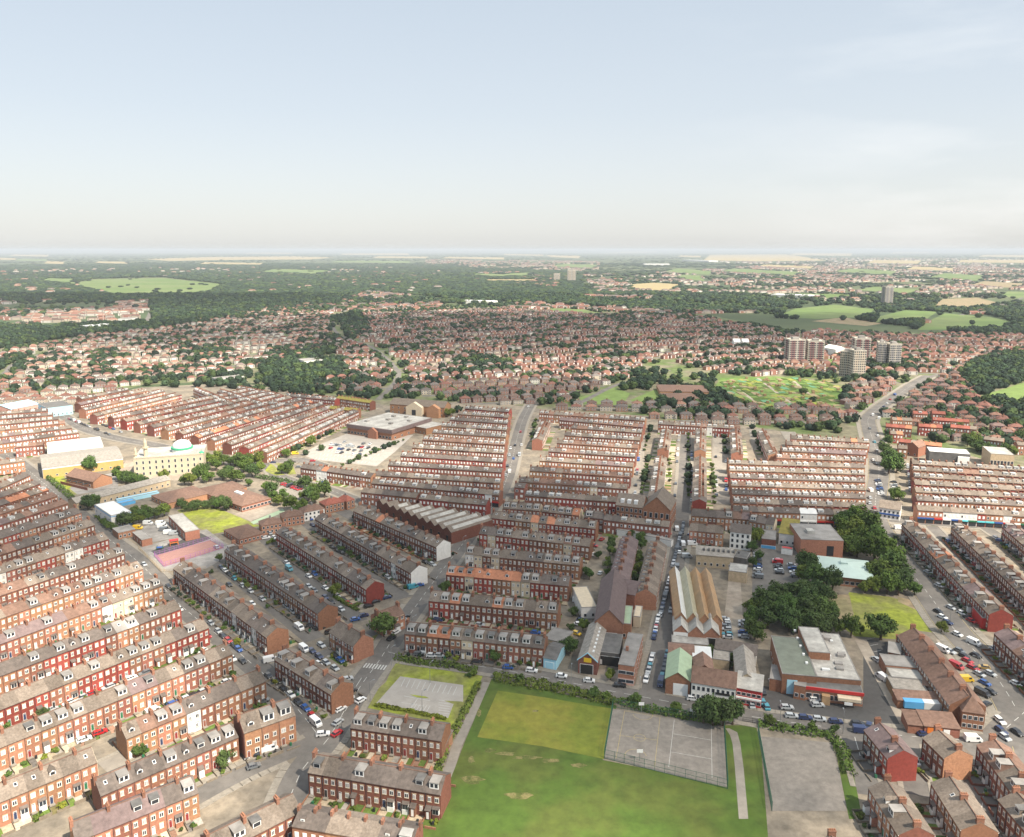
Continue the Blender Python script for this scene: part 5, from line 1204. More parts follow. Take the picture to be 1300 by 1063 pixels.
# covered lorry
lr = empty('covered_lorry', P(1168, 901, 0), rad(-8)); sub(lr, 'load_cover', 'sheet_blue', (-5.5, .5, -1.6, 1.6, 1.1, 3.4)); sub(lr, 'load_cover', 'sheet_white', (.6, 5.5, -1.6, 1.6, 1.1, 3.4)); sub(lr, 'chassis', 'tyre', (-5.5, 5.5, -1.1, 1.1, .5, 1.05)); sub(lr, 'cab', 'car_white', (5.7, 7.6, -1.2, 1.2, .6, 2.9))
for x in (-4, -2.7, 4.6, 6.6):
    for y in (-1.2, 1.2): mb = MB(); mb.cyl((0, -.15, 0), (0, .15, 0), .5, .5, 10); link('wheel', mb.mesh('wheel', 'tyre'), lr, (x, y, .5))
tag(lr, 'lorry with blue and white covered loads in the back yards', 'lorry')
# lean-to extensions below the empty car park
for i, (a, b, w_) in enumerate([((459, 936), (470, 938), 'render_cream'), ((484, 939), (496, 941), 'paint_red'), ((508, 942), (520, 944), 'paint_red'), ((532, 945), (544, 948), 'brick_orange'), ((552, 950), (562, 952), 'brick_orange')]):
    r_, L, D = bl('extension', None, a, b, 8, 3, roof='mono', rh=1.2, wall=w_, rm='slate_grey', door=[(.5, .9, 2, 'white')], win=None, cat='extension')
    pend(r_, 'slate lean-to extension', 'behind the dark terrace below the empty car park', 'extension', 'lean-to extensions')
# beyond the terraces
bl('school', 'far hipped school, its nearer brown roofed block', (846, 508), (890, 508), 38, 5, roof='hip', rh=3, wall='brick_orange', rm='tile_brown', win=(10, 1, 2, 1.4), cat='school')
bl('school', 'far hipped school, its farther brown roofed block', (838, 497), (900, 498), 42, 5, roof='hip', rh=3, wall='brick_orange', rm='tile_brown', win=(12, 1, 2, 1.4), cat='school')
r_, L, D = bl('industrial_unit', 'long grey-blue unit with a white roof beyond the right hand terraces', (1180, 574), (1232, 578), 14, 9, wall='felt_dark', rm='sheet_white', cat='warehouse')
sub(r_, 'white_bay', 'white', (L * .7, L * .98, -1.5, -.02, 0, 7.5))
bl('school', 'buff school block with tall windows at the right edge', (1258, 577), (1288, 579), 22, 10, wall='stone_buff', rm='sheet_pale', win=(7, 1, 1.6, 5), cat='school')
bl('chapel', 'orange gabled hall among the trees right of the main road', (1150, 566), (1166, 569), 14, 7, roof='gy', rh=3.5, wall='brick_orange', rm='tile_brown', cat='chapel', win=(2, 1))

# ------------------------------------------------------------------ tower blocks
def tower(a, b, depth, h, panel, label, base=None):
    """a,b: photo pixels of the foot of the front face"""
    A, B = P(*a), P(*b); d = B - A; L = d.length; rz = math.atan2(d.y, d.x)
    root = empty('tower_block', A, rz); D = depth
    sub(root, 'wall', 'tower_wall', (0, L, 0, D, 0, h)); nfl = int(h / 2.9)
    mb = MB()
    for c in range(2):
        x0 = L * (.12 + .5 * c); mb.box(x0, x0 + L * .26, -.12, -.01, 1, h - 1, 0)
    mb.box(-.12, -.01, D * .3, D * .7, 1, h - 1, 0)
    link('wall_panel', mb.mesh('wall_panel', panel), root)
    me = cached(('tw', round(L), round(D)), lambda: None)
    wm = MB()
    for i in range(6): x = L * (i + .5) / 6; wm.box(x - L * .05, x + L * .05, -.2, -.12, 0, 1.4, 0)
    for i in range(4): y = D * (i + .5) / 4; wm.box(-.2, -.12, y - D * .07, y + D * .07, 0, 1.4, 0)
    wme = wm.mesh('window_band', 'glass')
    bm_ = MB(); bm_.box(-.06, L + .06, -.14, -.01, 0, .35, 0); bm_.box(-.14, -.01, 0, D, 0, .35, 0); bme = bm_.mesh('floor_band', 'tower_wall')
    for f in range(nfl): link('window_band', wme, root, (0, 0, 1.2 + f * 2.9)); link('floor_band', bme, root, (0, 0, 2.9 * f + .2))
    sub(root, 'roof_plant', 'felt_grey', (L * .3, L * .7, D * .3, D * .7, h, h + 3.2)); sub(root, 'parapet', 'tower_wall', (-.15, L + .15, -.15, .2, h, h + 1), (-.15, L + .15, D - .2, D + .15, h, h + 1), (-.15, .2, .2, D - .2, h, h + 1), (L - .2, L + .15, .2, D - .2, h, h + 1))
    ROWS.append((A + Vector((-math.sin(rz), math.cos(rz), 0)) * D / 2, Vector((math.cos(rz), math.sin(rz), 0)), Vector((-math.sin(rz), math.cos(rz), 0)), L, D))
    tag(root, label, 'tower block', 'tower blocks')
mat('tower_wall', (0.47, 0.43, 0.37), var=.05, scale=.1); mat('maroon_panel', (0.15, 0.055, 0.06), var=.1, scale=.3); mat('buff_panel', (0.50, 0.42, 0.33), var=.1, scale=.3); mat('grey_panel', (0.25, 0.24, 0.24), var=.1, scale=.3)
tower((1001, 460), (1021, 460), 20, 30, 'maroon_panel', 'maroon striped tower block, leftmost of the distant group')
tower((1025, 459.5), (1045.5, 460), 20, 28, 'maroon_panel', 'maroon striped tower block, second from the left of the group')
tower((1084, 459), (1104, 459.5), 20, 31, 'maroon_panel', 'maroon striped tower block behind the two cream ones')
tower((1113, 466), (1124, 466.5), 22, 31, 'grey_panel', 'grey tower block partly behind the rightmost one')
tower((1128, 467), (1143, 467), 16, 30, 'grey_panel', 'grey and cream tower block, rightmost of the distant group')
tower((1065, 477), (1079, 478), 15, 29, 'buff_panel', 'cream tower block, left one of the nearest pair')
tower((1082, 480), (1098, 480), 15, 32, 'buff_panel', 'cream tower block, right one of the nearest pair')
tower((703, 357), (711, 357), 24, 34, 'buff_panel', 'small pale tower in the far woods, left of two')
tower((720.5, 358), (731, 358), 28, 54, 'buff_panel', 'taller pale tower in the far woods, right of two')
tower((1123, 389), (1133, 389), 24, 52, 'grey_panel', 'lone pale tower beyond the green meadows on the right')
# ------------------------------------------------------------------ trees and hedges near
trees([(488, 808, 6.2, 1)], 'beside the crossing on the diagonal road')
trees([(893, 918, 5.2, 3), (905, 921, 6.3, 3), (918, 922, 6.0, 3), (930, 920, 5.0, 3)], 'in front of the white restaurant')
trees([(546, 826, 2.6), (536, 828, 2.0), (565, 826, 1.7), (570, 835, 2.2), (628, 842, 3.0), (628, 832, 2.4), (660, 845, 1.8), (673, 846, 1.8), (683, 847, 1.6)], 'before the lowest centre terrace')
trees([(724, 830, 4.2, 1), (715, 828, 3.2), (740, 801, 3.0), (725, 800, 2.2), (775, 863, 2.6, 2)], 'around the repair garage')
trees([(57, 951, 5.5, 1), (64, 948, 4.2), (95, 934, 2.8), (111, 930, 2.0), (95, 837, 2.6), (110, 834, 2.2), (123, 823, 2.2), (140, 818, 1.4), (157, 814, 1.6), (170, 880, 1.8), (226, 876, 3.0), (238, 871, 2.4), (205, 884, 2.4), (180, 901, 1.6), (190, 897, 2.4), (244, 922, 3.3), (256, 920, 2.6), (273, 968, 3.2), (285, 972, 3.4), (262, 974, 3.0), (299, 962, 2.6), (180, 846, 1.6), (194, 843, 1.8), (36, 820, 2.0), (90, 790, 2), (175, 962, 2.6), (183, 958, 2.2), (55, 914, 2.4), (10, 926, 1.8)], 'in the sunlit left gardens', leaf=None)
trees([(578, 755 + 22, 2.6), (566, 752, 3.4, 1), (583, 757, 2.0), (608, 696 - 8, 1.8), (616, 690, 2.0), (666, 694, 2.2, 1), (690, 759, 2.4, 1), (706, 730, 2.0, 3), (700, 700, 1.3, 4), (665, 697, 1.2, 4), (642, 694, 1.2, 4), (610, 748, 1.4), (684, 728, 1.6), (760, 709, 2.6), (748, 736, 3.2), (745, 730, 2.6), (778, 705, 2.8), (735, 775, 3.0, 1), (728, 782, 2.6), (722, 760, 2.2), (727, 748, 2.0)], 'in the centre terrace gardens')
trees([(426, 756, 3.6, 2), (322, 738, 2.6, 1), (330, 742, 2.2), (312, 741, 2.0), (346, 690, 2.2), (340, 692, 1.8), (279, 713, 2.4), (268, 728, 1.8), (434, 700, 2.2, 1), (444, 706, 2.2), (455, 706, 2.0, 2), (424, 815, 2.2), (364, 866, 1.6), (370, 872, 1.8), (302, 820, 1.8, 4), (365, 661, 2.2), (452, 660, 2.4), (460, 662, 2), (511, 692, 1.8), (520, 698, 1.6), (340, 772, 1.6), (296, 800, 1.5), (286, 795, 1.6), (410, 775, 1.5)], 'in the gardens of the slanting rows')
# white warehouse and depot
trees([(112, 648, 5.5, 3), (121, 644, 4.6, 1), (107, 640, 4)], 'beside the white box warehouse')
tree_line((122, 658), (145, 676), 7, 2.8, 'by the street and white warehouse')
tree_line((156, 670), (208, 656), 9, 4.2, 'behind the flat-roofed depot offices')
trees([(170, 655, 3.5), (184, 650, 3.0)], 'behind the flat-roofed depot offices')
trees([(113, 600, 6.0, 1), (141, 596, 4.0, 0), (150, 600, 3)], 'in front of the ochre warehouse')
tree_line((150, 610), (190, 620), 8, 4.0, 'on the near side of the mosque')
trees([(160, 614, 4.5, 3), (170, 616, 4.5), (208, 610, 4.2), (190, 622, 4.6, 3), (252, 610, 6, 1), (265, 612, 5), (243, 617, 5), (235, 616, 4)], 'on the near side of the mosque')
tree_line((262, 590), (330, 592), 10, 4.8, 'on the corner right of the mosque')
trees([(275, 598, 5), (310, 600, 6.5, 0), (304, 592, 6, 1), (320, 606, 5.5), (290, 605, 4.6, 3), (330, 600, 4), (283, 610, 5, 3), (262, 602, 4.6, 3), (300, 612, 5.5), (316, 618, 3)], 'on the corner right of the mosque')
trees([(345, 628, 5, 3), (360, 634, 4.2, 1), (354, 642, 4.2, 2), (370, 648, 5.5, 0), (383, 648, 4.2), (392, 636, 5.5, 3), (400, 640, 4.6, 1), (412, 632, 6.5, 1), (388, 621, 5.2, 3), (398, 628, 4.2), (386, 634, 3.6), (348, 637, 4.0), (337, 624, 3.6), (378, 656, 4.5)], 'by the school car park')
tree_line((215, 640), (262, 630), 9, 4.0, 'behind the school grass')
tree_line((236, 650), (300, 640), 10, 3.6, 'on the school grass', leaf=3)
trees([(304, 640, 3.5), (288, 648, 4.2), (277, 646, 4), (230, 646, 4)], 'on the school grass')
trees([(365, 601, 5.2, 1), (358, 602, 4)], 'on the roundabout lawn')
# mid
tree_line((372, 574), (424, 548), 11, 2.4, 'left of the supermarket car park')
trees([(363, 581, 4.6, 0), (394, 567, 5.0, 2), (408, 572, 2.8), (388, 578, 2.6)], 'left of the supermarket car park')
tree_line((436, 592), (512, 560), 13, 2.2, 'right of the supermarket car park')
trees([(567, 530, 4.5, 2), (574, 528, 4.4), (582, 524, 4)], 'right of the chapel')
# right cluster
tree_line((1070, 672), (1075, 700), 4, 6.5, 'behind the mint roofed building')
trees([(1088, 672, 8.5, 0), (1105, 682, 8.0, 1), (1084, 690, 8, 2), (1098, 698, 8, 0), (1112, 700, 7.5, 1), (1124, 716, 8, 0), (1110, 712, 8, 0), (1132, 734, 8, 1), (1118, 738, 7.5), (1142, 750, 6.5, 3), (1126, 754, 6.5), (1110, 752, 4.5, 2), (1098, 753, 3.6, 2), (1140, 756, 5), (1161, 756, 4.0, 1), (1080, 706, 5, 2), (1070, 700, 5, 0), (1088, 708, 6)], 'right of the mint roofed building')
trees([(1037, 700, 6.5, 3), (1025, 728, 6.5, 3), (1035, 745, 7, 1), (1056, 752, 6.8, 3), (1046, 738, 6, 0), (1018, 740, 5)], 'left of the mint roofed building')
for i in range(34):
    u, v = R_.random(), R_.random(); x = 962 + u * 88 + v * 6; y = 758 + v * 44 + u * 4
    tree((x, y), R_.uniform(4.6, 6.8), 'in the dark wood above the big store', R_.choice([3, 3, 1]))
trees([(1080, 808, 5.2, 0), (1118, 812, 7.0, 1), (1010, 802, 4, 1), (1030, 803, 4), (958, 812, 5.2, 1), (955, 796, 5, 1), (957, 780, 5), (1066, 806, 3), (1092, 806, 2.4)], 'around the rough grass')
trees([(1195, 803, 2.8, 2), (1278, 826, 1.8, 2), (1270, 822, 1.6)], 'on the verge of the main road')
trees([(906, 835, 3.2, 0), (935, 832, 3.4, 2), (931, 842, 3), (926, 848, 2), (870, 0 + 700, 1.0)], 'in the restaurant yard')
trees([(960, 690, 4.6, 2), (955, 684, 4), (954, 700, 3.6), (956, 720, 3), (963, 712, 3)], 'beside the vented grey unit')
for i in range(14): tree((806 + R_.uniform(-8, 12) - i * .5, 684 + i * 4.4), R_.uniform(2.2, 3.8), 'between the two end-on terraces')
tree_line((776, 690), (770, 730), 6, 2.4, 'left of the purple slated end-on terrace'); tree_line((846, 690), (832, 742), 6, 1.7, 'right of the grey slated end-on terrace')
trees([(1096, 661, 3), (1072, 662, 3.6), (1060, 665, 3.4, 4), (1140, 636, 4.5, 0), (1134, 633, 4)], 'near the wide junction')
trees([(1128, 602, 8, 1), (1133, 592, 7.5, 3), (1126, 590, 7, 1), (1138, 600, 6, 3), (1122, 577, 5.5, 3), (1128, 566, 5, 3), (1133, 560, 5), (1128, 553, 3.4)], 'on the island in the main road')
for a, b, n, r in (((731, 616), (727, 630 + 10), 4, 2.2), ((826, 545), (818, 572), 7, 2.4), ((823, 583), (814, 628), 10, 2.4), ((874, 548), (873, 575), 6, 2.2), ((874, 582), (874, 632), 10, 2.3), ((904, 594), (907, 640), 9, 2.2), ((850, 578), (850, 612), 6, 2.0), ((918, 546), (921, 575), 6, 2.3), ((955, 545), (968, 578), 7, 2.4), ((680, 536), (675, 558), 7, 2.2), ((812, 536), (810, 575), 8, 1.8)):
    tree_line(a, b, n, r, 'along the upper end-on rows')
# hedges
hedge([P(x, y) for x, y in ((503, 836), (530, 842), (570, 846), (606, 854))], 3.6, 1.8, 'dark hedge with yellow flowers along the street above the empty car park')
hedge([P(x, y) for x, y in ((628, 861), (660, 867), (700, 874), (740, 882), (781, 892))], 5.5, 2.0, 'deep shrub hedge between the street and the playing field', 'leaf2', 34)
hedge([P(x, y) for x, y in ((784, 891), (820, 901), (860, 909), (915, 918))], 3.6, 1.7, 'hedge between the street and the marked court', 'leaf0')
hedge([P(x, y) for x, y in ((963, 921), (1000, 927), (1054, 935), (1068, 950), (1078, 985))], 4.0, 1.9, 'hedge bending round the corner of the plain court', 'leaf0')
hedge([P(x, y) for x, y in ((608, 868), (590, 905), (566, 950), (555, 985))], 2.4, 1.6, 'straggly hedge beside the pale footpath', 'leaf2', 20)
hedge([P(x, y) for x, y in ((476, 896), (520, 904), (566, 914))], 1.4, 1.0, 'thin yellow hedge below the empty car park', 'leaf4', 30)
hedge([P(x, y) for x, y in ((326, 606), (350, 610), (384, 618))], 5, 2.4, 'long clipped hedge by the curving road', 'leaf1')
hedge([P(x, y) for x, y in ((60, 606), (78, 622), (92, 634))], 4, 2.4, 'overgrown hedge along the left street', 'leaf0', 20)
hedge([P(x, y) for x, y in ((424, 758), (440, 768), (455, 776))], 1.6, 1.3, 'narrow green hedge in front of the red gabled terrace', 'leaf0', 30)
for x, y, rr in ((630, 861, 2), (659, 867, 2.2), (682, 872, 1.5), (706, 874, 1.8), (732, 880, 1.8), (753, 886, 2.4), (778, 893, 2), (807, 895, 2.6), (858, 906, 2.4), (976, 922, 2.4), (1031, 929, 2.2), (600, 858, 2.0), (595, 860, 1.6), (1059, 930, 1.8), (768, 889, 2.2)):
    tree((x, y), rr, 'rising from the playing field hedges', R_.choice([0, 1, 2]))
# fences round the courts
def fence(pts, h, label, m='green_steel', step=3.0, gap=.25):
    root = empty('mesh_fence', pts[0]); O = pts[0]; k = 0
    w = [p - O for p in pts]
    mb = MB()
    for a, b in zip(w, w[1:]):
        d = (b - a).normalized(); n = Vector((-d.y, d.x, 0)) * .03
        for z in (.1, h * .5, h - .05): mb.slab(*[(q.x, q.y, z) for q in (a - n, b - n, b + n, a + n)], .07)
        L = (b - a).length; s = 0
        while s < L:
            p = a + d * s; mb.box(p.x - .012, p.x + .012, p.y - .012, p.y + .012, 0, h); s += gap
    link('mesh_panel', mb.mesh('mesh_panel', m), root)
    pm_ = MB(); pm_.cyl((0, 0, 0), (0, 0, h + .1), .06, .06, 6); pme = pm_.mesh('fence_post', m)
    for (p, _) in along(w, step): link('fence_post', pme, root, (p.x, p.y, 0))
    tag(root, label, 'fence')
fence([P(x, y) for x, y in ((778, 899), (767, 963), (820, 976), (924, 1002))], 3.0, 'tall green mesh fence round the left of the marked court')
fence([P(x, y) for x, y in ((919, 922), (924, 1002))], 3.0, 'green mesh fence along the right side of the marked court')
fence([P(x, y) for x, y in ((962, 930), (972, 985), (980, 1030))], 3.0, 'green mesh fence along the left of the plain court')
fence([P(x, y) for x, y in ((778, 898), (850, 910), (919, 921))], 3.0, 'green mesh fence behind the marked court by the hedge')
fence([P(x, y) for x, y in ((943, 916), (1000, 925), (1060, 934))], 1.6, 'black railings beside the street right of the big tree', 'paint_black')
fence([P(x, y) for x, y in ((196, 706), (267, 686), (284, 696), (208, 720), (196, 706))], 2.2, 'purple railings round the pink play court', 'paint_purple', 2.5, 1.4)
fence([P(x, y) for x, y in ((176, 697), (205, 727), (262, 723))], 1.6, 'low street railings outside the play court', 'stone_buff', 4)
# play equipment, goals
g = empty('climbing_frame', P(221, 692), .5); sub(g, 'platform', 'paint_orange', (-2, 2, -1.2, 1.2, 1.4, 1.6)); sub(g, 'post', 'paint_orange', (-2, -1.8, -1.2, -1, 0, 2.6), (1.8, 2, -1.2, -1, 0, 2.6), (-2, -1.8, 1, 1.2, 0, 2.6), (1.8, 2, 1, 1.2, 0, 2.6)); sub(g, 'roof', 'sign_red', (-2.2, 2.2, -1.4, 1.4, 2.6, 2.8)); tag(g, 'orange and red climbing frame on the dark play surface', 'climbing frame')
g = empty('climbing_frame', P(203, 698), .2); sub(g, 'platform', 'paint_blue', (-1.5, 1.5, -1, 1, 1.2, 1.4)); sub(g, 'post', 'paint_green', (-1.5, -1.3, -1, -.8, 0, 2.2), (1.3, 1.5, -1, -.8, 0, 2.2), (-1.5, -1.3, .8, 1, 0, 2.2), (1.3, 1.5, .8, 1, 0, 2.2)); tag(g, 'blue and green climbing frame on the dark play surface', 'climbing frame')
for x, y, lab in ((814, 905, 'white backboard on a post behind the marked court'), (879, 913, 'white backboard on a post near the big dark tree'), (812, 966, 'white backboard near the lower edge of the court')):
    g = empty('basketball_hoop', P(x, y)); sub(g, 'post', 'steel', (-.08, .08, -.08, .08, 0, 3.4)); sub(g, 'backboard', 'white', (-.9, .9, -.14, -.08, 2.7, 3.8)); tag(g, lab, 'basketball hoop')
# lamp posts
def lamp(x, y, side, lab):
    p = P(x, y); g = empty('street_lamp', p, side)
    mb = MB(); mb.cyl((0, 0, 0), (0, 0, 7.5), .1, .06, 6); link('post', mb.mesh('post', 'steel'), g)
    mb = MB(); mb.cyl((0, 0, 7.4), (1.3, 0, 7.8), .05, .04, 5); link('arm', mb.mesh('arm', 'steel'), g); sub(g, 'lamp_head', 'steel', (1.1, 1.9, -.15, .15, 7.75, 7.9))
    pend(g, 'grey street lamp', lab, 'street lamp', 'street lamps')
for x, y in ((1189, 744), (1219, 772), (1160, 716), (1240, 860), (1142, 690), (1206, 792)): lamp(x, y, 2.6, 'along the right hand main road')
for x, y in ((524, 806), (497, 846), (470, 892), (556, 744), (588, 700), (434, 930), (614, 666)): lamp(x, y, .6, 'along the diagonal road')
for x, y in ((560, 846), (640, 858), (725, 872), (812, 890), (990, 922), (1070, 932)): lamp(x, y, 1.4, 'along the street beside the playing field')
for x, y in ((120, 662), (158, 692), (190, 722), (232, 764), (270, 796), (330, 846), (365, 880)): lamp(x, y, .9, 'along the left street')
for x, y in ((546, 867), (536, 906)): lamp(x, y, .9, 'in the empty car park')

# ------------------------------------------------------------------ vehicles
def cars(lst, zone, rz=None):
    for q in lst:
        x, y, c = q[:3]; k = q[3] if len(q) > 3 else 'hatchback'; h = q[4] if len(q) > 4 else rz; car(P(x, y), h, c, zone, k)
A1 = rad(-47)
cars([(268, 793, 'silver'), (277, 803, 'silver'), (283, 809, 'black'), (290, 815, 'red', 'estate'), (297, 821, 'black'), (303, 826, 'blue', 'estate'), (341, 860, 'black'), (350, 867, 'black'), (360, 877, 'black'), (369, 884, 'white'), (379, 894, 'black', 'estate'), (388, 901, 'blue'), (397, 911, 'red'), (401, 920, 'white', 'van'), (295, 838, 'white', 'estate'), (308, 841, 'black'), (206, 754 - 2, 'black'), (214, 746, 'black'), (183, 718, 'silver'), (116, 667, 'white'), (90, 641, 'silver'), (228, 775, 'white'), (264, 809, 'red')], 'on the left street', A1)
cars([(410, 934, 'white', 'estate', rad(12)), (429, 919, 'silver', 'hatchback', rad(60)), (428, 933, 'red', 'hatchback', rad(55)), (432, 902, 'white', 'estate', rad(52)), (441, 890, 'white', 'van', rad(55)), (447, 880, 'black', 'hatchback', rad(58)), (458, 891, 'white', 'hatchback', rad(52)), (503, 804, 'white', 'estate', rad(60)), (515, 785, 'black', 'hatchback', rad(55)), (512, 789, 'silver', 'hatchback', rad(58)), (524, 747, 'teal', 'van', rad(35)), (533, 744, 'blue', 'hatchback', rad(15)), (497, 812, 'black', 'estate', rad(60)), (631, 641, 'black', 'estate', rad(80)), (652, 583, 'blue', 'hatchback', rad(88)), (654, 566, 'black', 'hatchback', rad(85)), (661, 549, 'red', 'hatchback', rad(85)), (671, 517, 'white', 'hatchback', rad(80)), (674, 506, 'red', 'hatchback', rad(80)), (647, 600, 'white', 'van', rad(85))], 'on the diagonal road')
cars([(342, 953, 'white', 'van', rad(30)), (361, 940, 'white', 'van', rad(27)), (327, 957, 'black', 'hatchback', rad(100)), (312, 961, 'black', 'hatchback', rad(-60)), (322, 975, 'grey', 'hatchback', rad(30)), (334, 892, 'grey', 'estate', rad(35)), (332, 878, 'navy', 'hatchback', A1), (343, 840, 'white', 'van', rad(28)), (346, 828, 'navy', 'hatchback', rad(28)), (127, 932, 'red', 'estate', rad(38)), (107, 941, 'white', 'estate', rad(38)), (100, 945, 'white', 'hatchback', rad(38)), (205, 794, 'blue', 'hatchback', rad(40)), (22, 905, 'silver', 'hatchback', rad(45))], 'on side streets of the left block')
cars([(380, 799, 'white', 'van', A1), (406, 799, 'black', 'estate', rad(30)), (419, 804, 'black', 'estate', rad(30)), (408, 821, 'silver', 'estate', A1), (396, 828, 'navy', 'hatchback', A1), (405, 835, 'navy', 'hatchback', A1), (414, 843, 'silver', 'hatchback', A1), (386, 828 - 2, 'white', 'van', A1), (404, 845, 'white', 'hatchback', A1), (425, 834, 'black', 'hatchback', A1), (432, 840, 'blue', 'hatchback', A1), (425, 850, 'silver', 'hatchback', A1), (441, 864, 'silver', 'estate', rad(30)), (451, 788, 'blue', 'hatchback', rad(25)), (462, 783, 'navy', 'hatchback', rad(25)), (468, 771, 'black', 'estate', rad(30)), (477, 765, 'black', 'hatchback', rad(30)), (491, 760, 'navy', 'estate', rad(30))], 'in the streets of the slanting block', A1)
cars([(281, 722, 'navy'), (286, 726, 'white'), (291, 730, 'black'), (298, 736, 'teal'), (291, 744, 'black'), (308, 745, 'silver'), (318, 752, 'silver'), (333, 762, 'silver'), (320, 768, 'white'), (348, 690 - 6, 'white'), (338, 684, 'white', 'estate', rad(25)), (364, 716, 'white'), (392, 733, 'white'), (392, 746, 'silver'), (413, 748, 'white'), (399, 751, 'grey'), (413, 760, 'navy'), (428, 758, 'white'), (436, 763, 'black'), (442, 768, 'red'), (421, 766, 'black'), (433, 775, 'silver'), (367, 724, 'teal', 'van'), (422, 696, 'black'), (428, 700, 'black'), (434, 703, 'black'), (476, 727, 'black'), (540, 715, 'black'), (549, 718, 'silver', 'estate'), (397, 668, 'navy'), (463, 716, 'grey')], 'on the upper streets of the slanting block', rad(-49))
cars([(548, 848 - 14, 'white', 'hatchback', rad(-5)), (558, 832 + 2, 'silver', 'hatchback', rad(-5)), (532, 832, 'grey', 'estate', 0), (562, 836, 'white', 'estate', rad(-8)), (606, 843, 'black', 'estate', rad(-12)), (645, 849, 'blue', 'hatchback', rad(-5)), (675, 853, 'white', 'estate', rad(-12)), (713, 860, 'white', 'hatchback', rad(-12)), (748, 866, 'white', 'hatchback', rad(-8)), (787, 872, 'black', 'estate', rad(-8)), (880, 889, 'white', 'estate', rad(-10)), (1005, 911, 'silver', 'estate', rad(-8)), (1022, 913, 'navy', 'estate', rad(-8)), (1040, 915, 'silver', 'estate', rad(-8)), (1061, 918, 'navy', 'estate', rad(-5)), (1089, 921, 'black', 'estate', rad(-8)), (1093, 930, 'navy', 'van', rad(-8)), (1103, 923, 'navy', 'hatchback', rad(60)), (1235, 941, 'white', 'van', rad(-4)), (1173, 934, 'navy', 'hatchback', 0), (1158, 969, 'white', 'van', rad(-80)), (1178, 970, 'red', 'hatchback', rad(-70)), (1168, 924, 'red', 'estate', 0)], 'on the street beside the playing field')
cars([(556, 789, 'navy', 'estate', rad(-15)), (609, 795, 'silver', 'hatchback', rad(-12)), (680, 805, 'blue', 'hatchback', rad(-5)), (735, 794, 'white'), (738, 789, 'navy'), (741, 782, 'navy', 'estate', rad(60)), (732, 806, 'yellow', 'hatchback', rad(-40)), (730, 762, 'white', 'van', 1.4), (737, 714, 'silver', 'estate', 0), (762, 729, 'silver', 'hatchback', rad(70)), (764, 686, 'red', 'hatchback', rad(60)), (754, 694, 'red', 'estate', rad(-30)), (752, 705, 'white', 'hatchback', rad(80)), (770, 674, 'white', 'estate', rad(0)), (764, 840, 'white', 'van', 1.4), (777, 841, 'white', 'van', 1.4), (769, 674, 'silver')], 'in the lanes around the repair garage', 0)
for i, (p_, q_, fl_) in enumerate([((30, 822), (200, 758), .3), ((30, 868), (225, 792), .3), ((40, 912), (262, 826), .35), ((180, 912), (300, 862), .4), ((60, 780), (185, 735), .25), ((200, 975), (300, 930), .4), ((170, 985), (240, 1000), .4)]): park(p_, q_, 14, 'on side streets of the left block', fill=fl_, seed=60 + i)
for i, (p_, q_, fl_) in enumerate([((268, 690), (398, 800), .45), ((336, 672), (452, 778), .4), ((392, 658), (508, 746), .35), ((445, 655), (545, 715), .4)]): park(p_, q_, 22, 'in the slanting block streets', fill=fl_, seed=70 + i)
park((836, 784), (830, 812), 9, 'outside the garage on the straight street', seed=3, cols=['white', 'silver', 'white', 'white', 'red', 'white', 'navy', 'blue', 'navy'])
park((829, 832), (820, 866), 9, 'beside the corner office', seed=4, cols=['silver', 'white', 'white', 'white', 'teal', 'silver', 'white'])
park((848, 828), (838, 872), 7, 'beside the green roofed workshop', seed=5, cols=['teal', 'navy', 'black', 'black', 'black'])
park((864, 680), (838, 784), 24, 'on the left side of the straight street', seed=6, fill=.85)
park((868, 664), (851, 780), 24, 'on the right side of the straight street', seed=7, fill=.75)
cars([(859, 673, 'white', 'van', rad(85)), (863, 684, 'teal', 'hatchback', rad(85)), (867, 692, 'white', 'van', rad(85)), (879, 692, 'white', 'van', 0), (872, 708, 'silver', 'van', 0), (862, 720, 'white', 'van', 0)], 'in front of the vented grey unit', 1.5)
cars([(848, 877, 'black'), (854, 877, 'grey'), (873, 880, 'black'), (882, 882, 'red'), (954, 897, 'silver'), (968, 893, 'teal'), (973, 899, 'teal'), (968, 880, 'black'), (971, 884, 'grey')], 'outside the workshop and the red shop', 1.5)
cars([(980, 868, 'white'), (988, 870, 'teal'), (1003, 874, 'silver', 'estate', rad(20)), (999, 900, 'silver', 'estate', rad(-3)), (1035, 890, 'white', 'estate', 0), (1037, 894, 'silver', 'estate', 0), (1038, 897, 'silver', 'estate', 0), (1039, 901, 'teal', 'estate', 0), (973, 882 + 14, 'grey', 'hatchback', 1.5), (1119, 862, 'white', 'van', rad(105)), (1112, 839, 'silver', 'hatchback', rad(100))], 'in the yard of the big store', 1.5)
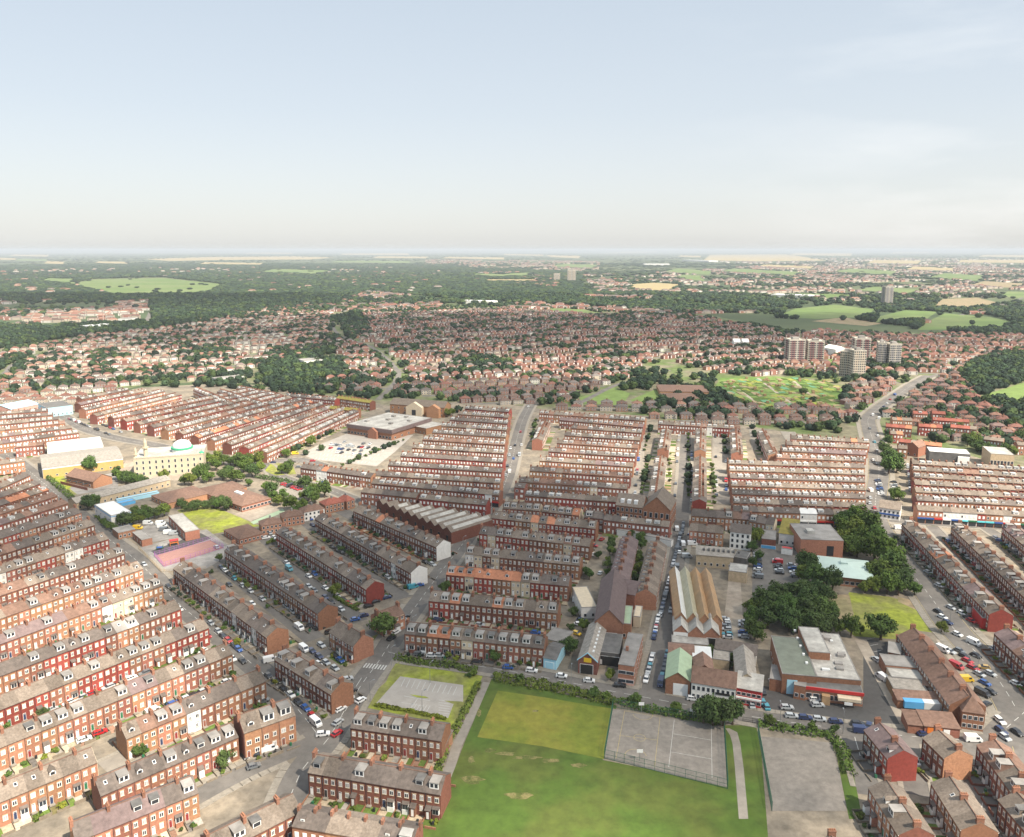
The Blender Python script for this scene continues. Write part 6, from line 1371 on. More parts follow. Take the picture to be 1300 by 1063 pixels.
cars([(1196, 785, 'white'), (1203, 792, 'navy'), (1215, 807, 'white'), (1229, 786, 'black'), (1236, 818, 'white', 'van'), (1263, 826, 'white'), (1239, 834, 'black'), (1290, 870, 'white'), (1257, 857, 'silver'), (1250, 869, 'blue'), (1257, 880, 'black'), (1247, 883, 'black', 'van'), (1243, 858, 'silver'), (1235, 850, 'red', 'estate'), (1228, 841, 'red'), (1224, 835, 'black'), (1218, 828, 'grey'), (1206, 829, 'silver', 'estate'), (1197, 827, 'white', 'van'), (1214, 848, 'red', 'van'), (1226, 865, 'yellow', 'van', 0), (1249, 849, 'gold', 'hatchback', rad(160)), (1269, 917, 'white', 'estate', rad(-85)), (1271, 930, 'navy', 'estate', rad(-80)), (1291, 932, 'black', 'hatchback', rad(-75)), (1275, 938, 'silver', 'hatchback', rad(-75)), (1252, 896, 'black', 'hatchback', rad(30)), (1295, 845, 'red', 'hatchback', rad(-60))], 'in the forecourt by the long brown roof', rad(-62))
cars([(1178, 728, 'silver'), (1183, 734, 'black'), (1192, 745, 'white'), (1207, 773, 'silver'), (1221, 780, 'white'), (1191, 778, 'black'), (1198, 785, 'white'), (1127, 686, 'white'), (1141, 672, 'white', 'van', 0), (1120, 705, 'white'), (1233, 790, 'red')], 'on the right hand main road', rad(-68))
park((1196, 682), (1285, 760), 22, 'along the near kerb of the right side street', seed=11, fill=.6)
park((1205, 680), (1298, 756), 22, 'along the far kerb of the right side street', seed=12, fill=.5)
park((1258, 680), (1300, 712), 10, 'on the second right hand side street', seed=13, fill=.7)
park((1190, 664), (1262, 669), 14, 'outside the right hand shops', seed=14, fill=.6)
park((938, 649), (1004, 656), 14, 'outside the shops on the cross street', seed=15, fill=.6)
cars([(1020, 655, 'white', 'van', 0), (1003, 657, 'red', 'hatchback', 0), (1110, 646, 'red', 'hatchback', 1.3), (1104, 640, 'silver', 'hatchback', 1.3), (1105, 624, 'white', 'van', 1.5), (1104, 633, 'silver', 'hatchback', 1.5)], 'at the wide junction')
park((1114, 610), (1119, 630), 9, 'in the left file above the corner shop', across=True, seed=16, fill=1); park((1134, 612), (1136, 622), 5, 'in the right file above the corner shop', across=True, seed=17, fill=.8)
park((1152, 590), (1156, 628), 12, 'beside the dense right hand block', seed=18, fill=.6)
park((962, 702), (962, 736), 8, 'in the left file behind the dark wood', across=True, seed=19, fill=.9)
park((986, 711), (990, 730), 6, 'in the middle file behind the dark wood', across=True, seed=20, fill=.9); park((1004, 716), (1010, 735), 4, 'in the right file behind the dark wood', across=True, seed=21, fill=.9)
park((920, 786), (924, 812), 8, 'in the yard right of the tan works', across=True, seed=22, cols=['silver', 'white', 'silver', 'grey', 'silver', 'white', 'teal']); park((943, 780), (944, 812), 7, 'along the wood side of the works yard', across=True, seed=23, fill=.7)
park((876, 666 + 14), (920, 688), 9, 'in front of the brick terrace with yellow cabs', seed=24, cols=['navy', 'yellow', 'blue', 'navy', 'navy', 'yellow', 'silver', 'grey'])
park((786, 672), (850, 679), 11, 'behind the white wall by the church', seed=25, cols=['red', None, 'blue', 'blue', None, 'red', 'red', 'grey', None, 'grey', 'red'])
for i, (x, z) in enumerate(((800, 'left'), (812, 'right'))): park((x + 2, 548), (x - 6, 630), 20, 'on the pale centre street, %s kerb' % z, seed=30 + i, fill=.4)
for i, (x, z) in enumerate(((862, 'left'), (878, 'right'))): park((x, 552), (x - (0 if i else 6), 640), 20, 'on the upper straight street, %s kerb' % z, seed=32 + i, fill=.45)
park((908, 550), (910, 640), 18, 'on the left of the next upper street', seed=34, fill=.4); park((921, 550), (922, 632), 18, 'on the right of the next upper street', seed=35, fill=.35)
for j in range(4): park((424 - j * 5, 561 + j * 4), (484 - j * 6, 566 + j * 4.4), 15, 'in file %s of the supermarket car park' % ORD[j], across=True, seed=40 + j, fill=[.35, .6, .3, .12][j])
cars([(188, 666, 'white', 'van'), (204, 666, 'white', 'van', rad(10)), (206, 670, 'white', 'van', rad(10)), (209, 674, 'grey', 'van', rad(10)), (214, 678, 'white', 'van', rad(10)), (221, 679, 'silver', 'van', rad(10)), (175, 672, 'yellow', 'van', 0)], 'in the depot yard', 0)
park((358, 615), (382, 623), 6, 'in the school car park', across=True, seed=45, cols=['red', 'red', 'black', 'red', 'red'])
cars([(347, 588, 'navy'), (375, 577, 'yellow', 'van'), (410, 614, 'blue'), (379, 594, 'grey'), (397, 586, 'red'), (280, 581, 'navy'), (345, 582, 'white', 'van')], 'around the roundabout', .2)
park((86, 532), (140, 553), 16, 'on the far left shopping street', seed=47, fill=.7); park((100, 528), (160, 552), 14, 'along the far side of the left shopping street', seed=48, fill=.6)
cars([(1116, 492 + 40, 'white', 'van', 1.0), (1108, 528, 'white', 'van', 1.2), (1122, 517, 'navy', 'estate', .8), (1130, 508, 'red', 'estate', .8), (1136, 502, 'blue', 'van', .8), (1114, 554, 'white', 'estate', 1.4), (1110, 562, 'teal', 'estate', 1.4), (1104, 545, 'grey', 'estate', 1.4), (1113, 573, 'silver', 'estate', 1.4), (1108, 585, 'white', 'estate', 1.5), (1126, 513, 'white', 'estate', .8), (1118, 522, 'grey', 'estate', .9), (1112, 590, 'black', 'estate', 1.5)], 'on the far stretch of the main road')
park((650, 560), (642, 606), 10, 'on the left of the long central road', seed=50, fill=.3); park((664, 556), (655, 600), 10, 'on the right of the long central road', seed=51, fill=.3)

BUSHQ.sort(key=lambda q: -q[0])
BUSHQ = [q for q in BUSHQ if -10 < Q(q[1])[0] < 1310]
for q in BUSHQ[:288]: make_bush(*q[1:])
CARQ.sort(key=lambda q: -Q(q[0])[1])
for q in CARQ[:292]: make_car(*q)
if len(CARQ) > 292:
    fc = MB(); cn = list(CARCOL)
    for p, rz, c, zone, kind in CARQ[292:]:
        me_ = car_far(kind, c); cs, sn = math.cos(rz), math.sin(rz)
        for pl in me_.polygons:
            fc.add([(p.x + v.x * cs - v.y * sn, p.y + v.x * sn + v.y * cs, v.z + .07) for v in (me_.vertices[i].co for i in pl.vertices)], [tuple(range(len(pl.vertices)))], (cn.index(c), len(cn), len(cn) + 1)[pl.material_index])
    o = link('distant_cars', fc.mesh('distant_cars', ['car_' + q for q in cn] + ['glass', 'tyre'])); o['kind'] = 'stuff'
# ------------------------------------------------------------------ suburbs and woods
from mathutils.geometry import intersect_point_tri_2d
def inpoly(x, y, poly):
    c = False; j = len(poly) - 1
    for i in range(len(poly)):
        xi, yi = poly[i]; xj, yj = poly[j]
        if (yi > y) != (yj > y) and x < (xj - xi) * (y - yi) / (yj - yi) + xi: c = not c
        j = i
    return c
MEAD = FIELDS
MB_ = [(min(x for x, y in m), max(x for x, y in m), min(y for x, y in m), max(y for x, y in m)) for m in MEAD]
def meadow_px(x, y): return any(q[0] < x < q[1] and q[2] < y < q[3] and inpoly(x, y, m) for m, q in zip(MEAD, MB_))
SUBST = []; HOUSES = []; OCC = {}
def occ_ok(x, y, s):
    k = (int(x // s), int(y // s))
    if k in OCC.get(s, ()): return False
    OCC.setdefault(s, set()).add(k); return True
from mathutils import noise as MN
def suburb(poly, ang, wall, roof, zone, srow=27, sx=14, prob=.96, curve=0.0, seed=1, size=1.0, pairs=True):
    W = [P(*q) for q in poly]; pw = [(p.x, p.y) for p in W]; r = random.Random(seed)
    ca, sa = math.cos(rad(ang)), math.sin(rad(ang)); U = [(x * ca + y * sa, -x * sa + y * ca) for x, y in pw]
    u0, u1 = min(u for u, v in U), max(u for u, v in U); v0, v1 = min(v for u, v in U), max(v for u, v in U)
    v = v0; k = 0
    while v < v1:
        if k % 2 and zone != 'far':
            vs = v + .39 * .92 * srow; u = u0; pv = None
            while u < u1:
                w_ = vs + math.sin(u / 130 + seed) * curve; q_ = (u * ca - w_ * sa, u * sa + w_ * ca)
                if inpoly(q_[0], q_[1], pw) and not inside_row(q_[0], q_[1], 6):
                    if pv: SUBST.append((pv, q_))
                    pv = q_
                else: pv = None
                u += 12
        u = u0 + r.uniform(0, 8)
        while u < u1:
            vv = v + math.sin(u / 130 + seed) * curve
            x, y = u * ca - vv * sa, u * sa + vv * ca
            if r.random() < prob * ((1.5 * max(0, min(1, .5 + 2.2 * MN.fractal(Vector((x / 500, y / 500, seed)), 1.0, 2.0, 3)))) if zone == 'far' else 1) and inpoly(x, y, pw) and not inside_row(x, y, 9) and not any(False for _ in ()):
                h = rad(ang) + math.cos(u / 130 + seed) * curve / 130 + (math.pi if k % 2 else 0)
                HOUSES.append((x, y, h, pick(r, wall), pick(r, roof), zone, size * .87 * r.uniform(.88, 1.12)))
            u += sx * .9 * r.uniform(.96, 1.08)
        v += srow * .92 * (.78 if k % 2 else 1.22); k += 1
WR = [('red', 5), ('orange', 3), ('cream', 1), ('white', .7)]; WW = [('white', 4), ('cream', 4), ('red', 1.5)]
RR = [('brown', 5), ('grey', 4), ('redtile', 3), ('orange', 1)]; RO = [('orange', 4), ('redtile', 3), ('brown', 2), ('pinkgrey', 2)]
S = [
 ([(600, 513), (690, 517), (735, 505), (800, 478), (830, 455), (700, 455), (560, 470), (500, 470), (455, 490), (470, 505), (540, 503)], 15, WR, RR, 'behind the supermarket', 30, 14, 12),
 ([(690, 519), (840, 534), (1000, 549), (1060, 545), (1062, 518), (965, 520), (900, 512), (830, 514), (760, 512)], -5, [('cream', 2), ('orange', 3), ('red', 1)], [('grey', 3), ('brown', 3), ('redtile', 2), ('orange', 1)], 'before the far school and allotments', 27, 15, 3),
 ([(1062, 530), (1100, 545), (1100, 530), (1118, 508), (1150, 485), (1100, 482), (1078, 490), (1076, 505)], 20, WR, RO, 'between the allotments and the main road', 26, 14, 6),
 ([(1130, 520), (1120, 550), (1210, 562), (1290, 566), (1290, 545), (1240, 505), (1200, 482), (1180, 480), (1150, 500)], -18, WR, [('redtile', 4), ('orange', 2), ('brown', 3), ('purple', 2)], 'beyond the wide junction', 28, 14, 8),
 ([(1180, 478), (1212, 476), (1300, 545), (1330, 560), (1300, 570), (1260, 535)], -48, WR, [('redtile', 4), ('orange', 2), ('brown', 3)], 'in the file beside the park wood', 26, 15, 0),
 ([(380, 495), (470, 500), (560, 468), (700, 455), (835, 455), (925, 478), (990, 478), (1000, 462), (1000, 440), (985, 420), (870, 400), (760, 400), (640, 392), (560, 395), (440, 400), (425, 440), (440, 470)], 24, WR, [('brown', 5), ('grey', 3), ('redtile', 5), ('pinkgrey', 3)], 'in the wide suburb behind the terraces', 36, 14, 18),
 ([(0, 510), (100, 508), (180, 487), (260, 483), (320, 470), (425, 440), (425, 398), (340, 388), (200, 420), (120, 425), (0, 450)], 30, WW, RO, 'in the pale suburb on the left', 40, 12.8, 6),
 ([(1000, 428), (1000, 476), (1060, 478), (1180, 476), (1215, 474), (1240, 458), (1300, 450), (1330, 428), (1240, 425), (1100, 425), (1040, 420)], -12, WR, [('redtile', 5), ('orange', 3), ('brown', 4)], 'around the distant tower blocks', 30, 14.5, 10),
 ([(-60, 522), (-60, 505), (100, 503), (120, 516), (60, 518)], 8, WW, [('orange', 4), ('redtile', 2)], 'beyond the pale blue roof', 26, 15, 0),
]
for i, (poly, ang, w_, r_, zone, sr, sx_, cv) in enumerate(S): suburb(poly, ang, w_, r_, zone, sr, sx_, curve=cv, seed=60 + i)
FAR = [
 ([(640, 392), (870, 400), (1000, 398), (1000, 380), (860, 376), (740, 376), (660, 382)], 10, WR, RR, 38, 20, .45, 1.15),
 ([(950, 372), (1060, 384), (1180, 390), (1300, 372), (1340, 345), (1200, 336), (960, 338), (870, 345), (740, 350), (760, 372), (870, 372)], 25, [('cream', 5), ('white', 2), ('orange', 2)], [('orange', 1), ('brown', 3), ('redtile', 2), ('pinkgrey', 6)], 56, 30, .42, 1.5),
 ([(0, 415), (60, 418), (190, 405), (180, 385), (90, 380), (0, 378)], 12, WW, RO, 45, 20, .45, 1.2),
 ([(130, 412), (200, 390), (190, 380), (150, 384)], 40, WW, RO, 32, 16, .8, 1),
 ([(340, 388), (430, 380), (470, 370), (560, 378), (560, 392), (430, 398)], 20, WR, RR, 38, 18, .5, 1.1),
 ([(0, 374), (300, 372), (560, 372), (560, 340), (200, 340), (0, 344)], 20, WW, RO, 90, 42, .10, 1.6),
 ([(540, 338), (760, 346), (760, 332), (540, 330)], 10, [('cream', 3), ('orange', 2)], [('brown', 2), ('pinkgrey', 4), ('redtile', 1)], 90, 46, .25, 1.8),
 ([(560, 352), (700, 366), (740, 350), (620, 345)], 10, WR, RO, 70, 30, .22, 1.5),
 ([(1000, 400), (1330, 425), (1330, 380), (1190, 392), (1120, 388)], 5, WR, RR, 60, 24, .16, 1.2),
 ([(930, 336), (1340, 344), (1340, 330), (1100, 328), (900, 331)], 10, [('cream', 3), ('white', 3)], [('brown', 2), ('pinkgrey', 5)], 150, 70, .28, 2.4),
]
for i, (poly, ang, w_, r_, sr, sx_, pb, sz) in enumerate(FAR): suburb(poly, ang, w_, r_, 'far', sr, sx_, prob=pb, curve=15, seed=80 + i, size=sz)
mb = MB()
for (x0, y0), (x1, y1) in SUBST:
    dx, dy = x1 - x0, y1 - y0; l_ = math.hypot(dx, dy); nx, ny = -dy / l_ * 3.4, dx / l_ * 3.4
    mb.quad((x0 - nx, y0 - ny, .03), (x1 - nx, y1 - ny, .03), (x1 + nx, y1 + ny, .03), (x0 + nx, y0 + ny, .03))
link('street', mb.mesh('street', 'asphalt'))['kind'] = 'structure'
HW = dict(red=(.22, .105, .078), orange=(.28, .15, .10), cream=(.42, .36, .29), white=(.55, .52, .47))
HR = dict(brown=(.115, .078, .065), grey=(.125, .108, .10), redtile=(.165, .078, .06), orange=(.215, .12, .088), pinkgrey=(.15, .118, .105), purple=(.15, .10, .09))
for k, v in HW.items(): mat('hw_' + k, v, var=.15, scale=.5, objvar=.15)
for k, v in HR.items(): mat('hr_' + k, v, var=.2, scale=.5, objvar=.18)
def semi_meshes(w, r_):
    def fn():
        L, D, h, rh = 11.5, 8.0, 5.0, 2.6; mb = MB(); mb.box(-L / 2, L / 2, -D / 2, D / 2, 0, h, 0); mb.box(L * .3, L * .46, -D / 2 - 1.2, -D / 2, 0, 4.6, 0); mb.box(-L * .46, -L * .3, -D / 2 - 1.2, -D / 2, 0, 4.6, 0)
        wall = mb.mesh('wall', 'hw_' + w)
        rb = MB(); o = .35; z = h + .02; q = D / 2
        rb.add([(-L / 2 - o, -D / 2 - o, z), (L / 2 + o, -D / 2 - o, z), (L / 2 + o, D / 2 + o, z), (-L / 2 - o, D / 2 + o, z), (-L / 2 + q, 0, z + rh), (L / 2 - q, 0, z + rh)], [(0, 1, 5, 4), (1, 2, 5), (2, 3, 4, 5), (3, 0, 4), (3, 2, 1, 0)], 0)
        roof = rb.mesh('roof', 'hr_' + r_)
        wb = MB()
        for s in (-1, 1):
            for x in (-.38, -.14, .14, .38):
                for zz in (.9, 3.1):
                    yb = D / 2 + (1.2 if s < 0 and abs(x) > .3 else 0); a, b = sorted((s * yb, s * (yb + .08))); wb.box(x * L - .75, x * L + .75, a, b, zz, zz + 1.35, 0)
                    a, b = sorted((s * yb, s * (yb + .1))); wb.box(x * L - .6, x * L + .6, a, b, zz + .15, zz + 1.2, 1)
        return wall, roof, wb.mesh('windows', ['white', 'glass']), None
    return cached(('semi', w, r_), fn)
def chim():
    def fn():
        c = MB(); c.box(-.45, .45, -.7, .7, 6.8, 8.8); return c.mesh('chimney', 'chimney_brick')
    return cached('semichim', fn)
TBL = dict(redtile='red roofed', orange='orange roofed', brown='brown roofed', grey='grey roofed', pinkgrey='pale roofed', purple='dark roofed')
SR_ = [([(0, 480), (12, 470), (20, 462), (60, 448)], 12), ([(480, 508), (505, 480), (500, 465), (470, 440), (430, 425), (425, 405), (455, 385)], 8), ([(736, 512), (780, 490), (820, 478), (850, 470)], 8), ([(185, 410), (192, 395), (194, 385)], 12), ([(1220, 400), (1260, 390), (1300, 378)], 14)]
ON_ = [(p_.x, p_.y, w_ / 2 + 7) for c_, w_ in [(smooth(q, 6), w) for q, w in SR_] + [(st5, 13.5)] for p_, _ in along(c_, 8.0)]
HOUSES[:] = [h for h in HOUSES if not any((q[0] - h[0]) ** 2 + (q[1] - h[1]) ** 2 < q[2] ** 2 for q in ON_)]
vis = sorted((h for h in HOUSES if -10 < Q((h[0], h[1], 3))[0] < 1310 and h[5] != 'far'), key=lambda h: h[1])
vis_ids = set(id(h) for h in vis[:285])
for h in vis[:285]:
    x, y, a, w, r_, zone, s = h
    root = empty('semi_detached_house', (x, y, 0), a); root.scale = (s, s, s); wl, rf, wn, _ = semi_meshes(w, r_)
    link('wall', wl, root); link('roof', rf, root); link('chimney', chim(), root); link('window', wn, root)
    pend(root, '%s %s house' % (TBL[r_], {'red': 'red brick', 'orange': 'orange brick', 'cream': 'cream', 'white': 'white'}[w]), zone, 'house', 'suburban houses behind the terraces')
RD_ = {}
for c_, w_ in ROADS:
    for p_, _ in along(c_, 6.0): RD_.setdefault((int(p_.x // 20), int(p_.y // 20)), []).append((p_.x, p_.y, w_ / 2 + 5.5))
def on_rd(x, y): return any((q[0] - x) ** 2 + (q[1] - y) ** 2 < q[2] ** 2 for a_ in (-1, 0, 1) for b_ in (-1, 0, 1) for q in RD_.get((int(x // 20) + a_, int(y // 20) + b_), ()))
HOUSES[:] = [h for h in HOUSES if h[5] != 'far' or not meadow_px(*Q((h[0], h[1], 0)))]
VV = []; FF = []; CCL = []; n0 = 0; rr = random.Random(5)
for h in HOUSES:
    if id(h) in vis_ids: continue
    x, y, a, w, r_, zone, s = h
    L, D, e, rh = 11.5 * s, 8.0 * s, 5.0 * s, 2.6 * s
    if zone == 'far': L *= rr.uniform(.8, 2.2)
    ca, sa = math.cos(a), math.sin(a)
    lo = [(-L / 2, -D / 2, 0), (L / 2, -D / 2, 0), (L / 2, D / 2, 0), (-L / 2, D / 2, 0), (-L / 2, -D / 2, e), (L / 2, -D / 2, e), (L / 2, D / 2, e), (-L / 2, D / 2, e), (-L / 2 + D / 2.2, 0, e + rh), (L / 2 - D / 2.2, 0, e + rh)]
    for zz in (e * .2, e * .62):
        for sx_ in (-.36, .36):
            lo += [(sx_ * L - s, -D / 2 - .06, zz), (sx_ * L + s, -D / 2 - .06, zz), (sx_ * L + s, -D / 2 - .06, zz + 1.3 * s), (sx_ * L - s, -D / 2 - .06, zz + 1.3 * s)]
            lo += [(sx_ * L + s, D / 2 + .06, zz), (sx_ * L - s, D / 2 + .06, zz), (sx_ * L - s, D / 2 + .06, zz + 1.3 * s), (sx_ * L + s, D / 2 + .06, zz + 1.3 * s)]
    VV += [(x + px * ca - py * sa, y + px * sa + py * ca, pz) for px, py, pz in lo]
    f = rr.uniform(.8, 1.2); g = rr.uniform(.75, 1.25); wc = tuple(c * f for c in HW[w]); rc = tuple(c * g for c in HR[r_])
    fs = [(0, 1, 5, 4), (1, 2, 6, 5), (2, 3, 7, 6), (3, 0, 4, 7), (4, 5, 9, 8), (5, 6, 9, 9), (6, 7, 8, 9), (7, 4, 8, 8)] + [tuple(range(10 + 4 * i, 14 + 4 * i)) for i in range(8)]
    FF += [tuple(i + n0 for i in q) for q in fs]; n0 += len(lo)
    CCL += [wc] * 4 + [rc] * 4 + [((.62, .61, .6) if w not in ('white', 'cream') else (.12, .12, .12))] * 8
if VV:
    # triangles for the hip ends
    me = bpy.data.meshes.new('distant_houses'); F2 = [tuple(dict.fromkeys(q)) for q in FF]
    me.from_pydata(VV, [], F2); me.materials.append(M('attr_paint')); ca_ = me.color_attributes.new('col', 'FLOAT_COLOR', 'CORNER')
    cl = []
    for q, c in zip(F2, CCL): cl += [(*c, 1.0)] * len(q)
    ca_.data.foreach_set('color', np.array(cl, np.float32).ravel())
    o = link('distant_houses', me); o['kind'] = 'stuff'
print('houses', len(HOUSES), 'things', len(vis[:285]))
# suburban streets
for pts, w in (([(0, 480), (12, 470), (20, 462), (60, 448)], 12), ([(480, 508), (505, 480), (500, 465), (470, 440), (430, 425), (425, 405), (455, 385)], 8), ([(736, 512), (780, 490), (820, 478), (850, 470)], 8), ([(185, 410), (192, 395), (194, 385)], 12), ([(1220, 400), (1260, 390), (1300, 378)], 14),
               ([(640, 506), (652, 494), (655, 478), (690, 460)], 7), ([(1182, 478), (1210, 470), (1240, 452)], 9), ([(900, 440), (1000, 425), (1080, 422)], 9), ([(360, 470), (400, 462), (425, 458)], 9), ([(250, 478), (330, 455), (410, 432)], 7), ([(40, 490), (140, 462), (260, 436), (330, 415)], 7), ([(560, 468), (600, 440), (640, 425), (700, 405)], 7), ([(1240, 560), (1228, 545), (1200, 520), (1180, 505)], 8)):
    road(pts, w * .8, None, pave=0, z=.09, m='asphalt')

# trees beyond: crowns merged into woods
TP = []     # (x, y, r, shade)
from mathutils import noise as MN
def patchy(x, y, s, k, z=0.0): return max(0.0, min(1.0, .5 + k * MN.fractal(Vector((x / s, y / s, z)), 1.0, 2.0, 3)))
def scatter(poly, sp, r0, r1, prob=1.0, seed=1, avoid=True, shade=(1, 1), clump=0):
    W = [P(*q) for q in poly]; pw = [(p.x, p.y) for p in W]; r = random.Random(seed)
    x0, x1 = min(a for a, b in pw), max(a for a, b in pw); y0, y1 = min(b for a, b in pw), max(b for a, b in pw)
    y = y0
    while y < y1:
        s = sp(y); x = x0
        while x < x1:
            px, py = x + r.uniform(-.45, .45) * s, y + r.uniform(-.45, .45) * s
            if r.random() < prob * (patchy(px, py, clump, 1.6, seed) if clump else 1) and inpoly(px, py, pw) and not (avoid and (inside_row(px, py, 2.5))):
                TP.append((px, py, r.uniform(r0, r1) * s, r.uniform(*shade)))
            x += s
        y += s
HG = {}
for h in HOUSES: HG.setdefault((int(h[0] // 30), int(h[1] // 30)), []).append(h)
def near_house(x, y, d):
    i, j = int(x // 30), int(y // 30)
    return any((h[0] - x) ** 2 + (h[1] - y) ** 2 < d * d for a in (-1, 0, 1) for b in (-1, 0, 1) for h in HG.get((i + a, j + b), ()))
ROADP = [(p.x, p.y, w) for c, w in ROADS for p in c]
RG = {}
for (x0, y0), (x1, y1) in SUBST:
    for t in (0, .5): RG.setdefault((int((x0 + (x1 - x0) * t) // 20), int((y0 + (y1 - y0) * t) // 20)), []).append((x0 + (x1 - x0) * t, y0 + (y1 - y0) * t, 5.0))
for c, w in ROADS:
    for p, _ in along(c, 6.0): RG.setdefault((int(p.x // 20), int(p.y // 20)), []).append((p.x, p.y, w / 2 + 3))
def near_road(x, y):
    i, j = int(x // 20), int(y // 20)
    return any((q[0] - x) ** 2 + (q[1] - y) ** 2 < q[2] ** 2 for a in (-1, 0, 1) for b in (-1, 0, 1) for q in RG.get((i + a, j + b), ()))
woodsp = lambda y: max(8.0, y * .0065)
WOODS = [
 [(0, 382), (150, 384), (190, 382), (196, 412), (260, 412), (340, 392), (430, 382), (470, 368), (560, 378), (650, 383), (740, 374), (740, 345), (560, 336), (200, 334), (-60, 338), (-60, 382)],
 [(-60, 445), (0, 442), (120, 424), (200, 420), (195, 412), (130, 412), (60, 418), (-60, 412)], [(740, 374), (860, 378), (1010, 392), (1000, 384), (900, 374), (760, 366)], [(980, 404), (1110, 410), (1240, 425), (1340, 425), (1340, 415), (1230, 420), (1110, 402), (1000, 398)],
 [(1215, 474), (1250, 520), (1300, 565), (1500, 620), (1600, 480), (1300, 445), (1240, 455)], [(1110, 391), (1190, 396), (1240, 396), (1300, 412), (1340, 412), (1340, 395), (1250, 392), (1180, 388), (1110, 386)],
 [(1188, 396), (1172, 408), (1162, 419), (1156, 416), (1168, 404), (1184, 395)], [(330, 470), (345, 494), (400, 500), (455, 495), (478, 505), (485, 490), (440, 470), (425, 458), (370, 462)], [(555, 470), (560, 455), (620, 452), (660, 466), (640, 478), (590, 480)],
 [(760, 507), (800, 490), (838, 478), (830, 486), (790, 500), (770, 512)], [(888, 490), (915, 480), (930, 500), (905, 516), (880, 515)], [(820, 512), (905, 512), (930, 520), (825, 520)], [(300, 468), (330, 452), (425, 440), (430, 448), (350, 466)],
 [(110, 452), (145, 446), (150, 464), (120, 470)], [(0, 462), (20, 450), (30, 470), (0, 490)], [(62, 474), (95, 470), (100, 492), (60, 492)], [(1240, 570), (1255, 566), (1300, 585), (1250, 580)], [(1222, 560), (1260, 565), (1256, 578), (1234, 575)], [(1190, 522), (1240, 526), (1236, 540), (1200, 536)],
 [(1200, 548), (1250, 552), (1246, 562), (1195, 558)], [(1060, 495), (1080, 500), (1085, 520), (1066, 512)], [(1105, 468), (1120, 466), (1124, 480), (1104, 480)], [(640, 372), (760, 380), (870, 388), (1000, 396), (870, 398), (740, 388), (640, 384)], [(1040, 532), (1062, 530), (1062, 545), (1044, 545)],
 [(855, 526), (930, 526), (930, 534), (855, 532)], [(500, 500), (520, 495), (545, 498), (500, 508)], [(1130, 466), (1160, 460), (1165, 475), (1130, 478)], [(430, 405), (455, 395), (470, 420), (445, 436)], [(228, 448), (290, 440), (300, 452), (240, 462)],
]
for i, w in enumerate(WOODS): scatter(w, woodsp, .52, .74, .93, seed=200 + i)
# single trees and hedgerows through the suburbs
scatter([(-80, 515), (180, 490), (420, 505), (700, 515), (1000, 545), (1210, 563), (1330, 570), (1330, 430), (1000, 420), (870, 398), (640, 385), (430, 395), (-80, 450)], lambda y: 9.5, .28, .56, 1.0, seed=300, clump=90)
scatter([(-120, 450), (430, 395), (740, 388), (1000, 400), (1400, 425), (1400, 338), (900, 334), (-120, 336)], lambda y: max(13, y * .0085), .3, .55, .8, seed=301, clump=400)
scatter([(-300, 336), (1600, 338), (1600, 322.5), (-300, 322.5)], lambda y: y * .011, .3, .55, .6, seed=302, clump=1500)
scatter([(925, 482), (1070, 490), (1060, 515), (965, 520), (905, 500)], lambda y: 12, .12, .25, .4, seed=303)
print('far trees before thinning', len(TP))
keep = []
for x, y, r, s in TP:
    q = Q((x, y, 0))
    if not (-60 < q[0] < 1400): continue
    if meadow_px(*q) and R_.random() < .993: continue
    if near_house(x, y, 5.2 + r * .35 if y < 1700 else 4): continue
    if y < 1500 and near_road(x, y): continue
    keep.append((x, y, r, s))
print('far trees', len(keep))
# the ones that show largest are things of their own
def zone_of(q):
    if q[0] > 1215 and q[1] < 560: return 'in the park wood at the right edge'
    if 330 < q[0] < 490 and q[1] > 455: return 'in the wood beyond the terraces'
    if q[0] < 330: return 'in the gardens of the pale left suburb'
    if q[0] < 700: return 'among the houses behind the supermarket'
    if q[0] < 930: return 'around the far hipped school'
    if q[0] < 1090: return 'around the allotments'
    return 'among the houses right of the main road'
cand = [(r / p.y * 1.5, p, r, z, lf) for p, r, z, lf in TREES] + [(r / y, Vector((x, y, 0)), r, None, None) for x, y, r, s in keep if y < 1300 and r > 2.4]
cand.sort(key=lambda t: -t[0])
bigs = set()
for _, p, r, z, lf in cand[:297]:
    if z is None: bigs.add((round(p.x, 3), round(p.y, 3)))
    make_tree(p, r, z or zone_of(Q(p)), lf if lf is not None else R_.choice([1, 3, 0]))
near_rest = [(p.x, p.y, r, 1) for _, p, r, z, lf in cand[297:] if z is not None]
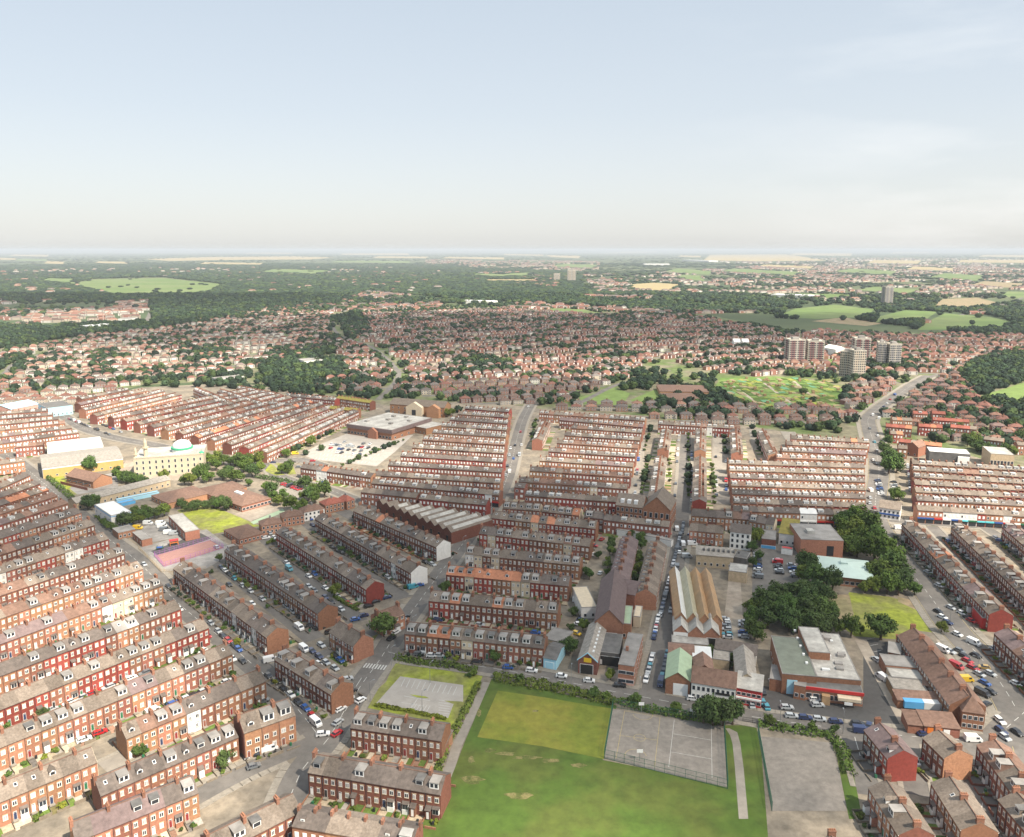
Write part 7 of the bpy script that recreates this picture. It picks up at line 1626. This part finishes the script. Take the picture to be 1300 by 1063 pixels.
def blob(seed, nq):
    r = np.random.default_rng(seed); bm_ = []
    # lumpy core (8-sided) and leaf faces over it
    th = np.linspace(0, 2 * np.pi, 9)[:-1]; rings = [(0.0, .45), (.45, .9), (.95, .85), (1.35, .4)]
    V = []; 
    for z, rad_ in rings:
        k = rad_ * r.uniform(.8, 1.1, 8); V += [(k[i] * np.cos(th[i]), k[i] * np.sin(th[i]), z) for i in range(8)]
    F_ = [(j * 8 + i, j * 8 + (i + 1) % 8, (j + 1) * 8 + (i + 1) % 8, (j + 1) * 8 + i) for j in range(3) for i in range(8)]
    F_ += [(24, 25, 26, 27), (24, 27, 28, 31), (28, 29, 30, 31)]
    V = list(V)
    for _ in range(nq):
        d = r.normal(size=3); d[2] = abs(d[2]) * .9 + .05; d /= np.linalg.norm(d); p = d * r.uniform(.82, 1.12) * np.array([1, 1, .85]) + np.array([0, 0, .55])
        n = d + r.normal(size=3) * .6; n /= np.linalg.norm(n); t = np.cross(n, r.normal(size=3)); t /= np.linalg.norm(t); b = np.cross(n, t); s = r.uniform(.14, .30)
        o = len(V); V += [tuple(p - t * s), tuple(p - b * s), tuple(p + t * s), tuple(p + b * s)]; F_.append((o, o + 1, o + 2, o + 3))
    return np.array(V, np.float32), np.array(F_, np.int32)
def forest(name, pts, nq):
    T = [blob(70 + i, nq) for i in range(5)]; Vs = []; Fs = []; Cs = []; off = 0; r = np.random.default_rng(3)
    for x, y, rd, s in pts:
        V, F_ = T[r.integers(5)]; a = r.uniform(0, 6.28); c, sn = np.cos(a), np.sin(a)
        rd = min(rd, 9 if y < 2000 else 30); hz = r.uniform(.85, 1.25) * (1 if y < 1800 else .75 if y < 2600 else .36 if y < 5000 else .14)
        W = np.empty_like(V); W[:, 0] = (V[:, 0] * c - V[:, 1] * sn) * rd + x; W[:, 1] = (V[:, 0] * sn + V[:, 1] * c) * rd + y; W[:, 2] = V[:, 2] * rd * hz
        Vs.append(W); Fs.append(F_ + off); off += len(V)
        base = np.array([(.034, .058, .027), (.027, .046, .026), (.050, .074, .026), (.023, .038, .025)][r.integers(4)]) * r.uniform(.75, 1.25)
        Cs.append(np.clip(base[None] * r.uniform(.75, 1.3, (len(F_), 1)), 0, 1))
    if Vs:
        o = link(name, np_mesh(name, np.concatenate(Vs), np.concatenate(Fs), M('attr_leaf'), np.concatenate(Cs))); o['kind'] = 'stuff'
rest = [t for t in keep if (round(t[0], 3), round(t[1], 3)) not in bigs] + near_rest
forest('woodland', [t for t in rest if t[1] < 1300], 46); forest('woodland', [t for t in rest if 1300 <= t[1] < 2600], 26); forest('distant_woods', [t for t in rest if t[1] >= 2600], 10)
forest('undergrowth', [(q[1].x, q[1].y, q[2] * .9, 1) for q in BUSHQ[288:]], 40)
print('trees', len(TREES), 'cars', len(CARS), 'bushes', len(bushes), 'rows', len(ROWS))
# big sheds and blocks in the distance
mat('far_white', (.72, .71, .68), var=.05)
for i, (a, b, d, h, nm) in enumerate([((979, 374), (1036, 376), 60, 9, 'white roofed works on the far right plain'), ((120, 415), (150, 412), 40, 8, 'white roofed works among the left woods'), ((150, 405), (166, 405), 30, 8, 'cream block in the left woods'), ((585, 382), (625, 383), 40, 8, 'white long building beyond the central suburb'),
      ((275, 482), (310, 478), 14, 5, 'pale roofed shed at the wood edge behind the slanting terraces'), ((386, 459), (410, 457), 25, 7, 'grey flat roofed building in the wood behind the terraces'), ((932, 434), (940, 434), 12, 8, 'white gabled building, left of a far pair'), ((943, 434), (951, 434), 12, 8, 'white gabled building, right of a far pair'), ((1045, 441), (1061, 444), 20, 9, 'white gabled hall beside the distant maroon towers'), ((818, 335), (850, 335), 90, 16, 'white warehouse strip near the horizon'), ((866, 330), (900, 331), 120, 18, 'second white warehouse strip near the horizon')]):
    bl('distant_building', nm, a, b, d, h, roof='gx' if 'gabled' in nm else 'flat', rh=4, wall='far_white', rm='far_white' if 'white' in nm else 'felt_grey', cat='building')

# ------------------------------------------------------------------ light, sky, air
sc.world = bpy.data.worlds.new('World'); sc.world.use_nodes = True; nt = sc.world.node_tree; N, Lk = nt.nodes, nt.links
bg = N['Background']
sky = N.new('ShaderNodeTexSky'); sky.sky_type = 'NISHITA'; sky.sun_disc = False
EL, AZ = rad(50), rad(132)      # sun to the right of and behind the camera
sky.sun_elevation = EL; sky.sun_rotation = AZ; sky.altitude = 100; sky.air_density = 1.0; sky.dust_density = SKY_DUST; sky.ozone_density = 1.2
# thin high cloud towards the right
tc = N.new('ShaderNodeTexCoord'); mp = N.new('ShaderNodeMapping'); mp.inputs['Scale'].default_value = (2.2, 2.2, 11); mp.inputs['Rotation'].default_value = (0, rad(10), 0)
Lk.new(tc.outputs['Generated'], mp.inputs['Vector']); no = N.new('ShaderNodeTexNoise'); no.inputs['Scale'].default_value = 1.6; no.inputs['Detail'].default_value = 7; no.inputs['Roughness'].default_value = .55
Lk.new(mp.outputs['Vector'], no.inputs['Vector']); mr = N.new('ShaderNodeMapRange'); mr.inputs['From Min'].default_value = .48; mr.inputs['From Max'].default_value = .72; mr.inputs['To Max'].default_value = .5
Lk.new(no.outputs['Fac'], mr.inputs['Value'])
sx_ = N.new('ShaderNodeSeparateXYZ'); Lk.new(tc.outputs['Generated'], sx_.inputs['Vector'])
m2 = N.new('ShaderNodeMapRange'); m2.inputs['From Min'].default_value = .15; m2.inputs['From Max'].default_value = .55; Lk.new(sx_.outputs['X'], m2.inputs['Value'])
mm_ = N.new('ShaderNodeMath'); mm_.operation = 'MULTIPLY'; Lk.new(mr.outputs['Result'], mm_.inputs[0]); Lk.new(m2.outputs['Result'], mm_.inputs[1])
mx = N.new('ShaderNodeMix'); mx.data_type = 'RGBA'; Lk.new(mm_.outputs[0], mx.inputs['Factor']); Lk.new(sky.outputs['Color'], mx.inputs['A']); mx.inputs['B'].default_value = (10.5, 10.2, 9.9, 1)
cr = N.new('ShaderNodeValToRGB'); cr.color_ramp.interpolation = 'B_SPLINE'; el_ = cr.color_ramp.elements; el_[0].position = 0.0; el_[0].color = MILK; el_[1].position = .5; el_[1].color = MILK_TOP
e3 = cr.color_ramp.elements.new(.16); e3.color = MILK_MID
Lk.new(sx_.outputs['Z'], cr.inputs['Fac'])
my = N.new('ShaderNodeMix'); my.data_type = 'RGBA'; my.inputs['Factor'].default_value = .78; Lk.new(mx.outputs['Result'], my.inputs['A'])
sc4 = N.new('ShaderNodeVectorMath'); sc4.operation = 'SCALE'; sc4.inputs['Scale'].default_value = 5.0; Lk.new(cr.outputs['Color'], sc4.inputs[0]); Lk.new(sc4.outputs[0], my.inputs['B'])
Lk.new(my.outputs['Result'], bg.inputs['Color']); bg.inputs['Strength'].default_value = SKY_STR
sl = bpy.data.lights.new('sun', 'SUN'); sl.energy = SUN; sl.angle = rad(.6); sl.color = SUNCOL
so = bpy.data.objects.new('sun', sl); COL.objects.link(so)
sd = Vector((math.sin(AZ) * math.cos(EL), math.cos(AZ) * math.cos(EL), math.sin(EL)))
so.rotation_euler = sd.to_track_quat('Z', 'Y').to_euler()
if HAZE:
    mb = MB(); mb.box(-30000, 30000, -600, 45000, -1.5, 175)
    m = bpy.data.materials.new('haze'); m.use_nodes = True; n_ = m.node_tree.nodes; n_.remove(n_['Principled BSDF'])
    pv = n_.new('ShaderNodeVolumePrincipled'); pv.inputs['Color'].default_value = HAZE_COL; pv.inputs['Density'].default_value = HAZE; pv.inputs['Anisotropy'].default_value = .0
    m.node_tree.links.new(pv.outputs[0], n_['Material Output'].inputs['Volume'])
    MATS['haze'] = m; o = link('haze', mb.mesh('haze', 'haze')); o['kind'] = 'stuff'
def cloud(x, y, z, rx, ry, rz, dens, seed):
    # a thin cloud well above the air box and outside the frame; its shade falls on the town
    import mathutils
    r = np.random.default_rng(seed); bm_ = __import__('bmesh').new(); __import__('bmesh').ops.create_icosphere(bm_, subdivisions=5, radius=1)
    for v in bm_.verts:
        n_ = mathutils.noise.fractal(v.co * 2.2 + Vector((seed, 0, 0)), 1.0, 2.0, 5); v.co = v.co * (1 + .22 * n_); v.co.z *= .35 if v.co.z > 0 else .12
    me_ = bpy.data.meshes.new('cloud'); bm_.to_mesh(me_); bm_.free()
    for p_ in me_.polygons: p_.use_smooth = True
    m = bpy.data.materials.new('cloud'); m.use_nodes = True; n_ = m.node_tree.nodes; l_ = m.node_tree.links; n_.remove(n_['Principled BSDF'])
    tr = n_.new('ShaderNodeBsdfTransparent'); df = n_.new('ShaderNodeBsdfTranslucent'); df.inputs['Color'].default_value = (.9, .9, .9, 1); mxs = n_.new('ShaderNodeMixShader')
    t_ = n_.new('ShaderNodeTexCoord'); ln = n_.new('ShaderNodeVectorMath'); ln.operation = 'LENGTH'; sc_ = n_.new('ShaderNodeVectorMath'); sc_.operation = 'MULTIPLY'; sc_.inputs[1].default_value = (1, 1, 0); l_.new(t_.outputs['Object'], sc_.inputs[0]); l_.new(sc_.outputs[0], ln.inputs[0])
    ns = n_.new('ShaderNodeTexNoise'); ns.inputs['Scale'].default_value = 2.2; ns.inputs['Detail'].default_value = 6; l_.new(t_.outputs['Object'], ns.inputs['Vector'])
    ad = n_.new('ShaderNodeMath'); ad.operation = 'MULTIPLY_ADD'; ad.inputs[1].default_value = .9; ad.inputs[2].default_value = -.45; l_.new(ns.outputs['Fac'], ad.inputs[0])
    a2 = n_.new('ShaderNodeMath'); l_.new(ad.outputs[0], a2.inputs[0]); l_.new(ln.outputs['Value'], a2.inputs[1])
    mr_ = n_.new('ShaderNodeMapRange'); mr_.interpolation_type = 'SMOOTHSTEP'; mr_.inputs['From Min'].default_value = .62; mr_.inputs['From Max'].default_value = 1.02; mr_.inputs['To Min'].default_value = dens; mr_.inputs['To Max'].default_value = 0; l_.new(a2.outputs[0], mr_.inputs['Value'])
    l_.new(mr_.outputs['Result'], mxs.inputs['Fac']); l_.new(tr.outputs[0], mxs.inputs[1]); l_.new(df.outputs[0], mxs.inputs[2]); l_.new(mxs.outputs[0], n_['Material Output'].inputs['Surface'])
    me_.materials.append(m); o = link('cloud', me_, None, (x, y, z), rz, (rx, ry, (rx + ry) / 2)); o['kind'] = 'stuff'
def cloud_over(gx, gy, z, rx, ry, rz, dens, seed):
    k = z / math.tan(EL); cloud(gx + math.sin(AZ) * k, gy + math.cos(AZ) * k, z, rx, ry, rz, dens, seed)
for q in CLOUDS: cloud_over(*q)
settle_labels()
for (w_, z_, h_), l_ in PENDING.items():
    if len(l_) > 1 and len(w_.split()) + len(z_.split()) + (4 if h_ == 'x' else 5) > 16: print('ZONE', w_, '|', z_)
lab = {}
for o in TAGGED: lab.setdefault(o['label'], []).append(o.name)
for k, v in lab.items():
    if len(v) > 1: print('DUP', k, v[:4])
    if len(k.split()) > 16 or len(k.split()) < 4: print('LEN', len(k.split()), k)
cd = bpy.data.cameras.new('camera'); co = bpy.data.objects.new('camera', cd); COL.objects.link(co)
co.location = (0, 0, H); co.rotation_euler = (math.pi / 2 - PITCH, 0, 0); cd.sensor_width = 36; cd.sensor_fit = 'HORIZONTAL'; cd.lens = 36 * F / 1300; cd.shift_y = (PY - 531.5) / 1300
cd.clip_start = 1; cd.clip_end = 200000
sc.camera = co
sc.render.resolution_x, sc.render.resolution_y = 1024, 837
sc.view_settings.view_transform = 'Standard'; sc.view_settings.look = 'None'; sc.view_settings.gamma = 1; sc.view_settings.exposure = EXPO
sc.cycles.volume_bounces = 0; sc.cycles.max_bounces = 4; sc.cycles.diffuse_bounces = 2; sc.cycles.glossy_bounces = 2; sc.cycles.transparent_max_bounces = 8
sc.cycles.use_denoising = True; sc.cycles.denoiser = 'OPENIMAGEDENOISE'; sc.cycles.sample_clamp_indirect = 3
